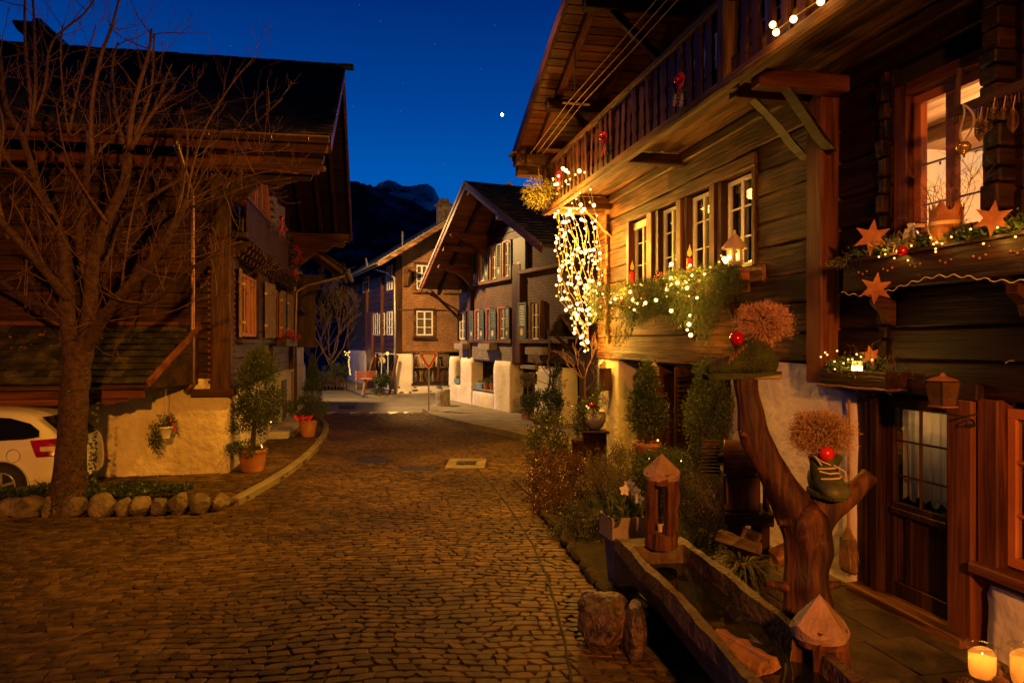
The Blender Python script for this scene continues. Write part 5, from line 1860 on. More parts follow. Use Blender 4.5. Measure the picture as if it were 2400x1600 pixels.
def split_log(L_, r, seed=0):
 mb = MB()
 prof = [(-r, 0), (-r * .6, r * .75), (0, r), (r * .7, r * .7), (r, 0), (r * .3, -r * .12), (-r * .4, -r * .05)]
 n = 7
 vs, fs = [], []
 for i in range(n + 1):
  for a, b in prof:
   q = noise.noise(Vector((i * .7 + seed, a * 9, b * 9)))
   vs.append((L_ * i / n + q * .01, a * (1 + q * .25), b * (1 + q * .25)))
 for i in range(n):
  for k in range(7):
   a, b = i * 7 + k, i * 7 + (k + 1) % 7
   fs.append((a, b, b + 7, a + 7))
 fs.append(tuple(range(7)))
 fs.append(tuple(n * 7 + k for k in range(7)))
 return mb.add(vs, fs)
q = P(1742, 1520, 4.35)
t = mk('split_firewood', split_log(.42, .10), M_['wood_fresh'], loc=(1.31, 4.62, .53))
t.rotation_euler = (0.1, 0.04, -1.1)
setp(t, None, 'split piece of orange firewood floating in the trough', 'firewood')

# carved log lanterns
def log_lantern(loc, h, r, rot, label):
 t = thing('log_lantern', loc, rot, label, 'lantern', 'carved log lanterns')
 def ring(z, rr_, n=20, am=.05):
  return [(rr_ * (1 + am * noise.noise(Vector((math.cos(2 * PI * k / n) * 2, math.sin(2 * PI * k / n) * 2, z * 3 + loc[0])))) * math.cos(2 * PI * k / n),
     rr_ * (1 + am * noise.noise(Vector((math.cos(2 * PI * k / n) * 2, math.sin(2 * PI * k / n) * 2, z * 3 + loc[0])))) * math.sin(2 * PI * k / n), z) for k in range(n)]
 def solid(levels):
  n = 20
  vs, fs = [], []
  for z, rr_ in levels:
   vs += ring(z, rr_, n, .22)
  for i in range(len(levels) - 1):
   for k in range(n):
    a, b = i * n + k, i * n + (k + 1) % n
    fs.append((a, b, b + n, a + n))
  fs.append(tuple(range(n)))
  fs.append(tuple((len(levels) - 1) * n + k for k in range(n)))
  return MB().add(vs, fs)
 bark = M_['wood_log']
 mk('base', solid([(0, r), (.06 * h, r * 1.02), (.16 * h, r * .98)]), bark, t)
 mk('head', solid([(.68 * h, r * .97), (.72 * h, r), (.80 * h, r * .97)]), bark, t)
 for k in range(4):
  a = PI / 4 + k * PI / 2 + .1
  c = Vector((math.cos(a), math.sin(a), 0))
  sd = Vector((-c.y, c.x, 0))
  lv = []
  n = 7
  for i in range(n + 1):
   z = .15 * h + .54 * h * i / n
   q = 1 + .25 * noise.noise(Vector((a, z * 6, loc[1])))
   o_, i_ = c * r * .98 * q, c * r * .62
   ww = r * .26 * q
   lv.append([tuple(o_ + sd * ww * .8 + Vector((0, 0, z))), tuple(o_ * 1.04 + Vector((0, 0, z))), tuple(o_ - sd * ww * .8 + Vector((0, 0, z))), tuple(i_ - sd * ww * .9 + Vector((0, 0, z))), tuple(i_ + sd * ww * .9 + Vector((0, 0, z)))])
  vs = [p for l in lv for p in l]
  fs = []
  for i in range(n):
   for j in range(5):
    a0, b0_ = i * 5 + j, i * 5 + (j + 1) % 5
    fs.append((a0, b0_, b0_ + 5, a0 + 5))
  mk('pillar', MB().add(vs, fs), bark, t)
 # four-sided roof cut from the log: facets meeting at a point, scalloped eave
 n = 40
 vs, fs = [], []
 for k in range(n):
  a = 2 * PI * k / n
  sc = abs(math.cos(2 * (a - .1 - PI / 4))) ** .8
  vs.append((r * 1.10 * math.cos(a), r * 1.10 * math.sin(a), (.83 - .065 * sc) * h))
 tip = len(vs)
 vs.append((0, 0, h))
 for k in range(n):
  fs.append((k, (k + 1) % n, tip))
 lo = len(vs)
 for k in range(n):
  a = 2 * PI * k / n
  vs.append((r * 1.02 * math.cos(a), r * 1.02 * math.sin(a), .725 * h))
 for k in range(n):
  fs.append((k, lo + k, lo + (k + 1) % n, (k + 1) % n))
 mk('roof', MB().add(vs, fs), mottle('cut_end_grain', (0.20, 0.12, 0.07), (0.34, 0.22, 0.14), 5, .6, 1.0, 40, .01), t)
 mk('candle_glass', MB().lathe([(r * .30, .165 * h), (r * .30, .30 * h)], c=(0, 0, 0), n=14, cap=False), M_['pane_clear'], t, smooth=True, fix=False)
 mk('candle', MB().lathe([(r * .26, .165 * h), (r * .26, .235 * h), (r * .04, .24 * h)], n=14), mottle('candle_wax', (.60, .48, .38), (.70, .58, .48), 4, .5, 0), t, smooth=False)
 return t
p = G(1553, 1285, .62)
log_lantern((1.335, 6.46, .625), .83, .148, -.55, 'carved log lantern standing on the far end of the water trough')
log_lantern((1.865, 4.40, 0.0), .92, .155, .25, 'carved log lantern on the ground in front of the branched trunk')

# rocks at the trough foot
def rock(rx, ry, rz_, seed, sub=3, cl=.86, cuts=9):
 bm = bmesh.new()
 bmesh.ops.create_icosphere(bm, subdivisions=sub, radius=1)
 V_, F_ = [], []
 for v in bm.verts:
  c = v.co
  q = 1 + .28 * noise.noise(c * 1.1 + Vector((seed, 0, 0))) + .10 * noise.noise(c * 3.1 + Vector((seed, 3, 0)))
  V_.append((max(-cl, min(cl, c.x * q)) * rx, max(-cl, min(cl, c.y * q)) * ry, max(-cl, min(cl * .95, c.z * q)) * rz_))
 pr = random.Random(seed)
 for _ in range(cuts):
  pn = Vector((pr.uniform(-1, 1), pr.uniform(-1, .4), pr.uniform(-.4, 1))).normalized()
  pn = Vector((pn.x / rx, pn.y / ry, pn.z / rz_)).normalized()
  dm = max(Vector(v).dot(pn) for v in V_) * pr.uniform(.72, .9)
  V_ = [tuple(Vector(v) - pn * max(0, Vector(v).dot(pn) - dm)) for v in V_]
 for f in bm.faces:
  F_.append(tuple(v.index for v in f.verts))
 bm.free()
 return MB().add(V_, F_)
wet_stone = mottle('brown_boulder', (0.018, 0.012, 0.007), (0.11, 0.068, 0.036), 7.0, 0.5, 1.0, 18, 0.05, c3=(0.04, 0.025, 0.014))
t = mk('boulder', rock(.24, .26, .23, 2.5, 4, 1.3, 3), wet_stone, loc=(.74, 5.90, .19), label='round weathered boulder against the trough, left of the upright slab', cat='rock')
t = mk('stone_slab_upright', rock(.08, .17, .26, 7.7, 4, .95, 4), wet_stone, loc=(.95, 5.68, .20), label='upright narrow stone slab leaning between boulder and trough', cat='rock')
t.rotation_euler = (0, .06, .1)

# tall tapered planter with christmas roses
t = thing('tall_planter', (1.09, 7.2, 0), .25, 'tall tapered grey planter with white christmas roses', 'planter')
mk('pot', MB().lathe([(.14, 0), (.19, .5), (.235, .52), (.245, .74), (.225, .74), (.215, .68), (.001, .68)], n=4, cap=False), mottle('grey_pot', (.20, .16, .12), (.32, .26, .19), 5, .7, .5), t)
bpy.data.objects[t.name].children[0].rotation_euler = (0, 0, PI / 4)
rs = np.random.RandomState(9)
C = rs.normal(size=(90, 3)) * [.11, .11, .02] + [0, 0, .74]
V_, F_ = rhombs(rs, C, rs.normal(size=(90, 3)) * .9 + [0, 0, .8], rs.uniform(.10, .18, 90), .028)
npmk('leaves', V_, F_, M_['ivy'], t)
def flower(c, r, face, mat='petal_white', n=5):
 face = Vector(face).normalized()
 x = face.orthogonal().normalized()
 y = face.cross(x)
 mb = MB()
 c = Vector(c)
 for k in range(n):
  a = 2 * PI * k / n
  d = x * math.cos(a) + y * math.sin(a)
  s = x * -math.sin(a) + y * math.cos(a)
  mb.add([c, c + d * r * .5 + s * r * .42 + face * r * .18, c + d * r + face * r * .12 + s * r * .12, c + d * r - s * r * .12 + face * r * .12, c + d * r * .5 - s * r * .42 + face * r * .18], [(0, 1, 2, 3, 4)])
 mb.ball(c + face * r * .12, r * .16, 6)
 return mb
for (x, y, z) in ((-.02, -.12, 1.0), (.10, -.10, .98), (.12, -.14, .91), (.06, -.05, 1.04)):
 f = mk('flower', flower((x, y, z), .055, (-.2 + R.uniform(-.4, .4), -1, .3)), M_['petal_white'], t, fix=False)
 mk('stem', MB().tube([(x * .5, y * .5, .7), (x * .8, y * .8, z - .12), (x, y, z)], .004, 5), M_['box_leaf'], f)

# the branched trunk that carries two planted boots
YT = 5.15
def tp(px, py, dy=0.0):
 return P(px, py, YT + dy)
base = Vector((2.12, YT, 0))
t = thing('branched_trunk', base, 0, 'forked barkless tree trunk carrying two mossy boots', 'tree trunk')
def bp(px, py, dy=0.0):
 return tp(px, py, dy) - base
def wavy_tube(path, rad, n=16, sub=5, am=.10, seed=0.0):
 """thick limb with bulges: resampled path with a noisy radius per vertex"""
 pts, rr_ = [], []
 for i in range(len(path) - 1):
  for k in range(sub):
   f = k / sub
   p0 = path[max(0, i - 1)]
   p1, p2 = path[i], path[i + 1]
   p3 = path[min(len(path) - 1, i + 2)]
   pts.append(0.5 * ((2 * p1) + (p2 - p0) * f + (2 * p0 - 5 * p1 + 4 * p2 - p3) * f * f + (3 * p1 - p0 - 3 * p2 + p3) * f ** 3))
   rr_.append(rad[i] * (1 - f) + rad[i + 1] * f)
 pts.append(path[-1])
 rr_.append(rad[-1])
 mb = MB().tube(pts, rr_, n)
 m = len(pts)
 for j in range(m):
  for k in range(n):
   v = Vector(mb.V[j * n + k])
   d = v - pts[j]
   q = 1 + am * noise.noise(v * 5 + Vector((seed, 0, 0))) + am * .5 * noise.noise(Vector((math.atan2(d.y, d.x) * 2.2, v.z * 1.2, seed)))
   mb.V[j * n + k] = tuple(pts[j] + d * q)
 return mb
limb = wood('barkless_trunk', (0.032, 0.011, 0.004), (0.17, 0.062, 0.020), 'z', 0.58, 1.0, fine=12, vary=0.05, spec=0.3)
for n_ in limb.node_tree.nodes:
 if n_.type == 'BUMP':
  n_.inputs['Distance'].default_value = .035
mk('trunk', wavy_tube([bp(1912, 1640), bp(1900, 1500), bp(1893, 1400), bp(1890, 1330), bp(1893, 1260), bp(1884, 1215), bp(1868, 1180)], [.165, .165, .16, .155, .16, .165, .11], 22, 7, .22), limb, t, smooth=True)
mk('left_limb', wavy_tube([bp(1895, 1270), bp(1862, 1190), bp(1825, 1125), bp(1786, 1060), bp(1764, 990), bp(1752, 930), bp(1748, 884)], [.155, .135, .108, .105, .10, .088, .084], 20, 6, .2, 4), limb, t, smooth=True)
mk('right_limb', wavy_tube([bp(1900, 1230), bp(1935, 1190), bp(1975, 1166), bp(2012, 1140), bp(2040, 1112)], [.15, .12, .085, .064, .058], 16, 6, .14, 9), limb, t, smooth=True)
for (a, b, c, d, r1, r2, dy) in ((1870, 1222, 1826, 1224, .04, .022, -.12), (1860, 1378, 1796, 1366, .035, .026, -.1), (1930, 1374, 1970, 1367, .03, .02, -.08), (1770, 1030, 1736, 1014, .035, .024, -.06), (1905, 1300, 1925, 1250, .03, .02, -.15)):
 mk('branch_stub', wavy_tube([bp(a, b), bp((a + c) / 2, (b + d) / 2, dy * .6), bp(c, d, dy)], [r1 * 1.3, r1, r2], 10, 4, .1, a), limb, t, smooth=True)

# boot with toe to the left, on the left limb
def loft(secs, n=18):
 """closed body from cross-sections (centre, axis1, axis2)"""
 vs, fs = [], []
 for c, a, b in secs:
  c, a, b = Vector(c), Vector(a), Vector(b)
  for k in range(n):
   t_ = 2 * PI * k / n
   p = c + a * math.cos(t_) + b * math.sin(t_)
   q = 1 + .05 * noise.noise(p * 14)
   vs.append(c + (p - c) * q)
 m = len(secs)
 for i in range(m - 1):
  for k in range(n):
   a, b = i * n + k, i * n + (k + 1) % n
   fs.append((a, b, b + n, a + n))
 fs.append(tuple(range(n)))
 fs.append(tuple((m - 1) * n + k for k in range(n)))
 return MB().add(vs, fs)
bc = tp(1745, 884)
t = thing('mossy_boot', bc, 0, 'old boot overgrown with green moss on the upper limb, toe to the left', 'boot')
mk('upper', loft([((-.27, 0, .055), (0, .03, 0), (0, 0, .02)), ((-.25, 0, .06), (0, .06, 0), (0, 0, .04)), ((-.17, 0, .075), (0, .085, 0), (0, 0, .055)), ((-.08, 0, .095), (0, .085, 0), (0, 0, .075)), ((.0, 0, .12), (0, .08, 0), (0, 0, .10)), ((.08, 0, .14), (0, .08, 0), (0, 0, .12)), ((.16, 0, .135), (0, .08, 0), (0, 0, .115)), ((.21, 0, .11), (0, .06, 0), (0, 0, .08)), ((.235, 0, .10), (0, .02, 0), (0, 0, .03))]), M_['moss'], t, smooth=True)
mk('shaft', loft([((.06, 0, .10), (.14, 0, .01), (0, .085, 0)), ((.05, 0, .22), (.12, 0, .02), (0, .085, 0)), ((.03, 0, .27), (.10, 0, .03), (0, .08, 0))]), M_['moss'], t, smooth=True)
mk('sole', MB().prism([(-.27, -.02), (-.2, -.012), (.02, -.012), (.03, -.005), (.235, .025), (.235, .045), (.03, .03), (-.24, .03), (-.285, .02)], (0, -.08, 0), (1, 0, 0), (0, 0, 1), (0, .16, 0)), M_['moss'], t)
rs = np.random.RandomState(14)
V_, F_ = clumps(rs, (.02, 0, .12), (.20, .085, .11), 50, 40, (.02, .015, .012), .014, .003, up=.2, shell=.95)
npmk('moss_fibres', V_, F_, leaf('moss_fibre', (.02, .03, .006), (.09, .10, .025), .9), t)
lc = MB()
for k in range(6):
 f = k / 5
 lc.tube([(-.14 + .12 * f, -.085, .10 + .12 * f), (-.10 + .12 * f, -.03, .155 + .11 * f), (-.09 + .12 * f, .05, .155 + .11 * f)], .009, 5)
mk('laces', lc, M_['cone'], t)
hb = tp(1790, 757)
V_, F_ = sticks(rs, tuple(hb - bc), .19, 1700, .0022, 2, up=.25, zsc=.72)
V_[:, 0] = (V_[:, 0] - (hb - bc).x) * 1.02 + (hb - bc).x
npmk('dried_plant', V_, F_, M_['dry'], t)
mk('heel', MB().box(.04, .24, -.078, .078, -.012, .03, .01), mottle('pale_rubber', (.16, .13, .04), (.26, .21, .08), 6, .7, .3), t)
mk('bauble', MB().ball(tp(1727, 793, -.09) - bc, .05, 20), M_['bauble'], t, smooth=True)

# boot with toe towards the viewer, in the fork
bc = tp(1930, 1162, -.02)
t = thing('green_boot', bc, 0.1, 'small green laced boot facing the viewer, wedged in the trunk fork', 'boot')
mk('upper', loft([((0, -.24, .06), (.03, 0, 0), (0, 0, .02)), ((0, -.225, .065), (.08, 0, 0), (0, 0, .045)), ((0, -.16, .075), (.10, 0, 0), (0, 0, .065)), ((0, -.08, .10), (.095, 0, 0), (0, 0, .085)), ((0, .0, .12), (.085, 0, 0), (0, 0, .11)), ((0, .08, .12), (.08, 0, 0), (0, 0, .11)), ((0, .11, .11), (.03, 0, 0), (0, 0, .05))]), M_['leather'], t, smooth=True)
mk('shaft', loft([((0, .0, .12), (.09, 0, 0), (0, .10, 0)), ((0, -.01, .22), (.095, 0, 0), (0, .10, 0)), ((0, -.02, .28), (.115, 0, 0), (0, .11, 0)), ((0, -.02, .30), (.10, 0, 0), (0, .10, 0))]), M_['leather'], t, smooth=True)
mk('sole', loft([((0, 0, .0), (.09, 0, 0), (0, .20, 0)), ((0, -.04, .015), (.105, 0, 0), (0, .20, 0)), ((0, -.04, .045), (.105, 0, 0), (0, .20, 0))], 20), M_['moss'], t)
lc = MB()
lacem = mottle('pale_laces', (.50, .40, .24), (.60, .50, .32), 5, .7, .1)
for k in range(4):
 z = .15 + .032 * k
 sg = 1 if k % 2 else -1
 y = -.145 + .02 * k
 lc.tube([(-.075, y + .04, z + .008 * sg), (-.03, y - .01, z), (.03, y - .01, z + .004), (.075, y + .04, z - .008 * sg)], .006, 6)
lc.tube([(-.02, -.13, .24), (-.09, -.14, .27), (-.12, -.11, .30), (-.08, -.12, .24)], .005, 5).tube([(0, -.13, .24), (.07, -.15, .20), (.10, -.13, .13)], .005, 5)
mk('laces', lc, lacem, t)
hb = Vector((0, 0, .0)) + (tp(1922, 1018) - bc)
V_, F_ = sticks(rs, tuple(hb), .215, 2300, .0022, 2, up=.3, zsc=.74)
npmk('dried_plant', V_, F_, M_['dry_brown'], t)
mk('bauble', MB().ball(tp(1932, 1062, -.15) - bc, .052, 20), mottle('matt_red_bauble', (.48, .01, .008), (.52, .015, .01), 2, .3, 0), t, smooth=True)

# old wooden mill on its bench
mo = Vector((2.33, 7.45, 0))
t = thing('wooden_mill', mo, RZ + PI, 'old wooden hand mill with round drum on a bench by the wall', 'mill')
def P2(px, py, Y=7.45):
 return P(px, py, Y) - mo
t.rotation_euler = (0, 0, 0)
mk('bench_top', MB().box(-.14, .33, -.26, .30, .62, .74, .012, rot=Matrix.Rotation(-.25, 3, 'Z')), M_['wood_dark'], t)
for x, y in ((-.05, -.15), (.2, -.15), (.0, .2), (.25, .2)):
 mk('leg', MB().box(x - .05, x + .05, y - .05, y + .05, 0, .62, .01), M_['wood_dark_z'], t)
mk('body', MB().box(-.15, .20, -.2, .24, .75, 1.10, .012, rot=Matrix.Rotation(-.25, 3, 'Z')), M_['wood_dark_z'], t)
mk('shelf', MB().box(-.17, .22, -.22, .26, 1.10, 1.125, .006, rot=Matrix.Rotation(-.25, 3, 'Z')), M_['wood_dark'], t)
dm = MB().lathe([(.185, 0), (.19, .01), (.19, .30), (.185, .31)], n=32)
rt = Matrix.Translation(Vector((-.17, -.05, 1.26))) @ Matrix.Rotation(-.3, 4, 'Z') @ Matrix.Rotation(PI / 2, 4, 'Y')
dm.V = [tuple(rt @ Vector(v)) for v in dm.V]
mk('drum', dm, M_['wood_red_x'], t)
dm = MB().lathe([(.05, 0), (.05, -.06)], n=16)
dm.V = [tuple(rt @ Vector(v)) for v in dm.V]
mk('hub', dm, M_['wood_dark_y'], t)
for k in range(10):
 mk('slat', MB().box(-.36, -.18, .06, .085, 1.08 + k * .036, 1.105 + k * .036, .004, rot=Matrix.Rotation(-.2, 3, 'Z')), M_['wood_dark'], t, fix=False)
mk('crank', MB().tube([(-.24, -.2, 1.12), (-.20, -.24, 1.12), (-.19, -.25, .85)], .012, 6), M_['black'], t)
mk('side_post', MB().box(.20, .24, -.22, -.12, .75, 1.2, .01), M_['wood_dark_z'], t)

# spider plant in a clay pot on a saucer
t = thing('grass_pot', (2.14, 6.72, 0), .2, 'clay pot of arching grass leaves between trough and mill', 'potted plant')
pm_ = mk('pot', MB().lathe([(.085, .02), (.125, .26), (.13, .27), (.12, .27), (.11, .24), (.001, .24)], n=4, cap=False), M_['terracotta'], t)
mk('saucer', MB().lathe([(.15, 0), (.165, .025), (.15, .025), (.001, .015)], n=4, cap=False), M_['terracotta'], t)
bl = MB()
rg = random.Random(2)
for k in range(300):
 a = rg.uniform(0, 2 * PI)
 L_ = rg.uniform(.42, .80)
 el = rg.uniform(.5, 1.35)
 d = Vector((math.cos(a), math.sin(a), 0))
 sd = Vector((-d.y, d.x, 0))
 vs = []
 n = 6
 for i in range(n + 1):
  f = i / n
  r_ = L_ * f * math.cos(el) + L_ * .35 * f * f
  z = .26 + L_ * f * math.sin(el) - L_ * 1.0 * f ** 2.3
  c = d * r_ + Vector((0, 0, z))
  w = .009 * (1 - f) + .001
  vs += [c - sd * w, c + sd * w]
 bl.add(vs, [(2 * i, 2 * i + 1, 2 * i + 3, 2 * i + 2) for i in range(n)])
mk('blades', bl, M_['blade'], t, fix=False)

# split firewood leaning behind the grass
fw = None
for i, (px, py, Y, r_, L_, rot, lab) in enumerate(((1755, 1262, 7.0, .10, .34, (0.2, -1.2, .4), 'split log standing upright behind the arching grass'), (1790, 1285, 6.9, .11, .4, (.3, -.15, 2.5), 'split log lying across the firewood heap'), (1822, 1300, 6.9, .10, .36, (1.3, -.3, .4), 'split log at the right of the heap, touching the trunk'), (1800, 1330, 6.7, .09, .34, (.6, .05, 2.9), 'lowest split log of the heap beside the trunk'))):
 p = P(px, py, Y)
 o_ = mk('split_firewood', split_log(L_, r_, i * 3 + 1), M_['wood_fresh'], loc=(p.x - .05, p.y, max(.08, p.z - (.25 if i == 0 else .05))))
 o_.rotation_euler = rot
 setp(o_, None, lab, 'firewood', 'firewood heap beside the trunk')

# candles in glasses on crates, bottom right
cw = [(2.93, 4.52, .40, .085, .19, 'left glowing candle glass among pine cones at the lower right'), (3.14, 4.42, .42, .10, .22, 'right glowing candle glass cut by the picture edge')]
t = thing('candle_crate', (2.98, 4.42, 0), .1, 'dark wooden crate carrying the candle glasses and pine cones', 'crate')
for z in (.06, .18, .30):
 mk('slat', MB().box(-.28, .42, -.17, -.15, z - .05, z + .05, .006), M_['wood_dark'], t)
 mk('slat', MB().box(-.28, -.26, -.15, .15, z - .05, z + .05, .006), M_['wood_dark_y'], t)
mk('top', MB().box(-.28, .42, -.15, .15, .33, .36, .004), M_['wood_dark'], t)
wax_m, nt_, b_, o_ = new_mat('translucent_wax')
tr_ = nt_.nodes.new('ShaderNodeBsdfTranslucent')
tr_.inputs[0].default_value = (.95, .62, .22, 1)
b_.inputs['Base Color'].default_value = (.8, .6, .35, 1)
mx_ = nt_.nodes.new('ShaderNodeMixShader')
mx_.inputs[0].default_value = .75
nt_.links.new(b_.outputs[0], mx_.inputs[1])
nt_.links.new(tr_.outputs[0], mx_.inputs[2])
nt_.links.new(mx_.outputs[0], o_.inputs[0])
for x, y, z, r_, h, lab in cw:
 t = thing('candle_glass', (x, y, .36), 0, lab, 'candle', 'candle glasses on the crate')
 mk('glass', MB().lathe([(r_ * .8, 0), (r_ * .95, .05), (r_, h), (r_ * 1.05, h + .01), (r_ * .97, h + .01), (r_ * .95, h - .005)], n=20, cap=False), M_['pane_clear'], t, smooth=True, fix=False)
 mk('wax', MB().grid(lambda u, v: (r_ * (.78 + .1 * min(1, v * 4)) * math.cos(2 * PI * u), r_ * (.78 + .1 * min(1, v * 4)) * math.sin(2 * PI * u), .01 + h * (.78 + .06 * math.sin(u * 12)) * v), 24, 6), wax_m, t, smooth=True, fix=False)
 mk('flame', MB().lathe([(.001, 0), (.011, .012), (.010, .028), (.001, .055)], c=(0, 0, h * .52), n=10, cap=False), glow('candle_flame', (1.0, .62, .16), 12.0), t, smooth=True)
 lamp('flame_lamp', 'POINT', (x, y, .36 + h * .62), 5, (1.0, .42, .07), .012)
 lamp('candle_lamp', 'POINT', (x - .02, y + .0, .36 + h + .10), 3.2, (1.0, .40, .08), .05)
rg = random.Random(6)
for i in range(11):
 x, y = 2.76 + .11 * (i % 6) + rg.uniform(-.02, .02), 4.30 + .07 * (i // 6) + rg.uniform(-.02, .02)
 if i > 8:
  x, y = 3.03, 4.5 + .08 * (i - 9)
 t = mk('pine_cone', cone_mesh(.075, .035, 8), M_['cone'], fix=False, loc=(x, y, .40), cat='pine cone', group='pine cones around the candle glasses', label='brown pine cone lying on the crate around the candle glasses')
 t.rotation_euler = (rg.uniform(-1.5, 1.5), rg.uniform(-1, 1), rg.uniform(0, 6))

# ================================================================ GARDEN BED AND POTS
def shrub(name, c, rad, ncl, nleaf, spread, L_, W_, mat, label, cat='shrub', up=.5, stems=9, seed=0, gnd=0.0, shell=.35, group=None):
 rs = np.random.RandomState(seed)
 t = thing(name, (c[0], c[1], gnd), 0, label, cat, group)
 V_, F_ = clumps(rs, (0, 0, c[2] - gnd), rad, ncl, nleaf, spread, L_, W_, up=up, flat_bottom=.02, shell=shell)
 npmk('foliage', V_, F_, M_[mat], t)
 rg = random.Random(seed)
 sm = MB()
 for k in range(stems):
  d = Vector((rg.uniform(-1, 1) * rad[0], rg.uniform(-1, 1) * rad[1], c[2] - gnd + rg.uniform(0, .6) * rad[2]))
  sm.tube([Vector((d.x * .15, d.y * .15, 0)), Vector((d.x * .5, d.y * .5, d.z * .55)), d], [.014, .009, .004], 5)
 mk('stem', sm, M_['bark'], t, fix=False, kind='stuff')
 return t
bed = [gp(1254, 1130), gp(1262, 1195), gp(1330, 1280), gp(1420, 1400)]
bpoly = bed + [(1.7, 7.2), (2.2, 8.4), (2.3, 11.0), (1.9, 13.6), (1.2, 13.8)]
sheet('garden_soil', bpoly, 0.06, M_['soil'], .12, kind='structure')
shrub('green_shrub', P(1282, 1035, 12.8), (.38, .34, .52), 90, 40, (.05, .05, .05), .045, .014, 'box_leaf', 'tall loose green shrub at the far end of the garden bed', seed=1)
shrub('bronze_shrub', P(1312, 1120, 11.3), (.54, .5, .46), 170, 48, (.05, .05, .05), .034, .010, 'red_leaf', 'glossy bronze-leaved shrub at the street edge of the bed', seed=2)
shrub('bronze_shrub', P(1300, 1185, 10.3), (.34, .3, .32), 80, 44, (.05, .05, .05), .032, .010, 'red_leaf', 'smaller reddish shrub low against the bed stones', seed=22)
shrub('low_shrub', P(1362, 1245, 9.1), (.40, .5, .40), 150, 56, (.045, .045, .045), .022, .007, 'box_leaf', 'low fine-leaved shrub spilling over the stone edge beside the planter', seed=3)
shrub('heather_bush', P(1440, 1125, 9.2), (.46, .42, .44), 150, 56, (.035, .035, .06), .04, .005, 'heather', 'grey-green heather bush left of the log lantern', up=1.2, seed=4)
shrub('heather_bush', P(1655, 1205, 7.9), (.42, .40, .54), 190, 60, (.035, .035, .06), .04, .005, 'heather', 'large grey-green heather bush right of the log lantern', up=1.2, seed=5)
shrub('dwarf_conifer', P(1560, 1140, 8.8), (.46, .32, .46), 140, 50, (.04, .04, .05), .035, .006, 'thuja', 'dark dwarf conifer directly behind the log lantern', up=.9, seed=6)
shrub('dwarf_conifer', P(1585, 1290, 7.6), (.42, .32, .28), 100, 50, (.04, .04, .05), .03, .006, 'thuja', 'low dark conifer in the shade between lantern and grass pot', up=.6, seed=61)
bst = [gp(1252, 1126), gp(1258, 1195), gp(1300, 1245), gp(1345, 1305), gp(1395, 1370), gp(1425, 1408)]
rg = random.Random(31)
for i, (a, b) in enumerate(zip(bst, bst[1:])):
 a, b = Vector((*a, 0)), Vector((*b, 0))
 n = max(1, round((b - a).length / .34))
 for k in range(n):
  c = a.lerp(b, (k + .5) / n)
  o_ = mk('edging_stone', rock(.20, .06, .07 if i else .22, i * 5 + k, 2), M_['soil'], loc=(c.x, c.y, .05), cat='edging stone', group='edging stones of the right garden bed',
    label='tall end stone of the garden bed at the gutter' if i == 0 and k == 0 else 'dark edging stone between the garden bed and the paving')
  o_.rotation_euler = (0, 0, math.atan2((b - a).y, (b - a).x))
o_ = thing('wreath_bowl', P(1560, 1050, 9.9).xy.to_3d() , 0, 'shallow bowl of evergreen and berries with tiny lights behind the lantern', 'planter')
mk('bowl', MB().lathe([(.16, .5), (.33, .72), (.35, .74), (.30, .72), (.001, .70)], n=20, cap=False).lathe([(.12, 0), (.12, .5)], n=10), M_['stone'], o_)
rs = np.random.RandomState(55)
V_, F_ = clumps(rs, (0, 0, .80), (.42, .36, .14), 50, 34, (.04, .04, .03), .05, .009, up=.6)
npmk('greens', V_, F_, M_['spruce'], o_)
bulbs(o_, [(.13, -.36, .88), (-.28, -.3, .90)], .012, M_['bulb_small'], 8)
lamp('bowl_lamp', 'POINT', P(1560, 1050, 9.9).xy.to_3d() + Vector((.1, -.45, .95)), .7, YEL, .02)

# potted conifer before the recess
p = P(1517, 1040, 11.0)
t = thing('potted_conifer', (p.x, p.y, 0), 0, 'bushy potted conifer with a tiny light in front of the glazed door', 'potted tree')
mk('pedestal', MB().box(-.2, .2, -.2, .2, 0, .62, .02), M_['wood_dark_z'], t)
mk('pot', pot_mesh(.13, .2, .30), M_['terracotta'], t, fix=False, loc=(0, 0, .62))
rs = np.random.RandomState(17)
V1 = clumps(rs, (0, 0, 1.42), (.34, .34, .48), 110, 46, (.05, .05, .05), .05, .011, up=.5, taper=.45, shell=.45)
V2 = clumps(rs, (0, 0, 1.85), (.16, .16, .26), 40, 40, (.04, .04, .05), .05, .010, up=.9, taper=.6)
npmk('foliage', *join(V1, V2), M_['thuja'], t)
mk('trunk', MB().tube([(0, 0, .85), (.01, 0, 1.4), (0, 0, 1.9)], [.03, .022, .01], 8), M_['bark'], t)
bulbs(t, [(.12, -.2, .98)], .016, M_['bulb_small'], 8)
lamp('pot_lamp', 'POINT', (p.x + .12, p.y - .3, 1.0), .6, YEL, .02)

# clipped evergreen column on the wall right of the glazed door
s, z = RS(1668, 960, .2)
t = rthing('evergreen_column', s, .16, 0, 'dense clipped evergreen column against the wall beside the glazed door', 'shrub')
V_, F_ = clumps(rs, (0, .1, 1.45), (.42, .22, .72), 200, 60, (.05, .04, .05), .035, .008, up=.4, shell=.6)
npmk('foliage', V_, F_, M_['thuja'], t)
mk('planter', MB().box(-.4, .4, -.1, .3, 0, .6, .02), M_['wood_dark'], t)
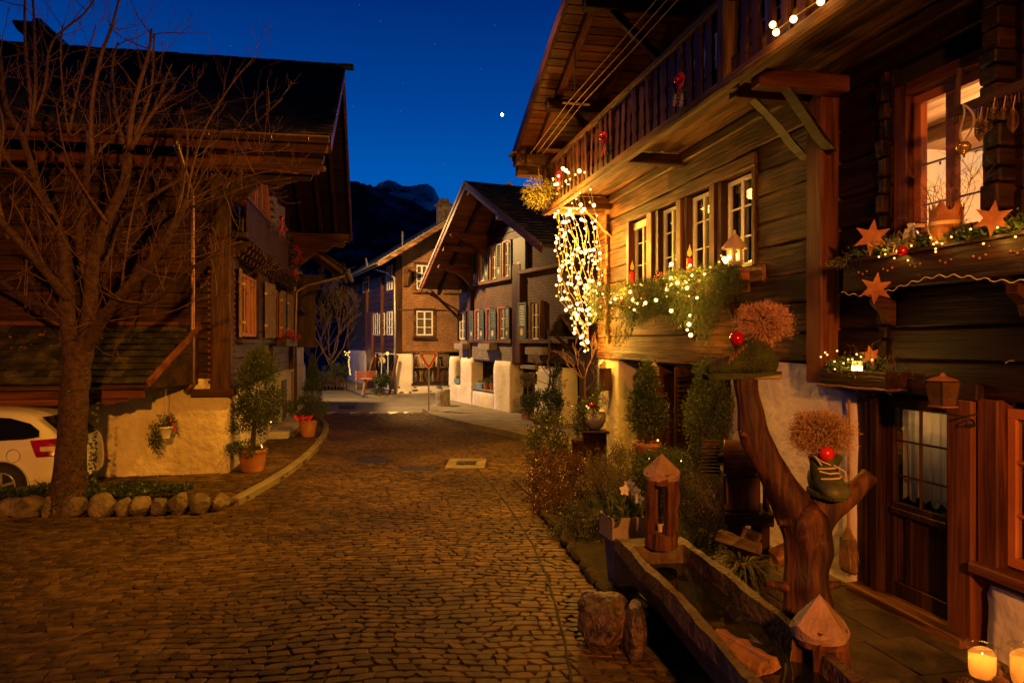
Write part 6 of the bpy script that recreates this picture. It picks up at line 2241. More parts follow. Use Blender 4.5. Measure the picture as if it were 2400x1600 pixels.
# urn on its pedestal
p = P(1393, 1000, 13.0)
t = thing('stone_urn', (p.x, p.y, 0), 0, 'pale round urn with trailing ivy and a red bauble on a dark cabinet', 'urn')
mk('cabinet', MB().box(-.2, .2, -.18, .18, 0, .82, .012), M_['wood_dark_z'], t)
mk('cabinet_top', MB().box(-.24, .24, -.22, .22, .82, .87, .01), M_['wood_dark'], t)
mk('urn', MB().lathe([(.08, .87), (.15, .93), (.20, 1.03), (.21, 1.14), (.18, 1.19), (.20, 1.21), (.17, 1.20), (.001, 1.16)], n=22, cap=False), M_['plaster'], t, smooth=True)
V1 = clumps(rs, (-.08, -.05, 1.25), (.22, .2, .12), 40, 30, (.04, .04, .04), .04, .014, up=.5)
V2 = clumps(rs, (-.25, -.05, 1.05), (.12, .14, .30), 50, 26, (.04, .04, .06), .035, .012, up=-.4)
V3 = clumps(rs, (.1, 0, 1.45), (.12, .12, .26), 30, 24, (.04, .04, .06), .05, .006, up=1.2)
npmk('ivy', *join(V1, V2, V3), M_['box_leaf'], t)
mk('bauble', MB().ball((-.07, -.22, 1.32), .05, 14), M_['bauble'], t, smooth=True)
bulbs(t, [(-.13, -.22, 1.28), (-.16, -.2, 1.31)], .014, M_['bulb_small'], 8)

# bare lit twiggy shrub at the foot of the light curtain
p = P(1368, 875, 14.6)
t = thing('bare_pot_tree', (p.x, p.y - .1, 0), 0, 'small bare tree with golden lit twigs under the light curtain', 'tree')
mk('tub', MB().lathe([(.22, 0), (.26, .5), (.24, .5), (.001, .46)], n=16, cap=False), M_['wood_dark'], t)
mk('trunk', MB().tube([(0, 0, .4), (.02, 0, 1.2), (0, 0, 1.75)], [.035, .028, .022], 8), M_['bark_thin'], t)
rg = random.Random(77)
for a in (-.9, -.55, -.2, .25, .6, -.75):
 br = []
 branch_paths(rg, (0, 0, rg.uniform(1.4, 1.75)), (a * 1.1, rg.uniform(-.3, .1), .8), rg.uniform(.5, .8), .014, 2, br, .3, .2, 5, (2, 3), (.4, .6), .003)
 bmb = MB()
 for p_, r_, d_ in br:
  bmb.tube(p_, r_, 5, cap=False)
 mk('branch', bmb, M_['bark_thin'], t, fix=False)
# ================================================================ LEFT HOUSE
LA = Vector((0.983, 0.182, 0))
LRZ = math.atan2(LA.y, LA.x)
C0 = Vector((-5.14, 13.14, 0))
LH = thing('chalet', C0, LRZ, 'dark chalet on the left with mossy roof, arched gable window and red flowers', 'house')
ML = MW[LH.name]
FRONT = Matrix(((1, 0, 0, 0), (0, -1, 0, 0), (0, 0, 1, 0), (0, 0, 0, 1)))     # u along the front, out towards the viewer
GABLE = Matrix(((0, 1, 0, 0), (1, 0, 0, 0), (0, 0, 1, 0), (0, 0, 0, 1)))      # u deep along the gable, out towards the street
def ll(x, y, z):
 return ML @ Vector((x, y, z))
def lplanks(name, M, u0, u1, z0, z1, h, o, thick, mat, holes, seed, split=4.0, vertical=False):
 rg = random.Random(seed)
 z = z0
 while z < z1 - .02:
  hh = min(h * rg.uniform(.85, 1.15), z1 - z)
  if z1 - z - hh < .08:
   hh = z1 - z
  cuts = [(u0, u1)]
  for a, b, c, d in holes:
   if c < z + hh - .03 and d > z + .03:
    nc = []
    for p, q in cuts:
     if b <= p or a >= q:
      nc.append((p, q))
     else:
      if a > p:
       nc.append((p, a))
      if b < q:
       nc.append((b, q))
    cuts = nc
  for p, q in cuts:
   if q - p < .03:
    continue
   n = max(1, round((q - p) / split))
   for i in range(n):
    a, b = p + (q - p) * i / n, p + (q - p) * (i + 1) / n
    mb = MB(M).box(a + .002, b - .002, o - thick, o + rg.uniform(-.004, .006), z + .003, z + hh - .003, .010)
    mk(name, mb, mat, LH, fix=False)
  z += hh

# side facing the viewer: plastered base and dark boards above
base = MB(FRONT)
bm0 = plaster_block(-14, 0.0, -.5, 0.04, 0, 1.78, nx=60, nz=14, amp=.022, seed=41)
mk('plaster_wall', MB(FRONT).add(bm0.V, bm0.F), M_['plaster_rough'], LH, smooth=True)
bm1 = plaster_block(.03, 14.0, -.5, 0.02, 0, 1.60, nx=50, nz=12, amp=.018, seed=51, top=[(-.5, 1.5), (.1, 1.52), (6, 1.62), (14, 1.66)])
mk('plaster_wall', MB(GABLE).add(bm1.V, bm1.F), M_['plaster'], LH, smooth=True)
mk('recess', MB(GABLE).box(7.2, 8.2, .0, .045, .08, 1.35, .02), M_['wood_dark_z'], LH)
mk('door', MB(GABLE).box(9.5, 10.5, .0, .05, .08, 1.5, .02), M_['wood_pale'], LH)
mk('step', MB(GABLE).box(4.6, 8.6, .02, .5, .05, .22, .02), M_['plaster'], LH)
mk('step', MB(GABLE).box(5.0, 6.4, .5, .62, .05, .12, .02), M_['concrete'], LH)
mk('wall_core', MB().box(-14, -.12, .12, 9.1, 1.2, 5.7).box(-13, -.12, .2, 13.6, 1.2, 5.2), M_['void'], LH)
lplanks('plank', FRONT, -14, -.02, 1.62, 5.75, .30, 0, .1, M_['wood_dark'], [], 71)
GW = [(.55, 1.35), (3.1, 3.75), (4.5, 5.2)]
ghol = [(.9, 3.3, 2.48, 3.95), (5.1, 8.6, 2.48, 3.95)]
lplanks('gable_plank', GABLE, .0, 9.2, 1.62, 5.9, .27, 0.02, .1, M_['wood_dark_y'], ghol, 72, 3.2)
# gable triangle
z = 5.9
rg = random.Random(3)
while z < 8.8:
 tt = (z - 5.94) / .59
 a, b = -.9 + tt + .45, 10.1 - tt - .4
 if b > a:
  mk('gable_plank', MB(GABLE).box(max(0, a), min(9.2, b), -.08, .02, z + .003, z + .26, .01), M_['wood_dark_y'], LH, fix=False)
 z += .263
# corner timbers
mk('corner_post', MB().box(-.30, .05, -.06, .28, 1.55, 5.8, .015), M_['wood_dark_z'], LH)
mk('corner_foot', MB().box(-.62, .12, -.14, .35, 1.46, 1.60, .015), M_['wood_dark'], LH)
mk('mid_post', MB(GABLE).box(5.0, 5.18, -.05, .10, 1.7, 4.2, .012), M_['wood_dark_z'], LH)
mk('end_post', MB(GABLE).box(9.05, 9.3, -.05, .14, 1.6, 5.6, .012), M_['wood_dark_z'], LH)
studs = MB()
for k in range(26):
 studs.box(-.33, -.29, -.09, -.05, 1.7 + k * .11, 1.75 + k * .11)
 studs.box(.04, .07, .24, .28, 1.7 + k * .11, 1.75 + k * .11)
mk('notched_edge', studs, M_['wood_red_z'], LH, kind='stuff')

# lower windows with open shutters
def gwin(a, b, z0=2.55, z1=3.82):
 w = window(LH, GABLE, a, b, z0, z1, .0, 2, 1, 'orange_frame', .07, .02, .06, curt=[(.05, .95)], inner='curtain', room=.2)
 return w
gwin(1.15, 2.1)
gwin(2.2, 3.1)
gwin(5.5, 6.7)
gwin(7.3, 8.2)
pale_sh = mottle('weathered_shutter', (.16, .11, .07), (.28, .20, .13), 6, .7, .5)
def shutter(u, ang, w=.42, z0=2.53, z1=3.84):
 """a hinged ledged shutter standing out from the wall at an angle"""
 t_ = MB(GABLE)
 c, s = math.cos(ang), math.sin(ang)
 def bx(a, b, o0, o1, z0_, z1_):
  vs = []
  for zz in (z0_, z1_):
   for (p, q) in ((a, o0), (b, o0), (b, o1), (a, o1)):
    vs.append((u + p * c - q * s, .06 + p * s + q * c, zz))
  t_.add(vs, [(0, 1, 2, 3), (4, 5, 6, 7), (0, 1, 5, 4), (1, 2, 6, 5), (2, 3, 7, 6), (3, 0, 4, 7)])
 bx(0, w, 0, .03, z0, z1)
 bx(.02, w - .02, .03, .05, z0 + .18, z0 + .28)
 bx(.02, w - .02, .03, .05, z1 - .28, z1 - .18)
 return mk('shutter', t_, pale_sh, LH)
shutter(1.05, PI - .12, .45)
shutter(3.95, .1, .9)
shutter(5.4, PI - .3, .2)
shutter(6.75, .1, .5)
shutter(8.25, .12, .6)
for u in (1.05, 3.95, 5.4, 6.75, 8.25):
 for z in (2.8, 3.55):
  mk('hinge', MB(GABLE).box(u - .02, u + .02, .05, .12, z, z + .05, .004), M_['ribbon'], LH)
mk('sill_moulding', MB(GABLE).box(.7, 4.9, 0, .13, 2.40, 2.50, .01), M_['wood_dark_y'], LH)
mk('sill_moulding', MB(GABLE).box(5.2, 9.0, 0, .13, 2.40, 2.50, .01), M_['wood_dark_y'], LH)
# frieze of carved consoles above the windows
for k in range(22):
 u = .25 + k * .41
 zt = 4.32
 mk('console', MB(GABLE).prism([(0, zt), (.34, zt), (.32, zt - .1), (.26, zt - .12), (.24, zt - .2), (.14, zt - .22), (.12, zt - .3), (0, zt - .32)], (u, 0, 0), (0, 1, 0), (0, 0, 1), (.15, 0, 0)), M_['wood_dark_y'], LH)
mk('frieze_beam', MB(GABLE).box(-.05, 9.3, .0, .34, 4.33, 4.44, .012), M_['wood_dark_y'], LH)
# arched upper window with open panel doors and parapet boards
aw = [(2.7 - 1.45 * math.cos(PI * k / 16), 5.1 + 1.35 * math.sin(PI * k / 16)) for k in range(17)]
arch = [(1.25, 4.6)] + aw + [(4.15, 4.6)]
mk('arched_window', MB(GABLE).prism(arch, (0, .02, 0), (1, 0, 0), (0, 0, 1), (0, .03, 0)), mottle('painted_reflection_glass', (.06, .065, .11), (.09, .10, .16), 2, .08, 0, spec=.9), LH)  # blue sky reflection is put into the glass colour
fr = MB(GABLE)
ro = [(2.7 - 1.55 * math.cos(PI * k / 16), 5.1 + 1.45 * math.sin(PI * k / 16)) for k in range(17)]
for k in range(16):
 fr.beam((ro[k][0], .07, ro[k][1]), (ro[k + 1][0], .07, ro[k + 1][1]), .10, .13, up=(0, 1, 0), c=.01)
fr.box(2.2, 2.34, .04, .12, 4.6, 6.4, .01).box(3.1, 3.24, .04, .12, 4.6, 6.4, .01).box(2.66, 2.74, .04, .09, 4.6, 6.45, .008)
mk('arch_frame', fr, M_['orange_frame'], LH)
for u, a in ((4.35, .2), (5.6, .25)):
 shutter(u, a, .6, 4.9, 6.0)
for k in range(14):
 t_ = PI * (.5 + .5 * k / 14)
 mk('arch_dentil', MB(GABLE).box(2.66 - 1.66 * math.cos(t_), 2.74 - 1.66 * math.cos(t_), .02, .22, 5.06 + 1.56 * math.sin(t_), 5.12 + 1.56 * math.sin(t_), .006), M_['wood_red_y'], LH)
for k in range(37):
 mk('parapet_board', MB(GABLE).box(.05 + k * .165, .05 + k * .165 + .155, .30, .33, 4.40, 5.02 + .02 * (k % 2), .004), M_['wood_dark_z'], LH)
mk('parapet_rail', MB(GABLE).box(0, 6.2, .28, .36, 5.04, 5.10, .01), M_['wood_red_y'], LH)

# main roof: ridge parallel to the front
REY, REZ, RRY, RRZ, RFY, RFZ, OV = -.9, 5.94, 4.6, 9.19, 10.1, 5.85, 1.86
def roof_slab(name, x0, x1, ya, za, yb, zb, th, mat, parent, M=None):
 d = Vector((0, yb - ya, zb - za)).normalized()
 n = Vector((0, -d.z, d.y))
 if n.z < 0:
  n = -n
 a, b = Vector((0, ya, za)), Vector((0, yb, zb))
 vs = []
 for p in (a, b):
  for q in (p, p - n * th):
   vs += [(x0, q.y, q.z), (x1, q.y, q.z)]
 return mk(name, MB(M).add(vs, [(0, 1, 3, 2), (4, 5, 7, 6), (0, 1, 5, 4), (2, 3, 7, 6), (0, 2, 6, 4), (1, 3, 7, 5)]), mat, parent)
roof_slab('roof_deck', -14, OV, REY, REZ, RRY, RRZ, .08, M_['wood_dark'], LH)
roof_slab('roof_deck', -14, OV, RFY, RFZ, RRY, RRZ, .08, M_['wood_dark'], LH)
def tiles(x0, x1, ya, za, yb, zb, w, h, seed, th=.022):
 d = Vector((0, yb - ya, zb - za))
 L = d.length
 d.normalize()
 n = Vector((0, -d.z, d.y))
 if n.z < 0:
  n = -n
 rg = random.Random(seed)
 out = []
 rows = int(L / h) + 1
 for r in range(rows):
  t_ = r * h
  x = x0 - (w / 2 if r % 2 else 0) + rg.uniform(-.02, .02)
  while x < x1:
   a, b = max(x, x0), min(x + w, x1)
   x += w
   if b - a < .04:
    continue
   l0 = t_ - rg.uniform(0, .025)
   l1 = min(t_ + h * 1.1, L)
   p0 = Vector((0, ya, za)) + d * l0 + n * (.035 + rg.uniform(-.004, .010))
   p1 = Vector((0, ya, za)) + d * l1 + n * .012
   sk = rg.uniform(-.008, .008)
   vs = [(a + .003, p0.y, p0.z), (b - .003, p0.y + sk, p0.z), (b - .003, p1.y, p1.z), (a + .003, p1.y, p1.z)]
   vs += [(vx, vy - n.y * th, vz - n.z * th) for vx, vy, vz in vs]
   out.append((vs, [(0, 1, 2, 3), (4, 5, 1, 0), (5, 6, 2, 1), (7, 4, 0, 3)]))
 return out
pieces('roof_tile', tiles(-12, OV + .02, REY - .05, REZ, RRY, RRZ, .24, .19, 5), M_['tile'], LH, 300, 'roof_tile_field', ML)
rt_ = []
x = -12
while x < OV:
 rt_.append(MB().box(x, x + .34, RRY - .12, RRY + .12, RRZ + .02 + R.uniform(0, .02), RRZ + .10 + R.uniform(0, .02), .02))
 x += .335
for mb in rt_:
 mk('ridge_tile', mb, M_['tile'], LH)
# soffit boards on the gable overhang, purlins, verge boards
for sgn, (ya, za, yb, zb) in ((1, (REY, REZ, RRY, RRZ)), (2, (RFY, RFZ, RRY, RRZ))):
 d = Vector((0, yb - ya, zb - za))
 L = d.length
 d.normalize()
 n = Vector((0, -d.z, d.y)) if d.y > 0 else Vector((0, d.z, -d.y))
 for x in (OV - .03, OV - .5, .9, .35):
  a = Vector((x, ya, za)) - n * .13
  b = Vector((x, yb, zb)) - n * .13
  mk('verge_rafter', MB().beam(a, b, .07 if x > 1.8 else .10, .18 if x > 1.8 else .14, up=n, c=.008), M_['wood_red_z'] if x > 1.8 else M_['wood_dark'], LH)
for (y, z, l) in ((-.35, 5.58, 1.72), (-.02, 5.62, 1.60), (4.6, 8.62, 1.7), (9.2, 5.55, 1.75)):
 mb = MB().prism([(-.2, 0), (l, 0), (l + .02, .06), (l - .06, .10), (l - .02, .16), (l, .26), (-.2, .26)] if y < 5 else [(-.2, -.1), (l - .5, -.1), (l - .35, .02), (l - .2, -.02), (l - .1, .05), (l + .05, .0), (l + .05, .26), (-.2, .26)], (0, y - .12, z - .05), (1, 0, 0), (0, 0, 1), (0, .22, 0))
 mk('purlin', mb, M_['wood_red_x'], LH)
mk('purlin', MB().box(-13, OV - .25, -.42, -.22, 5.48, 5.66, .012), M_['wood_red_x'], LH)
mk('fascia', MB().box(-13, OV - .05, -.86, -.82, 5.72, 5.88, .006), M_['wood_red_x'], LH)
mk('knee_board', MB().prism([(0.05, 5.55), (1.5, 5.55), (1.45, 5.42), (1.2, 5.40), (.9, 5.3), (.6, 5.32), (.35, 5.1), (.05, 4.9)], (0, -.08, 0), (1, 0, 0), (0, 0, 1), (0, .12, 0)), M_['wood_dark'], LH)
mk('knee_board', MB().prism([(0.05, 5.2), (1.7, 5.2), (1.6, 5.05), (1.3, 5.08), (1.1, 4.9), (.8, 4.92), (.5, 4.6), (.05, 4.3)], (0, 9.15, .3), (1, 0, 0), (0, 0, 1), (0, .12, 0)), M_['wood_red_x'], LH)
def gutter(x0, x1, y, z, r=.075):
 return MB().grid(lambda u, v: (x0 + (x1 - x0) * u, y + r * math.cos(PI + PI * v), z + r * math.sin(PI + PI * v)), 12, 10)
gt = mk('gutter', gutter(-13, OV - .03, REY - .10, REZ + .02, .10), M_['copper'], LH, smooth=True, fix=False)
mk('gutter_end', MB().prism([(.10 * math.cos(PI + PI * k / 10), .10 * math.sin(PI + PI * k / 10)) for k in range(11)], (OV - .03, REY - .10, REZ + .02), (0, 1, 0), (0, 0, 1), (.01, 0, 0)), M_['copper'], LH)
for x in (-.1, .9, 1.5, -1.5, -3):
 mk('gutter_strap', MB().tube([(x, REY - .10 + .104 * math.cos(PI + PI * k / 8), REZ + .02 + .104 * math.sin(PI + PI * k / 8)) for k in range(9)], .008, 4), M_['copper'], gt)
mk('downpipe', MB().tube([(-.62, REY - .1, REZ - .06), (-.62, REY - .08, REZ - .25), (-.60, -.35, 5.25), (-.58, -.14, 5.0), (-.58, -.14, 3.5), (-.58, -.14, 1.9), (-.58, -.14, 1.7), (-.68, -.2, 1.55)], .052, 10), M_['copper'], LH, smooth=True)
# chimney on the ridge
ch = P(85, 95, 16.3)
cl_ = ML.inverted() @ ch
cm_ = mk('chimney', MB().box(cl_.x - .30, cl_.x + .30, RRY - .3, RRY + .3, 8.3, 9.45, .02), M_['tile'], LH)
mk('chimney_hatch', MB().box(cl_.x - .10, cl_.x + .14, RRY - .33, RRY - .29, 9.2, 9.4, .01), M_['copper'], cm_)
mk('chimney_cap', MB().prism([(-.42, 9.08), (-.52, 9.25), (-.5, 9.3), (-.12, 9.3), (-.1, 9.38), (.06, 9.38), (.08, 9.28), (.42, 9.05), (.42, 8.9), (.3, 9.0)], (cl_.x, RRY - .42, .36), (1, 0, 0), (0, 0, 1), (0, .84, 0)), M_['black'], cm_)

# lean-to roof in front of the plastered base
LY0, LZ0, LY1, LZ1, LX1 = -1.25, 1.74, .02, 2.72, -.52
def lean(u, v):
 return 0
roof_slab('lean_to_deck', -14, -1.0, LY0, LZ0, LY1, LZ1, .05, M_['wood_dark'], LH)
lt = tiles(-11, LX1, LY0, LZ0 + .03, LY1, LZ1 + .03, .22, .17, 8)
# slanted right end: clip tiles past the hip line
def hip(v, LYa=LY0, LYb=LY1):
 f = (v[1] - LYa) / (LYb - LYa)
 return -1.02 + f * .52
lt = [(v, f) for v, f in lt if v[0][0] < hip(v[0]) - .02]
lt = [([(min(p[0], hip(p)), p[1], p[2]) for p in v], f) for v, f in lt]
pieces('lean_to_tile', lt, M_['tile'], LH, 260, 'lean_to_tile_field', ML)
mk('lean_to_verge', MB().beam((-1.0, LY0 - .02, LZ0 + .02), (-.48, LY1, LZ1 + .02), .05, .12, c=.006), M_['wood_red_x'], LH)
mk('lean_to_flashing', MB().box(-13, -.50, -.06, .0, 2.72, 2.80, .01), M_['wood_red_x'], LH)
mk('lean_to_gutter', gutter(-13, -.98, LY0 - .07, LZ0 + .0, .06), M_['copper'], LH, smooth=True, fix=False)
mk('lean_to_fascia', MB().box(-13, -1.05, LY0 - .0, LY0 + .04, LZ0 - .20, LZ0 - .05, .006), M_['wood_red_x'], LH)
mk('lean_to_beam', MB().prism([(-11, 0), (0, 0), (-.02, -.05), (-.1, -.08), (-.16, -.06), (-.24, -.10), (-.34, -.11), (-.42, -.07), (-.55, -.11), (-11, -.11)], (-1.3, LY0 + .06, LZ0 - .20), (1, 0, 0), (0, 0, 1), (0, .12, 0)), M_['wood_red_x'], LH)
mk('lean_to_end', MB().add([(-1.02, LY0, LZ0 - .05), (-.5, -.05, LZ1 - .05), (-.5, -.05, LZ0 - .05)], [(0, 1, 2)]), M_['wood_dark'], LH, fix=False)
rs = np.random.RandomState(6)
n = 420
X = rs.uniform(-11, -1.4, n)
f = rs.rand(n) ** .7
C = np.stack([X, LY0 + (LY1 - LY0) * f, LZ0 + .07 + (LZ1 - LZ0) * f], 1)
keep = rs.rand(n) < np.interp(X, [-11, -3.5, -1.4], [1, 1, .1])
V_, F_ = rhombs(rs, C[keep], rs.normal(size=(keep.sum(), 3)) * [1, 1, .3] + [0, 0, .1], .07, .025)
npmk('fallen_leaves', V_, F_, M_['dead_leaf'], LH, kind='stuff')

# rear wing with its own eave towards the street
wing = MB(GABLE)
bmw = plaster_block(9.35, 13.8, -.5, -.02, 1.6, 5.0, nx=14, nz=8, amp=.01, seed=61)
mk('wing_wall', MB(GABLE).add(bmw.V, bmw.F), M_['plaster'], LH, smooth=True)
mk('wing_roof', MB(GABLE).add([(9.45, 1.6, 4.72), (14.2, 1.6, 4.72), (14.2, -2.5, 7.6), (9.45, -2.5, 7.6), (9.45, 1.6, 4.82), (14.2, 1.6, 4.82), (14.2, -2.5, 7.7), (9.45, -2.5, 7.7)], [(0, 1, 2, 3), (4, 5, 6, 7), (0, 1, 5, 4), (1, 2, 6, 5), (0, 3, 7, 4)]), M_['tile'], LH)
for k in range(16):
 mk('rafter_end', MB(GABLE).beam((9.6 + k * .29, 1.55, 4.66), (9.6 + k * .29, -.1, 5.82), .09, .12, c=.006), M_['wood_red_z'], LH)
gm2 = MB(GABLE).grid(lambda u, v: (9.5 + 4.7 * u, 1.70 + .08 * math.cos(PI + PI * v), 4.76 + .08 * math.sin(PI + PI * v)), 10, 10)
mk('wing_gutter', gm2, M_['copper'], LH, smooth=True, fix=False)
mk('wing_downpipe', MB(GABLE).tube([(9.6, 1.68, 4.70), (9.58, 1.6, 4.5), (9.5, .5, 4.2), (9.46, .18, 4.0), (9.46, .16, 2.5), (9.46, .16, .3)], .05, 10), M_['copper'], LH, smooth=True)
mk('stepped_panel', MB(GABLE).prism([(0, 4.7), (1.5, 4.7), (1.5, 4.45), (1.25, 4.45), (1.25, 4.2), (1.0, 4.2), (1.0, 2.45), (1.1, 2.45), (1.1, 2.25), (0, 2.25)], (11.4, -.02, 0), (0, .6, 0), (0, 0, 1), (.16, 0, 0)), M_['wood_dark_z'], LH)
for k in range(6):
 mk('console', MB(GABLE).ball((9.7 + k * .3, .22, 3.55 - .02 * k), .12, 8), M_['wood_dark_z'], LH)

# red flowers
def geraniums(name, o, u0, u1, z, label, n=5, hang=.0, boxm='wood_dark_y', seed=0, vertical=False):
 rs = np.random.RandomState(seed)
 c = ll(o + .14, (u0 + u1) / 2, z)
 t = thing(name, c, LRZ, label, 'flower box')
 h = (u1 - u0) / 2
 mk('box', MB().box(-.13, .12, -h, h, -.16, .04, .01), M_[boxm], t)
 C = rs.normal(size=(260, 3)) * [.06, h * .5, .06] + [0, 0, .10]
 C[:, 2] -= hang * rs.rand(260)
 V_, F_ = rhombs(rs, C, rs.normal(size=(260, 3)) + [0, 0, .4], rs.uniform(.05, .09, 260), .022)
 npmk('foliage', V_, F_, M_['ivy'], t)
 for k in range(n):
  cc = np.array([rs.normal() * .05 + .03, rs.uniform(-h, h), .20 + rs.normal() * .05 - (hang * rs.rand() if hang else 0)])
  C = cc + rs.normal(size=(46, 3)) * .035
  V_, F_ = rhombs(rs, C, C - cc + rs.normal(size=C.shape) * .02, .035, .016)
  npmk('blossom', V_, F_, M_['petal'], t)
 return t
geraniums('geranium_box', .10, 5.5, 8.2, 2.48, 'flower box of bright red geraniums under the chalet windows', 7, .15, seed=1)
geraniums('hanging_geraniums', .22, 6.8, 7.3, 5.0, 'long trail of red and yellow flowers hanging at the chalet corner', 9, 1.0, seed=2)
# garland with a big red bow under the arched window
t = thing('bow_garland', ll(.40, 3.1, 5.1), LRZ, 'evergreen garland with big red bow and baubles below the arched window', 'garland')
rs = np.random.RandomState(12)
C = np.stack([rs.normal(size=60) * .05, rs.uniform(-.9, 3.0, 60), rs.normal(size=60) * .08], 1)
C2 = np.stack([rs.normal(size=60) * .05, -.55 + rs.normal(size=60) * .08, rs.uniform(-.5, .45, 60)], 1)
Ca = np.concatenate([C, C2])
V_, F_ = sprigs(rs, Ca, rs.normal(size=Ca.shape) * .6 + [.5, 0, -.3], .16, 10, .03, .004)
npmk('greens', V_, F_, M_['mistle'], t)
bw = MB()
for sg in (-1, 1):
 bw.grid(lambda u, v: (.10 + .05 * math.sin(u * PI), sg * (.02 + .14 * math.sin(u * PI)) , .12 * math.cos(u * PI) + .12 * (v - .5)), 8, 2)
 bw.grid(lambda u, v: (.10, sg * (.02 + .08 * u) + .06 * (v - .5), -.03 - .34 * u), 5, 1)
mk('bow', bw, M_['red_cloth'], t, fix=False)
mk('ribbon', MB().grid(lambda u, v: (.12, .75 + .05 * v, .1 - .5 * u), 5, 1), M_['red_cloth'], t, fix=False)
mk('bauble', MB().ball((.14, -.05, .10), .05, 12), M_['bauble'], t, smooth=True)
mk('bauble', MB().ball((.12, .95, .02), .045, 12), M_['bauble'], t, smooth=True)

# hanging pot on the plastered wall
p = P(388, 1010, 12.3)
t = thing('hanging_pot', (p.x, p.y, p.z), .15, 'small white pot of trailing ivy hanging on a chain from the lean-to', 'hanging plant')
mk('pot', MB().lathe([(.06, -.12), (.105, .05), (.12, .055), (.12, .08), (.10, .08), (.001, .04)], n=18, cap=False), M_['white_paint'], t, smooth=True)
V1 = clumps(rs, (-.02, 0, .16), (.17, .12, .10), 26, 20, (.03, .03, .03), .04, .010, up=.6)
V2 = clumps(rs, (-.16, -.03, -.08), (.09, .08, .20), 30, 22, (.03, .03, .05), .035, .012, up=-.4)
npmk('ivy', *join(V1, V2), M_['ivy'], t)
mk('bauble', MB().ball((.10, -.08, .18), .035, 12), M_['bauble'], t, smooth=True)
mk('ribbon', MB().grid(lambda u, v: (.12 + .05 * u + .03 * v, -.08, .14 - .14 * u), 4, 1), M_['red_cloth'], t, fix=False)
cm = MB()
for k in range(26):
 cm.tube([(-.0 + .012 * math.cos(a), .0 + (.0), .10 + k * .025 + .014 * math.sin(a)) if k % 2 else (0, .012 * math.cos(a), .10 + k * .025 + .014 * math.sin(a)) for a in [2 * PI * i / 6 for i in range(7)]], .003, 3, cap=False)
mk('chain', cm, M_['steel'], t, fix=False)

# ---------------------------------------------------------------- potted plants along the pavement
p = G(592, 1102, .08)
t = thing('tall_potted_conifer', (p.x, p.y, .08), 0, 'tall bushy conifer in a terracotta pot at the chalet corner', 'potted tree')
mk('pot', MB().lathe([(.19, 0), (.255, .34), (.27, .35), (.27, .40), (.245, .40), (.24, .35), (.001, .35)], n=24, cap=False), M_['terracotta'], t, smooth=False)
rs = np.random.RandomState(41)
V1 = clumps(rs, (.12, 0, 1.45), (.48, .40, .78), 150, 60, (.06, .06, .07), .055, .012, up=.8, taper=.4, shell=.5)
V2 = clumps(rs, (-.22, -.05, .95), (.22, .2, .38), 26, 30, (.05, .05, .05), .05, .011, up=.4)
V3 = clumps(rs, (-.05, -.1, .42), (.38, .28, .12), 44, 36, (.04, .04, .03), .045, .011, up=.3)
npmk('foliage', *join(V1, V2, V3), M_['thuja'], t)
mk('trunk', MB().tube([(0, 0, .3), (.03, 0, .9), (.08, 0, 1.5)], [.05, .04, .02], 8), M_['bark'], t)
bulbs(t, [(.26, -.28, .50), (.42, -.25, .92), (.27, -.28, .47)], .015, M_['bulb_far'], 8)
p = G(722, 1022, .08)
t = thing('round_potted_shrub', (p.x, p.y, .08), 0, 'round clipped shrub with a red bow in a terracotta pot', 'potted shrub')
mk('pot', MB().lathe([(.16, 0), (.225, .36), (.24, .37), (.24, .41), (.001, .38)], n=22, cap=False), M_['terracotta'], t)
V_, F_ = clumps(rs, (0, 0, .72), (.52, .48, .30), 160, 50, (.035, .035, .035), .03, .008, up=.5, shell=.7)
npmk('foliage', V_, F_, M_['thuja'], t)
mk('bow', MB().grid(lambda u, v: (.26 * (u - .5) * 2 * (.6 + .4 * v), -.40 + .03 * math.sin(u * 12), .50 + .10 * (v - .5) * (.4 + abs(u - .5) * 2)), 12, 2).grid(lambda u, v: (.05 * (u - .5), -.42, .40 + .18 * v), 4, 2), M_['red_cloth'], t, fix=False)
mk('hoop', MB().tube([(.2 + .12 * math.sin(a), -.1, .30 + .12 * math.cos(a)) for a in [PI * i / 8 for i in range(9)]], .008, 5), M_['black'], t)
p = G(738, 968, .0)
t = thing('cone_shrub', (p.x - .25, p.y + .6, 0), 0, 'cone shaped green shrub behind the round potted shrub', 'shrub')
V_, F_ = clumps(rs, (0, 0, .95), (.45, .45, 1.0), 150, 44, (.04, .04, .06), .05, .010, up=1.2, taper=.8, shell=.6)
npmk('foliage', V_, F_, leaf('bright_conifer', (.035, .07, .012), (.09, .15, .03), .6), t)
mk('trunk', MB().tube([(0, 0, 0), (0, 0, 1.2)], [.05, .02], 8), M_['bark'], t)

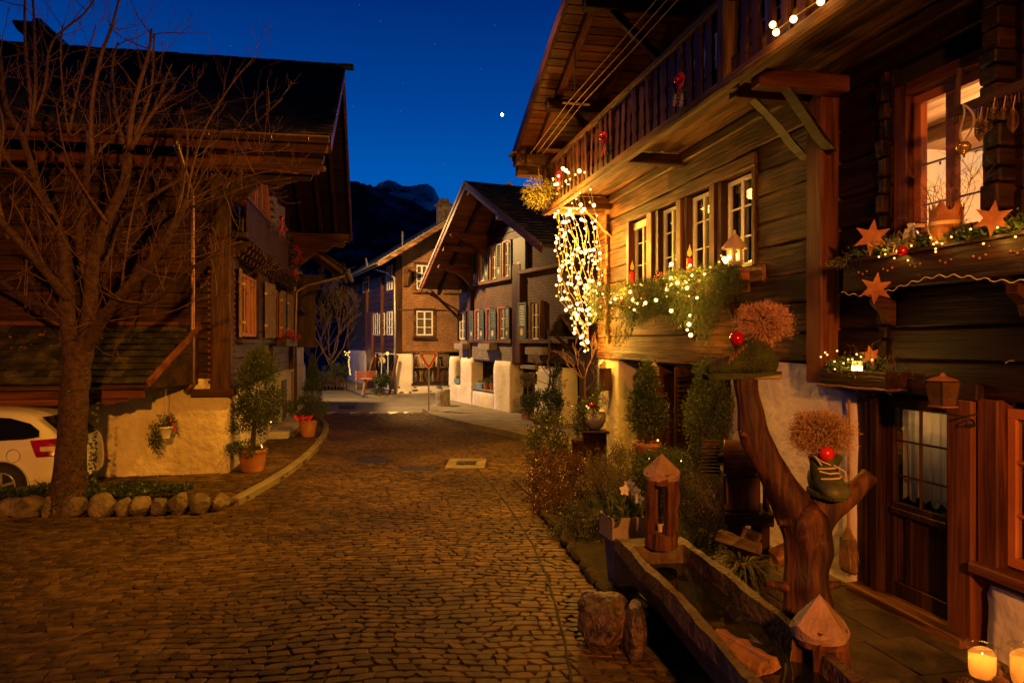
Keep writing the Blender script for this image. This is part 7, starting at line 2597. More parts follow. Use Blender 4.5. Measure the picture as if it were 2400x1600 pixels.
# ---------------------------------------------------------------- planted bed with boulders round the tree
bedp = [(-12, 9.95), gp(90, 1212), gp(300, 1207), gp(440, 1200), gp(540, 1180), gp(520, 1168), gp(430, 1160), (-5.6, 11.35), (-6.4, 11.45), (-12, 10.9)]
bd = mk('planting_bed', MB().grid(lambda u, v: (-12 + 7.3 * u, 9.98 + 1.0 * v + (.25 * u), .06 + .17 * math.sin(v * PI) * (1 - u ** 6) + .03 * noise.noise(Vector((u * 20, v * 5, 0)))), 60, 10), M_['soil'], kind='structure')
rg = random.Random(19)
xs = [(-20, 40, 58), (22, 95, 60), (98, 128, 62), (130, 150, 40), (130, 200, 60), (203, 267, 66), (268, 300, 56), (300, 345, 56), (349, 388, 54), (392, 438, 62), (441, 490, 50), (492, 530, 40), (532, 552, 26)]
for i, (a, b, h) in enumerate(xs):
 yb = 1213 - (0 if i < 8 else (i - 7) ** 1.6 * 1.9)
 g = G((a + b) / 2, yb)
 g.y += .10
 sc = g.y / 1700
 rx = (b - a) / 2 * sc * 1.08
 rz_ = h / 2 * sc * .98
 o_ = mk('boulder', rock(rx, .17, rz_, i * 3.3 + 1, 3, .95 if i % 2 else .8), M_['stone'], loc=((a + b) / 2 * sc - CX * sc, g.y + .06, rz_ * .72))
 o_.rotation_euler = (rg.uniform(-.15, .15), rg.uniform(-.15, .15), rg.uniform(-.3, .3))
 nm = ['boulder cut by the left picture edge', 'low wide boulder at the left end of the row', 'upright boulder left of the tree trunk', 'small wedge boulder below the tree trunk', 'long dark boulder right under the tree trunk',
   'largest flat topped boulder of the row', 'narrow rounded boulder right of the largest one', 'angular boulder with a ridge in the middle of the row', 'small pointed boulder with pale edge', 'tall pointed boulder right of the middle',
   'rounded pale boulder third from the right end', 'small round boulder second from the right end', 'smallest boulder at the right tip of the bed'][i]
 setp(o_, None, nm, 'boulder', 'boulders edging the tree bed')
sc = 9.9 / 1700
ed = []
rg = random.Random(23)
x = -9.0
er = thing('edge_course', (0, 0, 0), 0, 'single row of flat paving stones along the foot of the boulders', 'edging')
while x < -4.6:
 w = rg.uniform(.10, .22)
 y = 9.99 + max(0, x + 6.2) ** 2 * .06
 mk('edging_paver', MB().box(x + .006, x + w - .006, y - .06, y + .05, -.02, .018 + rg.uniform(-.004, .006), .008, wob=.004), M_['cobble'], er, fix=False)
 x += w
rs = np.random.RandomState(77)
n = 9500
X = rs.uniform(-9.5, -4.9, n)
Y = rs.uniform(10.22, 10.95, n) + (X + 9.5) * .05
dens = (Y < 10.9 + (X + 9.5) * .09)
dens &= (X < -5.2) | (Y > 10.5)
cl3 = np.sin(X * 3.1) * np.sin(Y * 7 + X) * .5 + .5
Z = .24 + cl3 * .14 * rs.rand(n) - np.abs(Y - 10.6) * .12
C = np.stack([X, Y, Z], 1)[dens]
V1 = rhombs(rs, C, rs.normal(size=C.shape) * [1, 1, .5] + [0, 0, .4], rs.uniform(.045, .09, len(C)), .022)
kk = rs.choice(len(C), 420)
V2 = sprigs(rs, C[kk] + [0, 0, .02], rs.normal(size=(420, 3)) * [1, .6, .25] + [0, -.2, .15], .28, 12, .035, .004, .2)
npmk('bed_ground_cover', *join(V1, V2), M_['ivy'], kind='stuff')

# ---------------------------------------------------------------- bare pollarded tree
TB = Vector((-6.28, 10.42, .15))
tree = thing('bare_tree', TB, 0, 'large bare pollarded tree with ivy at its foot in front of the left chalet', 'tree')
rg = random.Random(101)
def Tp(px, py, dy=0.0):
 return P(px, py, 10.42 + dy) - TB
trunk = wavy_tube([Tp(155, 1200), Tp(160, 1150), Tp(166, 1080), Tp(172, 980), Tp(176, 900), Tp(182, 830), Tp(184, 800)], [.34, .25, .205, .19, .185, .20, .19], 18, 6, .12, 3)
mk('trunk', trunk, M_['bark'], tree, smooth=True)
limbs = [
 # (path px/py/dy..., radii)
 ([(170, 830, 0), (160, 760, 0), (156, 660, .05), (150, 580, .1), (120, 500, .1), (90, 440, .15)], [.16, .125, .115, .105, .09, .06]),
 ([(192, 830, 0), (205, 760, -.1), (212, 690, -.15), (218, 600, -.2), (250, 520, -.3), (290, 430, -.35), (300, 360, -.4)], [.16, .12, .11, .105, .085, .075, .075]),
 ([(190, 830, 0), (235, 755, -.2), (285, 690, -.5), (340, 630, -.7), (390, 560, -.9), (440, 470, -1.0)], [.12, .095, .085, .075, .065, .045]),
 ([(160, 700, 0), (110, 640, -.3), (40, 560, -.6), (-30, 480, -.8)], [.10, .07, .06, .045]),
 ([(214, 680, 0), (185, 560, .3), (200, 460, .5), (205, 380, .6), (215, 300, .7)], [.09, .07, .06, .055, .05]),
 ([(165, 770, 0), (120, 730, .3), (60, 700, .6), (0, 660, .8), (-60, 640, 1.0)], [.085, .06, .05, .04, .03]),
 ([(216, 640, 0), (250, 600, .3), (280, 520, .5), (340, 470, .8), (420, 420, 1.0)], [.075, .055, .045, .04, .03]),
 ([(150, 600, .1), (115, 520, .2), (55, 330, .0), (15, 250, -.1), (0, 130, -.1)], [.08, .06, .055, .045, .03]),
 ([(208, 760, 0), (300, 720, -.3), (370, 700, -.6), (430, 640, -1.0), (520, 590, -1.2)], [.07, .04, .032, .026, .015]),
]
ends = []
for path, rad in limbs:
 pp = [Tp(*q) for q in path]
 rad = [r_ * .84 for r_ in rad]
 mk('branch', wavy_tube(pp, rad, 10, 4, .10, rg.random() * 9), M_['bark'], tree, smooth=True)
 for i in range(1, len(pp)):
  ends.append((pp[i - 1], pp[i], rad[i]))
# upright water shoots from the pollard heads, some hand placed as in the crown's outline
shoots = [([(60, 330), (75, 250), (62, 120), (60, 0), (66, -40)], .045), ([(75, 300), (85, 200), (78, 60), (76, -30)], .04), ([(70, 290), (105, 210), (125, 100), (200, 30), (240, -30)], .034),
   ([(215, 370), (218, 250), (240, 130), (262, 60), (285, -20)], .05), ([(215, 360), (200, 300), (160, 310), (145, 140), (150, 60)], .03),
   ([(290, 350), (270, 240), (262, 150), (275, 100)], .045), ([(300, 350), (310, 250), (345, 130), (352, 70)], .055), ([(300, 350), (330, 280), (358, 200), (360, 80)], .045), ([(310, 340), (350, 280), (400, 150)], .035), ([(305, 350), (360, 265), (410, 200)], .05),
   ([(160, 310), (190, 180), (225, 60)], .03), ([(215, 370), (280, 300), (320, 240), (345, 240)], .03), ([(440, 470), (450, 400), (480, 300), (540, 200), (590, 140)], .026),
   ([(430, 480), (500, 440), (560, 420), (640, 400), (700, 408)], .018), ([(420, 500), (520, 460), (600, 430), (680, 418)], .014), ([(440, 470), (500, 380), (600, 355), (620, 360)], .018), ([(440, 480), (500, 320), (580, 300), (660, 232)], .014),
   ([(400, 560), (440, 500), (500, 440), (560, 420)], .018), ([(380, 580), (420, 480), (440, 330), (425, 250)], .026), ([(20, 560), (-10, 440), (10, 300), (-20, 200)], .04), ([(110, 640), (30, 470), (-30, 400)], .03),
   ([(0, 660), (60, 640), (120, 560), (160, 480)], .015), ([(340, 630), (400, 620), (470, 600), (570, 565)], .02), ([(280, 700), (300, 560), (330, 420), (370, 330)], .024), ([(120, 500), (60, 420), (20, 380), (0, 320)], .03),
   ([(250, 520), (180, 420), (150, 350), (130, 240)], .028), ([(235, 755), (330, 740), (400, 730), (470, 700), (540, 690)], .016)]
tips = []
for i, (q, r0) in enumerate(shoots):
 r0 *= .72
 dy = rg.uniform(-.7, .4)
 pp = [Tp(a + rg.uniform(-3, 3), b, dy + rg.uniform(-.1, .1)) for a, b in q]
 m = len(pp)
 mk('branch', wavy_tube(pp, [max(.006, r0 * (1 - .6 * k / (m - 1))) for k in range(m)], 7, 4, .08, i), M_['bark_thin'], tree, smooth=True)
 for k in range(1, m):
  ends.append((pp[k - 1], pp[k], r0 * .5))
tw = MB()
cnt = 0
for (a, b, r_) in ends:
 L_ = (b - a).length
 for k in range(max(2, int(L_ / .2))):
  f = rg.random()
  q = a.lerp(b, f)
  d = (b - a).normalized()
  sd = Vector((rg.uniform(-1, 1), rg.uniform(-.6, .6), rg.uniform(-.5, 1))).normalized()
  br = []
  branch_paths(rg, q, d * .5 + sd, rg.uniform(.35, .95), min(.010, r_ * .35 + .003), 2, br, .25, .22, 5, (1, 3), (.35, .65), .0022)
  for p_, rr_, dd_ in br:
   tw.tube(p_, rr_, 4 if dd_ == 2 else 3, cap=False)
   cnt += 1
mk('twigs', tw, M_['bark_thin'], tree, fix=False, kind='stuff')
rs = np.random.RandomState(81)
n = 900
zz = rs.rand(n) ** 1.5 * 1.7
aa = rs.uniform(0, 2 * PI, n)
rr_ = np.interp(zz, [0, .2, .5, 1.7], [.36, .27, .22, .20]) + .01
cx2 = np.interp(zz, [0, .3, 1.0, 1.7], [-.05, 0, .04, .08])
C = np.stack([cx2 + rr_ * np.cos(aa), rr_ * np.sin(aa), zz - .05], 1)
keep = (np.cos(aa - .2) * .5 + .5) * np.exp(-zz * .9) * 1.5 > rs.rand(n)
V_, F_ = rhombs(rs, C[keep], np.stack([np.cos(aa), np.sin(aa), rs.normal(size=n)], 1)[keep] + rs.normal(size=(keep.sum(), 3)) * .4, .05, .018)
npmk('ivy', V_, F_, M_['ivy'], tree)

# ---------------------------------------------------------------- white car
car = thing('parked_car', (-6.76, 10.80, 0), math.radians(7), 'white hatchback parked behind the tree, its tail towards the street', 'car')
paint = mottle('white_car_paint', (.62, .60, .56), (.66, .64, .60), 2, .16, 0, spec=.6)
paint.node_tree.nodes['Principled BSDF'].inputs['Coat Weight'].default_value = .6 if 'Coat Weight' in paint.node_tree.nodes['Principled BSDF'].inputs else 0
# local: x = forward to the left is negative, y across (0 near side .. 1.66 far side)
def car_sec(x, roof, belt, sill, wn, rnd=.0, plan=0.0):
 """ring of a cross-section at length x: near side to far side"""
 W = 1.66
 n0 = plan
 pts = [(n0 + .10, sill), (n0 + .015, sill + .10), (n0 - .0, sill + .25), (n0 + .0, (sill + belt) / 2 + .04), (n0 + .03, belt), (n0 + .06, belt + .03),
   (n0 + wn * .7, belt + (roof - belt) * .65), (n0 + wn, roof - .06), (n0 + wn + .09, roof - .01), (W / 2, roof + .01)]
 pts = pts + [(W - a, b) for a, b in pts[:-1][::-1]]
 return [(x, a, b) for a, b in pts]
secs = [(-3.8, .72, .68, .25, .10, 0, .12), (-3.4, .84, .78, .22, .12, 0, .03), (-2.9, .98, .88, .20, .14, 0, 0), (-2.3, 1.30, .92, .18, .20, 0, 0), (-1.8, 1.43, .93, .18, .23, 0, 0), (-1.2, 1.45, .95, .18, .24, 0, 0),
  (-.8, 1.42, .97, .19, .25, 0, .0), (-.5, 1.36, .99, .20, .26, 0, .01), (-.3, 1.22, 1.0, .22, .27, 0, .03), (-.13, 1.06, .99, .25, .24, 0, .07), (-.02, .96, .90, .28, .22, 0, .13), (.06, .84, .80, .30, .2, 0, .22), (.085, .66, .62, .32, .2, 0, .28), (.05, .45, .44, .33, .18, 0, .30)]
rings = [car_sec(x, a, b, c, d, e, f) for x, a, b, c, d, e, f in secs]
nr = len(rings[0])
vs = [p for r_ in rings for p in r_]
fs = []
for i in range(len(rings) - 1):
 for k in range(nr - 1):
  a = i * nr + k
  fs.append((a, a + 1, a + nr + 1, a + nr))
 fs.append((i * nr + nr - 1, i * nr, (i + 1) * nr, (i + 1) * nr + nr - 1))
fs.append(tuple(range(nr)))
fs.append(tuple((len(rings) - 1) * nr + k for k in range(nr)))
body = mk('body', MB().add(vs, fs), paint, car, smooth=True)
ms = body.modifiers.new('sub', 'SUBSURF')
ms.levels = ms.render_levels = 2
# side glass, rear glass
glass_m = mottle('tinted_glass', (.004, .005, .006), (.008, .009, .010), 1, .06, 0, spec=.8)
sg = [(-1.55, 1.02), (-1.50, 1.28), (-1.2, 1.33), (-.75, 1.30), (-.45, 1.22), (-.30, 1.12), (-.28, 1.03), (-.5, 1.0), (-.9, .985)]
def side_y(z):
 return .02 + max(0, (z - .98)) * .52
mk('side_window', MB().add([(x, side_y(z) - .012, z) for x, z in sg], [tuple(range(len(sg)))]), glass_m, car, fix=False)
mk('rear_window', MB().grid(lambda u, v: (-.40 + .36 * (1 - v) + .05 * math.sin(u * PI) + .03, .30 + 1.06 * u, .97 + .33 * v), 10, 4), glass_m, car, fix=False, smooth=True)
mk('tail_light', MB().grid(lambda u, v: (-.30 + .36 * u + .0 - .10 * v, -.016 + .10 * u ** 2.2 + .04 * v * v, .74 + .24 * v + .02 * u), 8, 5), mottle('red_lamp_glass', (.12, .003, .002), (.30, .006, .004), 14, .08, .3, 60, .01, spec=.9), car, fix=False, smooth=True)
mk('tail_light_band', MB().grid(lambda u, v: (-.24 + .29 * u, -.022 + .09 * u ** 2.2, .82 + .07 * v), 8, 2), mottle('clear_lamp_glass', (.45, .38, .28), (.62, .55, .42), 14, .08, .3, 60, .01, spec=.9), car, fix=False, smooth=True)
mk('fuel_flap', MB().tube([(-.62 + .095 * math.cos(a), -.002, .76 + .095 * math.sin(a)) for a in [2 * PI * i / 28 for i in range(29)]], .003, 4, cap=False), M_['black'], car, fix=False)
pl_ = mk('number_plate', MB().box(.06, .075, .72, 1.18, .56, .67, .006), M_['white_paint'], car)
pl_.rotation_euler = (0, 0, 0)
mk('bumper_line', MB().tube([(.00, .17, .50), (.08, .5, .48), (.10, .83, .47), (.08, 1.2, .48)], .006, 5), M_['black'], car)
mk('hatch_line', MB().tube([(.04, .30, .78), (.085, .6, .74), (.09, .83, .73), (.085, 1.1, .74)], .004, 5), M_['black'], car)
mk('reflector', MB().ball((.085, 1.42, .52), .03, 8), M_['bauble'], car)
mk('badge', MB().ball((.05, .83, .88), .035, 10, .9), M_['steel'], car)
mk('wiper', MB().beam((.0, .95, 1.0), (-.03, .65, 1.05), .02, .02), M_['black'], car)
for wx in (-.78, -3.1):
 for wy in (.02, 1.5):
  w_ = MB().lathe([(.19, .0), (.21, -.01), (.30, 0), (.315, .03), (.315, .16), (.30, .19), (.2, .19)], n=30)
  MX = Matrix.Translation(Vector((wx, wy - .03, .315))) @ Matrix.Rotation(-PI / 2, 4, 'X')
  w_.V = [tuple(MX @ Vector(v)) for v in w_.V]
  wh = mk('wheel', w_, mottle('tyre_rubber', (.012, .011, .010), (.02, .018, .016), 8, .8, .2), car)
  if wy < 1:
   sp = MB()
   for k in range(5):
    a = 2 * PI * k / 5 + .3
    sp.beam((wx, wy - .045, .315), (wx + .19 * math.cos(a), wy - .045, .315 + .19 * math.sin(a)), .045, .02, up=(0, 1, 0), c=.006)
   sp.tube([(wx + .195 * math.cos(a), wy - .045, .315 + .195 * math.sin(a)) for a in [2 * PI * i / 30 for i in range(31)]], .012, 6, cap=False)
   mk('rim', sp, M_['steel'], wh)
   arch_ = MB().grid(lambda u, v: (wx + (.36 + .03 * v) * math.cos(PI * u), -.006 - .012 * v, .315 + (.36 + .03 * v) * math.sin(PI * u)), 24, 1)
   mk('wheel_arch', arch_, paint, car, fix=False, smooth=True)
   shade_disc = MB()
   shade_disc.add([(wx, -.004, .315)] + [(wx + .36 * math.cos(PI * u / 24), -.004, .315 + .36 * math.sin(PI * u / 24)) for u in range(25)], [(0, i, i + 1) for i in range(1, 25)])
   mk('arch_shade_disc', shade_disc, M_['void'], car, fix=False)  # flat dark half-disc stands in for the shaded wheel well
def text(name, s, loc, rot, size, mat, parent, ext=.002):
 cu = bpy.data.curves.new(name, 'FONT')
 cu.body = s
 cu.size = size
 cu.extrude = ext
 cu.align_x = 'CENTER'
 cu.materials.append(mat)
 o = bpy.data.objects.new(name, cu)
 SC.collection.objects.link(o)
 o.parent = parent
 o.location = loc
 o.rotation_euler = rot
 me = bpy.data.meshes.new_from_object(o)
 q = bpy.data.objects.new(name, me)
 SC.collection.objects.link(q)
 q.parent, q.location, q.rotation_euler = parent, loc, rot
 bpy.data.objects.remove(o)
 return q
text('plate_number', '21169', (.0765, .97, .578), (PI / 2, 0, PI / 2), .095, M_['black'], pl_)
# ================================================================ MIDDLE HOUSE (gable with green shutters)
BD = Vector((0.423, -0.906, 0))
BN = Vector((-0.906, -0.423, 0))
B0 = Vector((-2.3, 28.5, 0))
BH = thing('gable_house', B0, math.atan2(BD.y, BD.x), 'brown gabled house with green shutters and thick white ground floor piers', 'house')
MBH = MW[BH.name]
def bq(px, py=800, out=0.0):
 t = (px - CX) / F_PX
 u = (t * (B0.y + out * BN.y) - (B0.x + out * BN.x)) / (BD.x - t * BD.y)
 Y = B0.y + out * BN.y + u * BD.y
 return u, HC + (HY - py) / F_PX * Y
def bz(x, y, out=0.0):        # from the enlarged crop used to measure it
 return bq(700 + x / 2.34, 380 + y / 2.34, out)
sh_b = shingle_mat('brown_shingles', (0.07, 0.034, 0.015), (0.12, 0.06, 0.027), 8, 11)
sh_g = shingle_mat('grey_shingles', (0.14, 0.115, 0.09), (0.22, 0.18, 0.145), 8, 11)
APU, APZ, LEU, LEZ, REU, REZ_, OVB = 5.06, 7.45, .42, 4.42, 10.4, 4.80, 1.5
def broof(u):
 return APZ - (APU - u) * (APZ - LEZ) / (APU - LEU) if u < APU else APZ - (u - APU) * (APZ - REZ_) / (REU - APU)
# wall body
bw_ = MB(FRONT)
front = [(.75, 1.8), (.75, broof(.75) - .1), (APU, APZ - .1), (9.6, broof(9.6) - .1), (9.6, 1.8)]
bw_.prism(front, (0, -.5, 0), (1, 0, 0), (0, 0, 1), (0, .45, 0))
bw_.box(.75, .9, -9, -.5, 0, broof(.8) - .15).box(9.4, 9.6, -9, -.5, 0, broof(9.5) - .15)
mk('wall', bw_, sh_b, BH)
lowp = [bz(850, 0)[0], bz(900, 0)[0]]
# upper shingled and boarded fields (between the two posts, z bands)
u1, u2, u3 = bz(938, 0)[0], bz(1187, 0)[0], bz(1232, 0)[0]
mk('post', MB(FRONT).box(u1 - .02, u1 + .30, -.05, .10, 1.8, 4.55, .02), M_['wood_dark_z'], BH)
mk('post', MB(FRONT).box(u2, u3, -.05, .12, 1.75, 4.9, .02), M_['wood_dark_z'], BH)
zA0, zA1 = bz(1000, 970)[1], bz(1000, 815)[1]
zB0, zB1 = bz(1080, 640)[1], bz(1080, 462)[1]
mk('sill_course', MB(FRONT).box(u1 + .3, u2, -.05, .16, zA0 - .14, zA0 - .02, .01), M_['wood_gold'], BH)
mk('sill_course', MB(FRONT).box(u1 + .3, u2, -.05, .16, zB0 - .14, zB0 - .02, .01), M_['wood_gold'], BH)
mk('sill_course', MB(FRONT).box(u3, 9.4, -.05, .16, zA0 - .14, zA0 - .02, .01), M_['wood_gold'], BH)
mk('sill_course', MB(FRONT).box(u3, 9.4, -.05, .20, zB0 - .04, zB0 + .08, .01), M_['wood_gold'], BH)
mk('wall_panel', MB(FRONT).box(u1 + .3, u2, -.05, .03, 1.8, zA0 - .14), sh_g, BH)
mk('wall_panel', MB(FRONT).box(.7, u1 - .02, -.05, .03, 1.8, 4.3), sh_g, BH)
for k in range(9):
 z = zB1 + .05 + k * .26
 a = max(u1 - .6, APU - (APZ - .25 - z) * 1.42)
 b = min(9.3, APU + (APZ - .25 - z) * 1.8)
 if b > a + .2:
  mk('plank', MB(FRONT).box(a, b, -.05, .03, z, z + .25, .008), M_['wood_dark'], BH)
def shut(a, b, z0, z1, ang=0.0, sun=True, mat='green_shutter', o=.10):
 """louvred shutter on the wall between u=a and b"""
 m = MB(FRONT)
 w = b - a
 m.box(a, a + w * .18, o, o + .035, z0, z1, .004).box(b - w * .18, b, o, o + .035, z0, z1, .004)
 m.box(a + w * .18, b - w * .18, o, o + .035, z1 - .07, z1, .004).box(a + w * .18, b - w * .18, o, o + .035, z0, z0 + .06, .004)
 zz = z0 + (z1 - z0) * .34
 m.box(a + w * .18, b - w * .18, o, o + .03, z0 + .06, zz, .004)
 s_ = mk('shutter', m, M_[mat], BH)
 lv = MB(FRONT)
 z = zz + .03
 while z < z1 - .09:
  lv.box(a + w * .18, b - w * .18, o + .005, o + .028, z, z + .028, rot=Matrix.Rotation(.4, 3, 'X'))
  z += .05
 mk('louvre', lv, M_[mat], s_, kind='stuff')
 if sun:
  mk('sun_emblem', MB(FRONT).prism(star_poly(w * .24, w * .15, 8), ((a + b) / 2, o + .031, z0 + (z1 - z0) * .2), (1, 0, 0), (0, 0, 1), (0, .006, 0)), M_['ribbon'], s_)
 return s_
lit_c = glow('lit_curtain', (1.0, .52, .20), .75, sample=True)
def bwin(x0, x1, z0, z1, lit=False, frame='red_paint'):
 a, b = bz(x0, 0)[0], bz(x1, 0)[0]
 w = window(BH, FRONT, a, b, z0, z1, .06, 2, 3, 'white_paint', .035, .02, .05, curt=[(.0, .42), (.58, 1)] if not lit else None, inner='void', room=.4)
 if lit:
  mk('lit_curtain', MB(FRONT).box(a + .04, b - .04, -.06, -.05, z0 + .03, z1 - .03), lit_c, w)
 m = MB(FRONT)
 m.box(a - .10, a, -.02, .12, z0 - .05, z1 + .05, .006).box(b, b + .10, -.02, .12, z0 - .05, z1 + .05, .006).box(a, b, -.02, .12, z1, z1 + .06, .006)
 mk('casing', m, M_[frame], w)
for a, b in ((1005, 1035), (1070, 1099), (1139, 1168)):
 bwin(a, b, zB0, zB1, False)
for a, b in ((986, 1003), (1048, 1062), (1114, 1147)):
 bwin(a, b, zA0, zA1, a > 1100)
bwin(1288, 1335, zA0 - .02, zA1 + .08, False, 'wood_gold_z')
bwin(890, 928, zA0 + .0, zA1, True, 'wood_dark_z')
for a, b in ((964, 997), (1037, 1058), (1102, 1131), (1171, 1184)):
 shut(bz(a, 0)[0], bz(b, 0)[0], zB0 - .02, zB1 + .02)
for a, b in ((955, 975), (1005, 1033), (1065, 1100), (1149, 1174)):
 shut(bz(a, 0)[0], bz(b, 0)[0], zA0 - .02, zA1 + .02)
shut(bz(1222, 0)[0], bz(1267, 0)[0], zA0 - .02, zA1 + .12)
mk('panel_door', MB(FRONT).box(bz(1190, 0)[0], bz(1258, 0)[0], .0, .10, zB0 - .05, zB1 + .05, .01), M_['dark_green'], BH)
mk('sun_emblem', MB(FRONT).prism(star_poly(.14, .09, 10), (bz(1222, 0)[0], .10, bz(1222, 562)[1]), (1, 0, 0), (0, 0, 1), (0, .008, 0)), M_['ribbon'], BH)
for u in (bz(985, 0)[0], bz(1115, 0)[0], bz(1300, 0)[0], bz(880, 0)[0]):
 pass
# grey carved flower troughs below the lower windows
for x0, x1, y in ((860, 905, 1022), (992, 1053, 1025), (1250, 1340, 1050)):
 a, z = bz(x0, y, .3)
 b = bz(x1, y, .3)[0]
 m = MB(FRONT).box(a, b, .06, .36, z - .02, z + .20, .01)
 mk('flower_trough', m, mottle('weathered_grey_wood', (.16, .13, .10), (.26, .22, .18), 8, .8, .5), BH)
# ground floor: thick whitewashed piers, deep openings
def pier(x0, x1, zt, seed, o0=-.35, o1=.10):
 b_ = plaster_block(bz(x0, 0)[0], bz(x1, 0)[0], o0, o1, 0, zt, nx=8, nz=10, amp=.02, seed=seed)
 mk('pier', MB(FRONT).add(b_.V, b_.F), M_['plaster'], BH, smooth=True)
pier(838, 862, 1.86, 1)
pier(900, 962, 1.86, 2)
pier(1085, 1178, 1.80, 3)
pier(1298, 1400, 1.70, 4, -.35, .02)
pier(1410, 1470, 1.70, 5, -.35, .12)
b_ = plaster_block(bz(838, 0)[0], bz(905, 0)[0], -.35, .08, 0, .82, nx=8, nz=6, amp=.01, seed=6)
mk('low_wall', MB(FRONT).add(b_.V, b_.F), M_['plaster'], BH, smooth=True)
b_ = plaster_block(bz(960, 0)[0], bz(1088, 0)[0], -.35, .08, 0, .72, nx=8, nz=6, amp=.01, seed=7)
mk('low_wall', MB(FRONT).add(b_.V, b_.F), M_['plaster'], BH, smooth=True)
mk('recess_wall', MB(FRONT).box(bz(862, 0)[0], 9.5, -.8, -.6, 0, 1.9), M_['wood_dark_z'], BH)
mk('sill_slab', MB(FRONT).box(bz(960, 0)[0], bz(1086, 0)[0], -.3, .12, .725, .765, .008), M_['concrete'], BH)
window(BH, FRONT, bz(1020, 0)[0], bz(1085, 0)[0], .8, 1.75, -.45, 2, 1, 'blue_paint', .06, .02, .05, curt=[(.05, .4)], room=.1)
mk('lintel', MB(FRONT).box(bz(960, 0)[0], bz(1090, 0)[0], -.4, .02, 1.75, 1.85, .01), M_['wood_dark'], BH)
db = MB(FRONT).box(bz(1228, 0)[0], bz(1300, 0)[0], -.40, -.34, .15, 1.65, .01)
mk('door', db, M_['wood_dark_z'], BH)
mk('door_lintel', MB(FRONT).box(bz(1225, 0)[0], bz(1305, 0)[0], -.35, .06, 1.60, 1.72, .01), mottle('grey_lintel', (.15, .13, .11), (.22, .19, .16), 5, .8, .4), BH)
mk('meter_box', MB(FRONT).box(bz(1268, 0)[0], bz(1302, 0)[0], -.3, .05, 1.2, 1.5, .01), M_['wood_dark_z'], BH)
# roof
sl_l = Vector((LEU - APU, LEZ - APZ)).normalized()
def bslab(name, ua, ub, mat, th, dz, o0=-10, o1=OVB):
 a, b = (ua, broof(ua)), (ub, broof(ub))
 vs = []
 for (u, z) in (a, b):
  for o in (o0, o1):
   vs += [(u, o, z + dz), (u, o, z + dz - th)]
 return mk(name, MB(FRONT).add(vs, [(0, 2, 6, 4), (1, 5, 7, 3), (0, 1, 3, 2), (4, 6, 7, 5), (2, 3, 7, 6), (0, 4, 5, 1)]), mat, BH)
bslab('roof', LEU, APU, M_['tile'], .10, .14)
bslab('roof', APU, REU, M_['tile'], .10, .14)
def btiles():
 out = []
 rg = random.Random(3)
 Lr = math.hypot(REU - APU, REZ_ - APZ)
 d = Vector((REU - APU, REZ_ - APZ)) / Lr
 nrow = int(Lr / .26)
 for r in range(nrow):
  o = OVB
  while o > -8:
   w = .3
   t0, t1 = r * .26, r * .26 + .30
   p, q = (APU + d.x * t0, APZ + d.y * t0 + .155), (APU + d.x * t1, APZ + d.y * t1 + .185 + rg.uniform(0, .012))
   vs = [Vector((p[0], o, p[1])), Vector((p[0], o - w + .01, p[1])), Vector((q[0], o - w + .01, q[1])), Vector((q[0], o, q[1])),
     Vector((q[0], o - w + .01, q[1] - .03)), Vector((q[0], o, q[1] - .03))]
   out.append(([tuple(FRONT @ v) for v in vs], [(0, 1, 2, 3), (3, 2, 4, 5)]))
   o -= w
 return out
pieces('roof_tile', btiles(), M_['tile'], BH, 220, 'roof_tile_field', MBH)
def bverge(o, w, h, dz, mat, ua=LEU - .05, ub=REU):
 for (p, q) in ((ua, APU), (APU, ub)):
  mk('verge_board', MB(FRONT).beam((p, o, broof(p) + dz), (q, o, broof(q) + dz), w, h, c=.006), mat, BH)
bverge(OVB + .01, .04, .10, .12, mottle('pale_verge', (.10, .08, .06), (.20, .16, .13), 5, .7, .4))
bverge(OVB - .03, .05, .20, .0, M_['wood_red_x'])
bverge(.75, .12, .16, -.10, M_['wood_dark'])
for s_, (p, q) in enumerate(((LEU, APU), (APU, 8.3))):
 n = int(abs(q - p) / .19)
 for k in range(n):
  u = p + (q - p) * (k + .5) / n
  mk('soffit_board', MB(FRONT).beam((u, OVB - .05, broof(u) + .02), (u, 0, broof(u) + .02), abs(q - p) / n * 1.1, .02, up=(sl_l.x if s_ == 0 else .4, 0, 1), c=.003), M_['wood_red_y'], BH, fix=False)
def bracket(x, y, L_=1.35, seed=0):
 u, z = bz(x, y, .4)
 pr = [(0, 0), (L_, 0), (L_ + .04, -.10), (L_ - .08, -.17), (L_ - .25, -.16), (L_ - .4, -.24), (L_ - .65, -.28), (.45, -.42), (.25, -.62), (.1, -.8), (0, -.85)]
 mk('bracket', MB(FRONT).prism(pr, (u - .08, 0, z), (0, 1, 0), (0, 0, 1), (.16, 0, 0)), M_['wood_red_y'], BH)
bracket(975, 395)
bracket(905, 570)
mk('purlin', MB(FRONT).box(APU - .1, APU + .1, 0, OVB - .1, APZ - .30, APZ - .12, .01), M_['wood_red_y'], BH)
for u in (2.7, 7.4):
 mk('purlin', MB(FRONT).box(u - .1, u + .1, 0, OVB - .1, broof(u) - .28, broof(u) - .10, .01), M_['wood_red_y'], BH)
mk('downpipe', MB(FRONT).tube([(LEU + .1, 1.3, LEZ - .1), (LEU + .3, 1.0, LEZ - .3), (.9, .1, 3.6), (.8, .0, 3.3)], .035, 8), M_['copper'], BH)
mk('strut', MB(FRONT).beam((LEU + .45, 1.2, LEZ - .1), (.95, .05, 3.25), .08, .10, c=.008), M_['wood_dark_z'], BH)
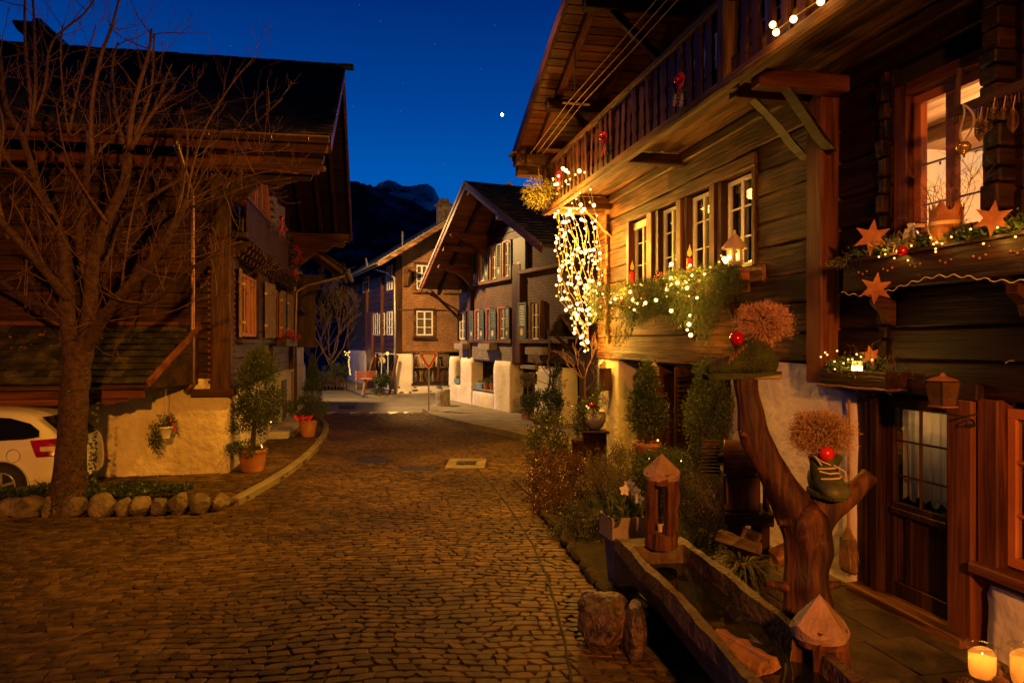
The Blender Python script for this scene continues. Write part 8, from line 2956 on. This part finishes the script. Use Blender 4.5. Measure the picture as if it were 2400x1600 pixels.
# small gabled porch roof on the near part
pu, pz = bq(1318, 738, .9)
pu2, pz2 = bq(1280, 786, .9)
pr_ = thing('porch_roof', (MBH @ (FRONT @ Vector((pu, 0, pz)))), math.atan2(BD.y, BD.x), 'little gabled porch roof over the near door of the brown house', 'porch roof')
hw_ = abs(pu - pu2) * .8
for sg in (-1, 1):
 mk('slope', MB().beam((0, -.45, .0), (sg * hw_, -.45, pz2 - pz), .95, .06, up=(0, 0, 1), c=.006), M_['tile'], pr_)
 mk('bargeboard', MB().beam((0, -.94, .0), (sg * hw_, -.94, pz2 - pz), .03, .10, up=(0, 0, 1), c=.006), M_['wood_gold'], pr_)
 mk('bracket', MB().beam((sg * hw_ * .8, -.8, pz2 - pz), (sg * hw_ * .8, -.05, pz2 - pz - .6), .06, .08, c=.006), M_['wood_dark'], pr_)

# ---------------------------------------------------------------- annex between the middle and the right house
an0, an1 = Vector((1.78, 19.2, 0)), Vector((2.25, 15.3, 0))
ad = (an1 - an0).normalized()
AN = thing('plank_annex', an0, math.atan2(ad.y, ad.x), 'dark plank shed with a green door between the two houses', 'shed')
La_ = (an1 - an0).length
k = 0
x = 0
while x < La_ - .02:
 w = .17
 mk('board', MB().box(x, min(x + w - .006, La_), 0, .05 + .01 * (k % 2), 0, 4.6, .004), M_['wood_dark_z'], AN, fix=False)
 x += w
 k += 1
mk('core', MB().box(0, La_, .06, 3, 0, 4.5), M_['void'], AN)
mk('door', MB().box(La_ * .60, La_ * .95, -.06, -.02, .05, 1.95, .01), M_['dark_green'], AN)
mk('door_frame', MB().box(La_ * .58, La_ * .60, -.08, 0, 0, 2.0, .006).box(La_ * .95, La_ * .97, -.08, 0, 0, 2.0, .006).box(La_ * .58, La_ * .97, -.08, 0, 1.96, 2.04, .006), M_['blue_paint'], AN)

# ================================================================ FAR HOUSE (orange shingles, shop window)
CA = Vector((0.925, 0.38, 0))
CB = Vector((-0.38, 0.925, 0))
PC = Vector((-5.2, 32.8, 0))
CH = thing('shingled_house', PC, math.atan2(CA.y, CA.x), 'tall far house with orange shingled gable, white shop base and dark plank side', 'house')
MCH = MW[CH.name]
SIDE = Matrix(((0, -1, 0, 0), (1, 0, 0, 0), (0, 0, 1, 0), (0, 0, 0, 1)))
def cq(px, py=800, out=0.0):
 t = (px - CX) / F_PX
 o = PC - CB * out
 u = (t * o.y - o.x) / (CA.x - t * CA.y)
 return u, HC + (HY - py) / F_PX * (o.y + u * CA.y)
def cs(px, py=800, out=0.0):
 t = (px - CX) / F_PX
 o = PC - CA * out
 u = (t * o.y - o.x) / (CB.x - t * CB.y)
 return u, HC + (HY - py) / F_PX * (o.y + u * CB.y)
sh_o = shingle_mat('orange_shingles', (0.23, 0.105, 0.032), (0.33, 0.155, 0.05), 9, 13)
EZC, AUC, SLC, OVC = 5.82, 5.0, .64, 1.15
def croof(u):
 return EZC + (u + 1.0) * SLC if u < AUC else EZC + (AUC + 1.0) * SLC - (u - AUC) * SLC
mk('wall', MB(FRONT).prism([(0, 1.95), (0, croof(0) - .1), (AUC, croof(AUC) - .1), (10, croof(10) - .1), (10, 1.95)], (0, -.4, 0), (1, 0, 0), (0, 0, 1), (0, .4, 0)), sh_o, CH)
mk('skirt', MB(FRONT).prism([(0, 0), (10, 0), (10, .05), (0, .05)], (0, 0.0, 1.95), (1, 0, 0), (0, 0, 1), (0, .10, 0)), M_['wood_gold'], CH)
mk('band_board', MB(FRONT).box(-.02, 10, .0, .05, 3.86, 3.93, .006), M_['wood_gold'], CH)
mk('corner_board', MB(FRONT).box(-.06, .22, -.05, .05, 1.9, croof(0) - .12, .01), M_['wood_dark_z'], CH)
b_ = plaster_block(-.05, cq(967)[0], -.4, .06, 0, 1.95, nx=8, nz=8, amp=.02, seed=8)
mk('shop_wall', MB(FRONT).add(b_.V, b_.F), M_['plaster'], CH, smooth=True)
zS0, zS1 = cq(1000, 897)[1], 1.93
b_ = plaster_block(cq(967)[0] - .02, 10, -.4, .06, 0, zS0 - .05, nx=12, nz=6, amp=.02, seed=18)
mk('shop_wall', MB(FRONT).add(b_.V, b_.F), M_['plaster'], CH, smooth=True)
for (x, y, a, b) in ((1110, 905, 20, 14), (1150, 1000, 55, 26), (1290, 990, 16, 28), (1372, 908, 30, 10), (1375, 955, 52, 20), (1420, 1022, 16, 12), (1600, 970, 18, 10), (1635, 970, 14, 10), (1732, 905, 6, 18), (1670, 1012, 12, 8)):
 px, py = 780 + x / 7.127, 780 + y / 7.127
 u, z = cq(px, py, .08)
 sx, sz = a / 7.127 / 52, b / 7.127 / 52
 mk('exposed_stone', MB(FRONT).prism([(sx * math.cos(k * PI / 4) * R.uniform(.7, 1.1), sz * math.sin(k * PI / 4) * R.uniform(.7, 1.1)) for k in range(8)], (u, .06, z), (1, 0, 0), (0, 0, 1), (0, .03, 0)), M_['stone'], CH)
# shop window with goods
su0, su1 = cq(968)[0], cq(1062)[0]
sw_ = window(CH, FRONT, su0, su1, zS0, zS1, -.02, 1, 1, 'wood_dark_z', .06, .02, .06, inner=None, pm='pane_clear')
mk('mullion', MB(FRONT).box(cq(1025)[0], cq(1030)[0], -.08, 0, zS0, zS1, .006), M_['wood_gold_z'], sw_)
mk('shop_back', MB(FRONT).box(su0 - .2, su1 + .2, -1.3, -1.25, 0.4, 2.2).box(su0 - .2, su1 + .2, -1.3, -.1, zS0 - .06, zS0 - .01), mottle('shop_interior', (.10, .055, .02), (.30, .19, .09), 5.0, .8, 0), sw_)
rg = random.Random(9)
gm_ = [M_['gold'], M_['curtain'], M_['black'], M_['rust'], M_['dark_green'], M_['wood_fresh']]
for k in range(26):
 u = rg.uniform(su0 + .1, su1 - .1)
 o = rg.uniform(-1.1, -.2)
 h = rg.uniform(.15, .6)
 r_ = rg.uniform(.04, .12)
 c = FRONT @ Vector((u, o, 0))
 mk('ware', MB().lathe([(r_, 0), (r_ * rg.uniform(.5, 1.3), h * .5), (r_ * rg.uniform(.3, 1), h), (.001, h)], c=(c.x, c.y, zS0 if k < 15 else zS0 + .7), n=8, cap=False), rg.choice(gm_), sw_, fix=False)
mk('ware_shelf', MB(FRONT).box(su0, su1, -1.2, -.6, zS0 + .66, zS0 + .70), M_['wood_fresh'], sw_)
q = MCH @ (FRONT @ Vector(((su0 + su1) / 2, -.6, zS1 - .1)))
lamp('shop_lamp', 'POINT', q, 70, (1, .62, .28), .1)
mk('shop_sill', MB(FRONT).box(su0 - .1, su1 + .1, 0, .14, zS0 - .08, zS0 - .01, .01), M_['wood_dark'], CH)
# windows of the gable
def cwin(px0, px1, py0, py1, lit=False):
 a, b = cq(px0)[0], cq(px1)[0]
 z1_, z0_ = cq(px0, py0)[1], cq(px0, py1)[1]
 w = window(CH, FRONT, a, b, z0_, z1_, .05, 2, 3, 'white_paint', .06, .035, .05, curt=[(.0, .3), (.7, 1)], inner='void', room=.35)
 if lit:
  mk('lit_curtain', MB(FRONT).box(a + .05, b - .05, -.22, -.21, z0_ + .05, z1_ - .05), glow('dim_lit_curtain', (1, .58, .26), .35, True), w)
 m = MB(FRONT)
 m.box(a - .12, a - .005, .0, .09, z0_ - .12, z1_ + .12, .01).box(b + .005, b + .12, .0, .09, z0_ - .12, z1_ + .12, .01).box(a - .005, b + .005, 0, .09, z1_ + .005, z1_ + .12, .01).box(a - .16, b + .16, 0, .14, z0_ - .17, z0_ - .06, .01)
 mk('casing', m, M_['wood_gold'], w)
cwin(975, 1014, 728, 786, True)
cwin(975, 1001, 621, 678)
cwin(1044, 1066, 654, 680)
# plank side
lside = [(4.0, 9.0)]
rg = random.Random(14)
z = 1.95
while z < 5.55:
 h = rg.uniform(.24, .32)
 for a, b in ((.0, 4.2), (4.2, 8.6), (8.6, 13.0)):
  mk('side_plank', MB(SIDE).box(a + .005, b - .005, -.1, .02 + rg.uniform(-.01, .01), z + .004, z + h - .004, .01), M_['wood_dark_y'], CH, fix=False)
 z += h
b_ = plaster_block(cs(860)[0], 13, -.4, .03, 0, 1.95, nx=8, nz=6, amp=.02, seed=28)
mk('side_base', MB(SIDE).add(b_.V, b_.F), M_['plaster'], CH, smooth=True)
mk('wall_core', MB().box(.15, 9.8, 1.6, 12.9, 0, 5.5), M_['void'], CH)
for p0_, p1_, zt in ((865, 877, 4.0), (898, 900, 5.6), (862, 864, 5.6), (818, 820, 5.2)):
 a, b = sorted((cs(p0_)[0], cs(p1_)[0]))
 mk('side_post', MB(SIDE).box(a, max(b, a + .14), -.02, .14, .1 if p0_ == 865 else 1.9, zt, .01), M_['wood_red_z'], CH)
def swin(px0, px1, py0, py1, cols=2):
 a, b = sorted((cs(px0)[0], cs(px1)[0]))
 z1_, z0_ = cs(px0, py0)[1], cs(px0, py1)[1]
 window(CH, SIDE, a, b, z0_, z1_, .06, cols, 3, 'white_paint', .06, .035, .05, curt=[(0, .4)], inner='void', room=.3)
swin(877, 887, 735, 786)
swin(891, 903, 735, 786)
swin(909, 921, 731, 786)
swin(909, 921, 625, 682)
swin(853, 866, 652, 687)
for p0_, p1_ in ((822, 832), (840, 852)):
 a, b = sorted((cs(p0_)[0], cs(p1_)[0]))
 mk('dark_window', MB(SIDE).box(a, b, .0, .05, 2.6, 3.6, .01), M_['void'], CH)
 mk('dark_window', MB(SIDE).box(a, b, .0, .05, 4.0, 4.8, .01), M_['void'], CH)
# glazed shop corner under the side
a, b = sorted((cs(925)[0], cs(878)[0]))
window(CH, SIDE, a + .1, b, .15, 1.9, -.02, 3, 1, 'white_paint', .06, .03, .05, inner='void', room=.6)
mk('entrance_lamp_globe', MB().ball(MCH.inverted() @ P(908, 828, 33.4), .075, 12), M_['bulb_far'], CH, smooth=True)
lamp('entrance_lamp', 'POINT', P(908, 832, 32.6), 4, (1, .5, .16), .06)
# roof
def cslab(name, ua, ub, mat, th, dz):
 vs = []
 for u in (ua, ub):
  for o in (-13.5, OVC):
   vs += [(u, o, croof(u) + dz), (u, o, croof(u) + dz - th)]
 return mk(name, MB(FRONT).add(vs, [(0, 2, 6, 4), (1, 5, 7, 3), (0, 1, 3, 2), (4, 6, 7, 5), (2, 3, 7, 6), (0, 4, 5, 1)]), mat, CH)
cslab('roof', -1.05, AUC, M_['tile'], .10, .12)
cslab('roof', AUC, 11, M_['tile'], .10, .12)
mk('soffit', MB(FRONT).add([(-1.0, OVC - .04, croof(-1)), (-1.0, -13, croof(-1)), (0, -13, croof(0)), (0, OVC - .04, croof(0))], [(0, 1, 2, 3)]), M_['wood_gold_y'], CH)
pv = mottle('pale_eave', (.12, .11, .06), (.22, .19, .12), 5, .7, .4)
for (p, q) in ((-1.05, AUC), (AUC, 9)):
 mk('verge_board', MB(FRONT).beam((p, OVC + .0, croof(p) + .02), (q, OVC + .0, croof(q) + .02), .05, .20, c=.008), M_['wood_gold'], CH)
 mk('verge_capping', MB(FRONT).beam((p, OVC + .02, croof(p) + .14), (q, OVC + .02, croof(q) + .14), .10, .05, c=.008), pv, CH)
rg = random.Random(4)
for k in range(34):
 u0_ = -1.05 + k * .18
 mk('roof_tile', MB(FRONT).box(u0_, u0_ + .20, OVC - .30, OVC - .02, croof(u0_) + .14 + rg.uniform(0, .03), croof(u0_) + .20 + rg.uniform(0, .03), .01), M_['tile'], CH, fix=False)
mk('eave_board', MB(FRONT).box(-1.09, -1.03, -13.4, OVC, croof(-1.05) - .06, croof(-1.05) + .10, .008), pv, CH)
mk('gutter', MB(FRONT).grid(lambda u, v: (-1.15 + .07 * math.cos(PI + PI * v), OVC - .05 - 13 * u, croof(-1.05) + .06 + .07 * math.sin(PI + PI * v)), 10, 8), pv, CH, smooth=True, fix=False)
mk('purlin_end', MB(FRONT).prism([(0, 0), (1.0, 0), (.95, -.12), (.7, -.2), (.4, -.5), (.15, -.8), (0, -.85)], (.3, 0, 5.75), (0, 1, 0), (0, 0, 1), (.14, 0, 0)), M_['wood_gold_y'], CH)
g0, g1 = cs(862, 612, 1.1), cs(925, 640, .1)
mk('downpipe', MB().tube([MCH.inverted() @ P(858, 606, 34.2), MCH.inverted() @ P(862, 626, 34.0), MCH.inverted() @ P(912, 640, 33.0), MCH.inverted() @ P(925, 652, 32.8), MCH.inverted() @ P(926, 780, 32.75), MCH.inverted() @ P(926, 922, 32.75)], .055, 8), mottle('pipe_metal', (.22, .20, .17), (.34, .31, .27), 4, .4, .1, metal=.5), CH, smooth=True)
ch_p = MCH.inverted() @ P(1040, 500, 38)
mk('chimney', MB().box(ch_p.x - .32, ch_p.x + .32, ch_p.y - .3, ch_p.y + .3, ch_p.z - 1.4, ch_p.z + .5, .02).box(ch_p.x - .40, ch_p.x + .40, ch_p.y - .38, ch_p.y + .38, ch_p.z + .35, ch_p.z + .5, .02).box(ch_p.x - .25, ch_p.x + .25, ch_p.y - .2, ch_p.y + .2, ch_p.z + .5, ch_p.z + .75, .04), M_['stone'], CH)
cp2 = MCH.inverted() @ P(944, 552, 36)
mk('vent_pipe', MB().tube([cp2 - Vector((0, 0, .6)), cp2 + Vector((0, 0, .2))], .07, 8), M_['black'], CH)

# ================================================================ STREET FURNITURE IN THE DISTANCE
p = G(1005, 972, .0)
t = thing('give_way_sign', p, math.radians(4), 'red and white give-way sign on a grey post at the kerb corner', 'road sign')
mk('post', MB().lathe([(.03, 0), (.03, 1.75)], n=12), M_['steel'], t)
def tri(sz, o, cz):
 r = sz * .577
 pts = []
 for k in range(3):
  a = -PI / 2 + 2 * PI * k / 3
  for d in (-.16, 0, .16):
   pts.append((r * .94 * math.cos(a + d) * (1.0 if d else 1.04), r * .94 * math.sin(a + d) * (1.0 if d else 1.04)))
 return MB().prism(pts, (0, o, cz), (1, 0, 0), (0, 0, 1), (0, .004, 0))
zc = 1.88
mk('back_plate', tri(.60, -.045, zc), mottle('reflective_white', (.62, .58, .50), (.66, .62, .54), 2, .5, 0), t)
mk('red_border', tri(.55, -.050, zc), mottle('sign_red', (.55, .012, .012), (.60, .016, .014), 2, .45, 0), t)
mk('white_field', tri(.37, -.055, zc + .005), mottle('sign_white', (.72, .64, .52), (.75, .68, .56), 2, .5, 0), t)
dk = MB().lathe([(.16, -.008), (.17, 0), (.16, .008)], n=24)
RX = Matrix.Translation(Vector((-.06, .0, 1.34))) @ Matrix.Rotation(1.15, 4, 'Z') @ Matrix.Rotation(PI / 2, 4, 'X')
dk.V = [tuple(RX @ Vector(v)) for v in dk.V]
mk('round_back_sign', dk, mottle('sign_back', (.16, .15, .14), (.22, .20, .18), 4, .5, .1), t)

p = G(1038, 951, .15)
t = thing('stump_planter', (p.x, p.y, .15), 0, 'grey hollow tree stump planted with small plants on the pavement corner', 'planter')
mk('stump', MB().lathe([(.27, 0), (.25, .15), (.26, .45), (.25, .60), (.21, .60), (.001, .55)], n=18, cap=False), mottle('grey_stump', (.20, .18, .16), (.36, .33, .29), 7, .85, .9, 16, .03), t, smooth=True)
rs = np.random.RandomState(5)
V_, F_ = clumps(rs, (0, 0, .66), (.2, .2, .09), 10, 14, (.03, .03, .02), .07, .012, up=.8)
npmk('plants', V_, F_, M_['thuja'], t)

# red slatted bench, table and potted ivy at the far house
q = P(850, 893, 34.0)
gz = .10
t = thing('garden_bench', (G(850, 915, .1).x, G(850, 915, .1).y + .9, gz), .25, 'red slatted garden bench with white iron legs by the far house', 'bench')
for k in range(4):
 mk('back_slat', MB().box(-.55, .55, .16 + .01 * k, .18 + .01 * k, .52 + .10 * k, .59 + .10 * k, .006), mottle('bench_red', (.34, .07, .04), (.42, .10, .06), 4, .5, .1), t)
 mk('seat_slat', MB().box(-.6, .6, -.22 + .1 * k, -.14 + .1 * k, .43, .455, .006), mottle('bench_red', (.34, .07, .04), (.42, .10, .06), 4, .5, .1), t)
for sx in (-.5, .5):
 lg = MB().tube([(sx, -.22, .0), (sx, -.05, .2), (sx, .15, .43)], .012, 6).tube([(sx, .22, 0), (sx, .02, .22), (sx, -.2, .43)], .012, 6).tube([(sx, .15, .43), (sx, .2, .92)], .012, 6).tube([(sx, -.24, .44), (sx, -.26, .6), (sx, -.1, .65), (sx, .18, .62)], .010, 6)
 mk('leg', lg, M_['white_paint'], t)
p = G(872, 925, .1)
t = thing('wooden_table', (p.x, p.y, .1), .1, 'plain pale wooden table with splayed legs beside the red bench', 'table')
mk('tabletop', MB().box(-.48, .52, -.33, .33, .70, .74, .01), M_['wood_pale'], t)
for sx in (-.36, .4):
 for sy in (-.22, .22):
  mk('leg', MB().beam((sx * .8, sy * .8, .70), (sx * 1.1, sy * 1.15, 0), .05, .07, c=.006), M_['wood_pale'], t)
p = G(896, 926, .1)
t = thing('ivy_stand', (p.x, p.y, .1), 0, 'round ivy plant on a black iron stand by the far shop corner', 'potted plant')
V_, F_ = clumps(rs, (0, 0, .68), (.38, .36, .26), 60, 36, (.05, .05, .05), .07, .024, up=.3)
V2, F2 = clumps(rs, (-.2, -.1, .35), (.2, .15, .3), 14, 20, (.04, .04, .04), .06, .02, up=-.2)
npmk('ivy', *join((V_, F_), (V2, F2)), M_['ivy'], t)
st = MB()
for k in range(3):
 a = 2 * PI * k / 3
 st.tube([(.22 * math.cos(a), .22 * math.sin(a), 0), (.06 * math.cos(a), .06 * math.sin(a), .2), (.05 * math.cos(a), .05 * math.sin(a), .5)], .02, 6)
mk('stand', st, M_['black'], t)
for i, (px, lab) in enumerate(((860, 'left of two boards leaning against the far house side'), (868, 'right of two boards leaning against the far house side'))):
 b0_ = P(px - 4, 898, 36.5)
 t = mk('leaning_board', MB().beam((0, 0, 0), (.28, .5, 1.55), .10, .03, c=.005), M_['wood_pale'] if i == 0 else M_['wood_red_z'], loc=(b0_.x, b0_.y, .10), label=lab, cat='board', group='boards leaning at the far house')
t = mk('leaning_beam', MB().beam((0, 0, 0), (.30, .3, 1.75), .10, .08, c=.01, wob=.008, seg=5), M_['wood_log'], loc=(G(909, 926, .1).x, G(909, 926, .1).y + .4, .10), label='rough round beam leaning by the glazed shop corner', cat='beam')
# yellow string of lights at the far house
t = thing('light_chain', P(813, 828, 40), 0, 'yellow string of lights hanging down at the back corner of the far house', 'fairy lights')
pts = [(P(px, py, 40) - P(813, 828, 40)) for px, py in ((808, 824), (813, 827), (818, 826), (810, 831), (816, 832), (819, 824), (819, 837), (818, 843), (817, 848), (818, 853), (818, 858), (819, 863), (820, 868), (820, 873), (821, 877))]
bulbs(t, pts, .040, M_['bulb_far'], 8)
lamp('light_chain_lamp', 'POINT', P(816, 845, 39.6), 5, (1, .45, .08), .2)
lamp('light_chain_lamp', 'POINT', P(813, 826, 39.6), 3, (1, .45, .08), .2)

# distant garden: bare trees, bushes, fence
def bare(name, p, h, seed, label, n=5, spread=.7, th=.10, group=None):
 t = thing(name, p, 0, label, 'tree', group)
 rg = random.Random(seed)
 tr = MB().tube([(0, 0, 0), (.05, 0, h * .2), (0, 0, h * .35)], [th, th * .85, th * .7], 8)
 mk('trunk', tr, M_['bark'], t)
 for k in range(n):
  br = []
  a = 2 * PI * k / n + rg.uniform(-.4, .4)
  branch_paths(rg, (0, 0, h * rg.uniform(.2, .36)), (math.cos(a) * spread, math.sin(a) * spread, 1.0), h * .55, th * .5, 4, br, .3, .22, 5, (2, 4), (.5, .72), .010)
  m = MB()
  for p_, r_, d_ in br:
   m.tube(p_, r_, 3, cap=False)
  mk('branch', m, M_['vine'], t, fix=False)
 return t
bare('bare_garden_tree', Vector((P(775, 800, 41).x, 41, -.2)), 5.6, 3, 'bare spreading garden tree before the lake, left of the far house', 6, .8, .09)
bare('bare_garden_tree', Vector((P(738, 800, 44).x, 44, -.4)), 5.2, 5, 'smaller bare tree between the chalet and the lake', 5, .9, .08)
for i, (px, Y, r_, z_, lab) in enumerate(((752, 37, .55, .45, 'low bush beyond the crossing, nearest the cone shrub'), (783, 39, .8, .6, 'dark bush at the fence below the bare trees'), (800, 42, .6, .9, 'dark bush beside the yellow light chain'))):
 q = P(px, 800, Y)
 shrub('garden_bush', (q.x, Y, z_), (r_, .5, z_), 40, 30, (.08, .08, .08), .09, .022, 'thuja', lab, seed=90 + i, group='bushes beyond the crossing')
t = thing('picket_fence', (P(770, 800, 36.5).x, 36.5, 0), .1, 'short row of weathered pickets beyond the crossing', 'fence')
for k in range(12):
 mk('picket', MB().box(-.9 + k * .16, -.84 + k * .16, -.015, .015, 0, .7 + R.uniform(-.15, .1), .004), M_['wood_dark_z'], t)
mk('rail', MB().box(-.95, 1.05, .016, .05, .45, .50, .006), M_['wood_dark'], t)

# plants before the middle house
def pos_b(px, out, z=.15):
 u, _ = bq(px, 800, out)
 q = B0 + BD * u + BN * out
 return Vector((q.x, q.y, z))
q = pos_b(1236, .5)
t = thing('standard_tree', q, 0, 'small standard tree in a square pink pot by the dark door', 'potted tree')
mk('pot', MB().lathe([(.17, 0), (.19, .33), (.17, .33), (.001, .30)], n=4, cap=False), mottle('pink_pot', (.42, .18, .16), (.50, .23, .20), 4, .6, .1), t)
mk('trunk', MB().tube([(0, 0, .3), (.02, 0, .7), (0, 0, 1.0)], .015, 6), M_['vine'], t)
V_, F_ = clumps(rs, (0, 0, 1.15), (.22, .2, .20), 30, 24, (.04, .04, .04), .05, .014, up=.3)
npmk('foliage', V_, F_, M_['heather'], t)
q = pos_b(1272, .6)
t = thing('blue_pot_shrub', q, 0, 'spreading ivy shrub in a dark blue pot at the middle house', 'potted shrub')
mk('pot', MB().lathe([(.26, 0), (.34, .22), (.36, .26), (.001, .24)], n=18, cap=False), mottle('cobalt_pot', (.008, .012, .045), (.012, .02, .07), 4, .2, .1), t)
V1 = clumps(rs, (0, 0, .55), (.62, .45, .34), 90, 40, (.06, .06, .05), .055, .018, up=.3)
V2 = clumps(rs, (.42, .1, 1.05), (.22, .2, .55), 60, 34, (.05, .05, .06), .055, .018, up=.4)
npmk('ivy', *join(V1, V2), M_['ivy'], t)
q = pos_b(1298, .25, .15)
t = thing('climbing_vine', q, 0, 'gnarled bare vine climbing the wall of the middle house', 'vine')
def vq(px, py):
 u, z = bq(px, py, .2)
 w = B0 + BD * u + BN * .2
 return Vector((w.x, w.y, z)) - q
mk('stem', MB().tube([vq(1296, 985), vq(1284, 945), (vq(1279, 925)), vq(1288, 900), vq(1290, 870), vq(1283, 850), vq(1290, 820), vq(1286, 800), vq(1283, 770)], [.04, .035, .035, .032, .03, .026, .024, .02, .015], 8), M_['vine'], t, smooth=True)
rg = random.Random(40)
br, m = [], MB()
for px, py, dx in ((1288, 900, -1), (1290, 870, -1), (1286, 880, -.7), (1290, 840, .6), (1285, 800, -.6), (1284, 780, .7)):
 branch_paths(rg, vq(px, py), (dx, -.2, .5), .6, .012, 2, br, .1, .3, 5, (2, 3), (.4, .7), .004)
for p_, r_, d_ in br:
 m.tube(p_, r_, 4, cap=False)
mk('shoots', m, M_['vine'], t, fix=False, kind='stuff')
for i, (x, y, nm, lab) in enumerate(((1000, 1275, 'grey_trough', 'grey window trough on the low white wall'), (1030, 1290, 'small_pot', 'small clay pot beside the grey trough on the white wall'), (1062, 1290, 'green_pot', 'clay pot of leafy green plant at the right of the low white wall'))):
 u, z = bz(x, y, -.05)
 w = B0 + BD * u + BN * -.05
 t = thing(nm, (w.x, w.y, .765), math.atan2(BD.y, BD.x), lab, 'pot')
 if i == 0:
  mk('trough', MB().box(-.28, .28, -.10, .10, 0, .2, .01), M_['blue_paint'], t)
  V_, F_ = clumps(rs, (0, 0, .22), (.24, .08, .05), 10, 12, (.02, .02, .02), .04, .01)
 else:
  mk('pot', MB().lathe([(.07, 0), (.11, .2), (.12, .24), (.001, .2)], n=14, cap=False), M_['terracotta'], t)
  V_, F_ = clumps(rs, (0, 0, .32 if i == 2 else .27), (.22 if i == 2 else .1, .16 if i == 2 else .08, .14 if i == 2 else .06), 30 if i == 2 else 8, 24, (.03, .03, .03), .06, .010, up=.6)
 npmk('foliage', V_, F_, M_['thuja'] if i == 2 else M_['heather'], t)
u, z = bz(885, 1250, -.05)
w = B0 + BD * u
t = thing('grey_trough', (w.x, w.y, .83), math.atan2(BD.y, BD.x), 'grey window trough in the leftmost white opening', 'pot')
mk('trough', MB().box(-.25, .25, -.1, .1, 0, .18, .01), M_['blue_paint'], t)
V_, F_ = clumps(rs, (0, 0, .2), (.22, .08, .05), 10, 12, (.02, .02, .02), .05, .012)
npmk('foliage', V_, F_, M_['thuja'], t)
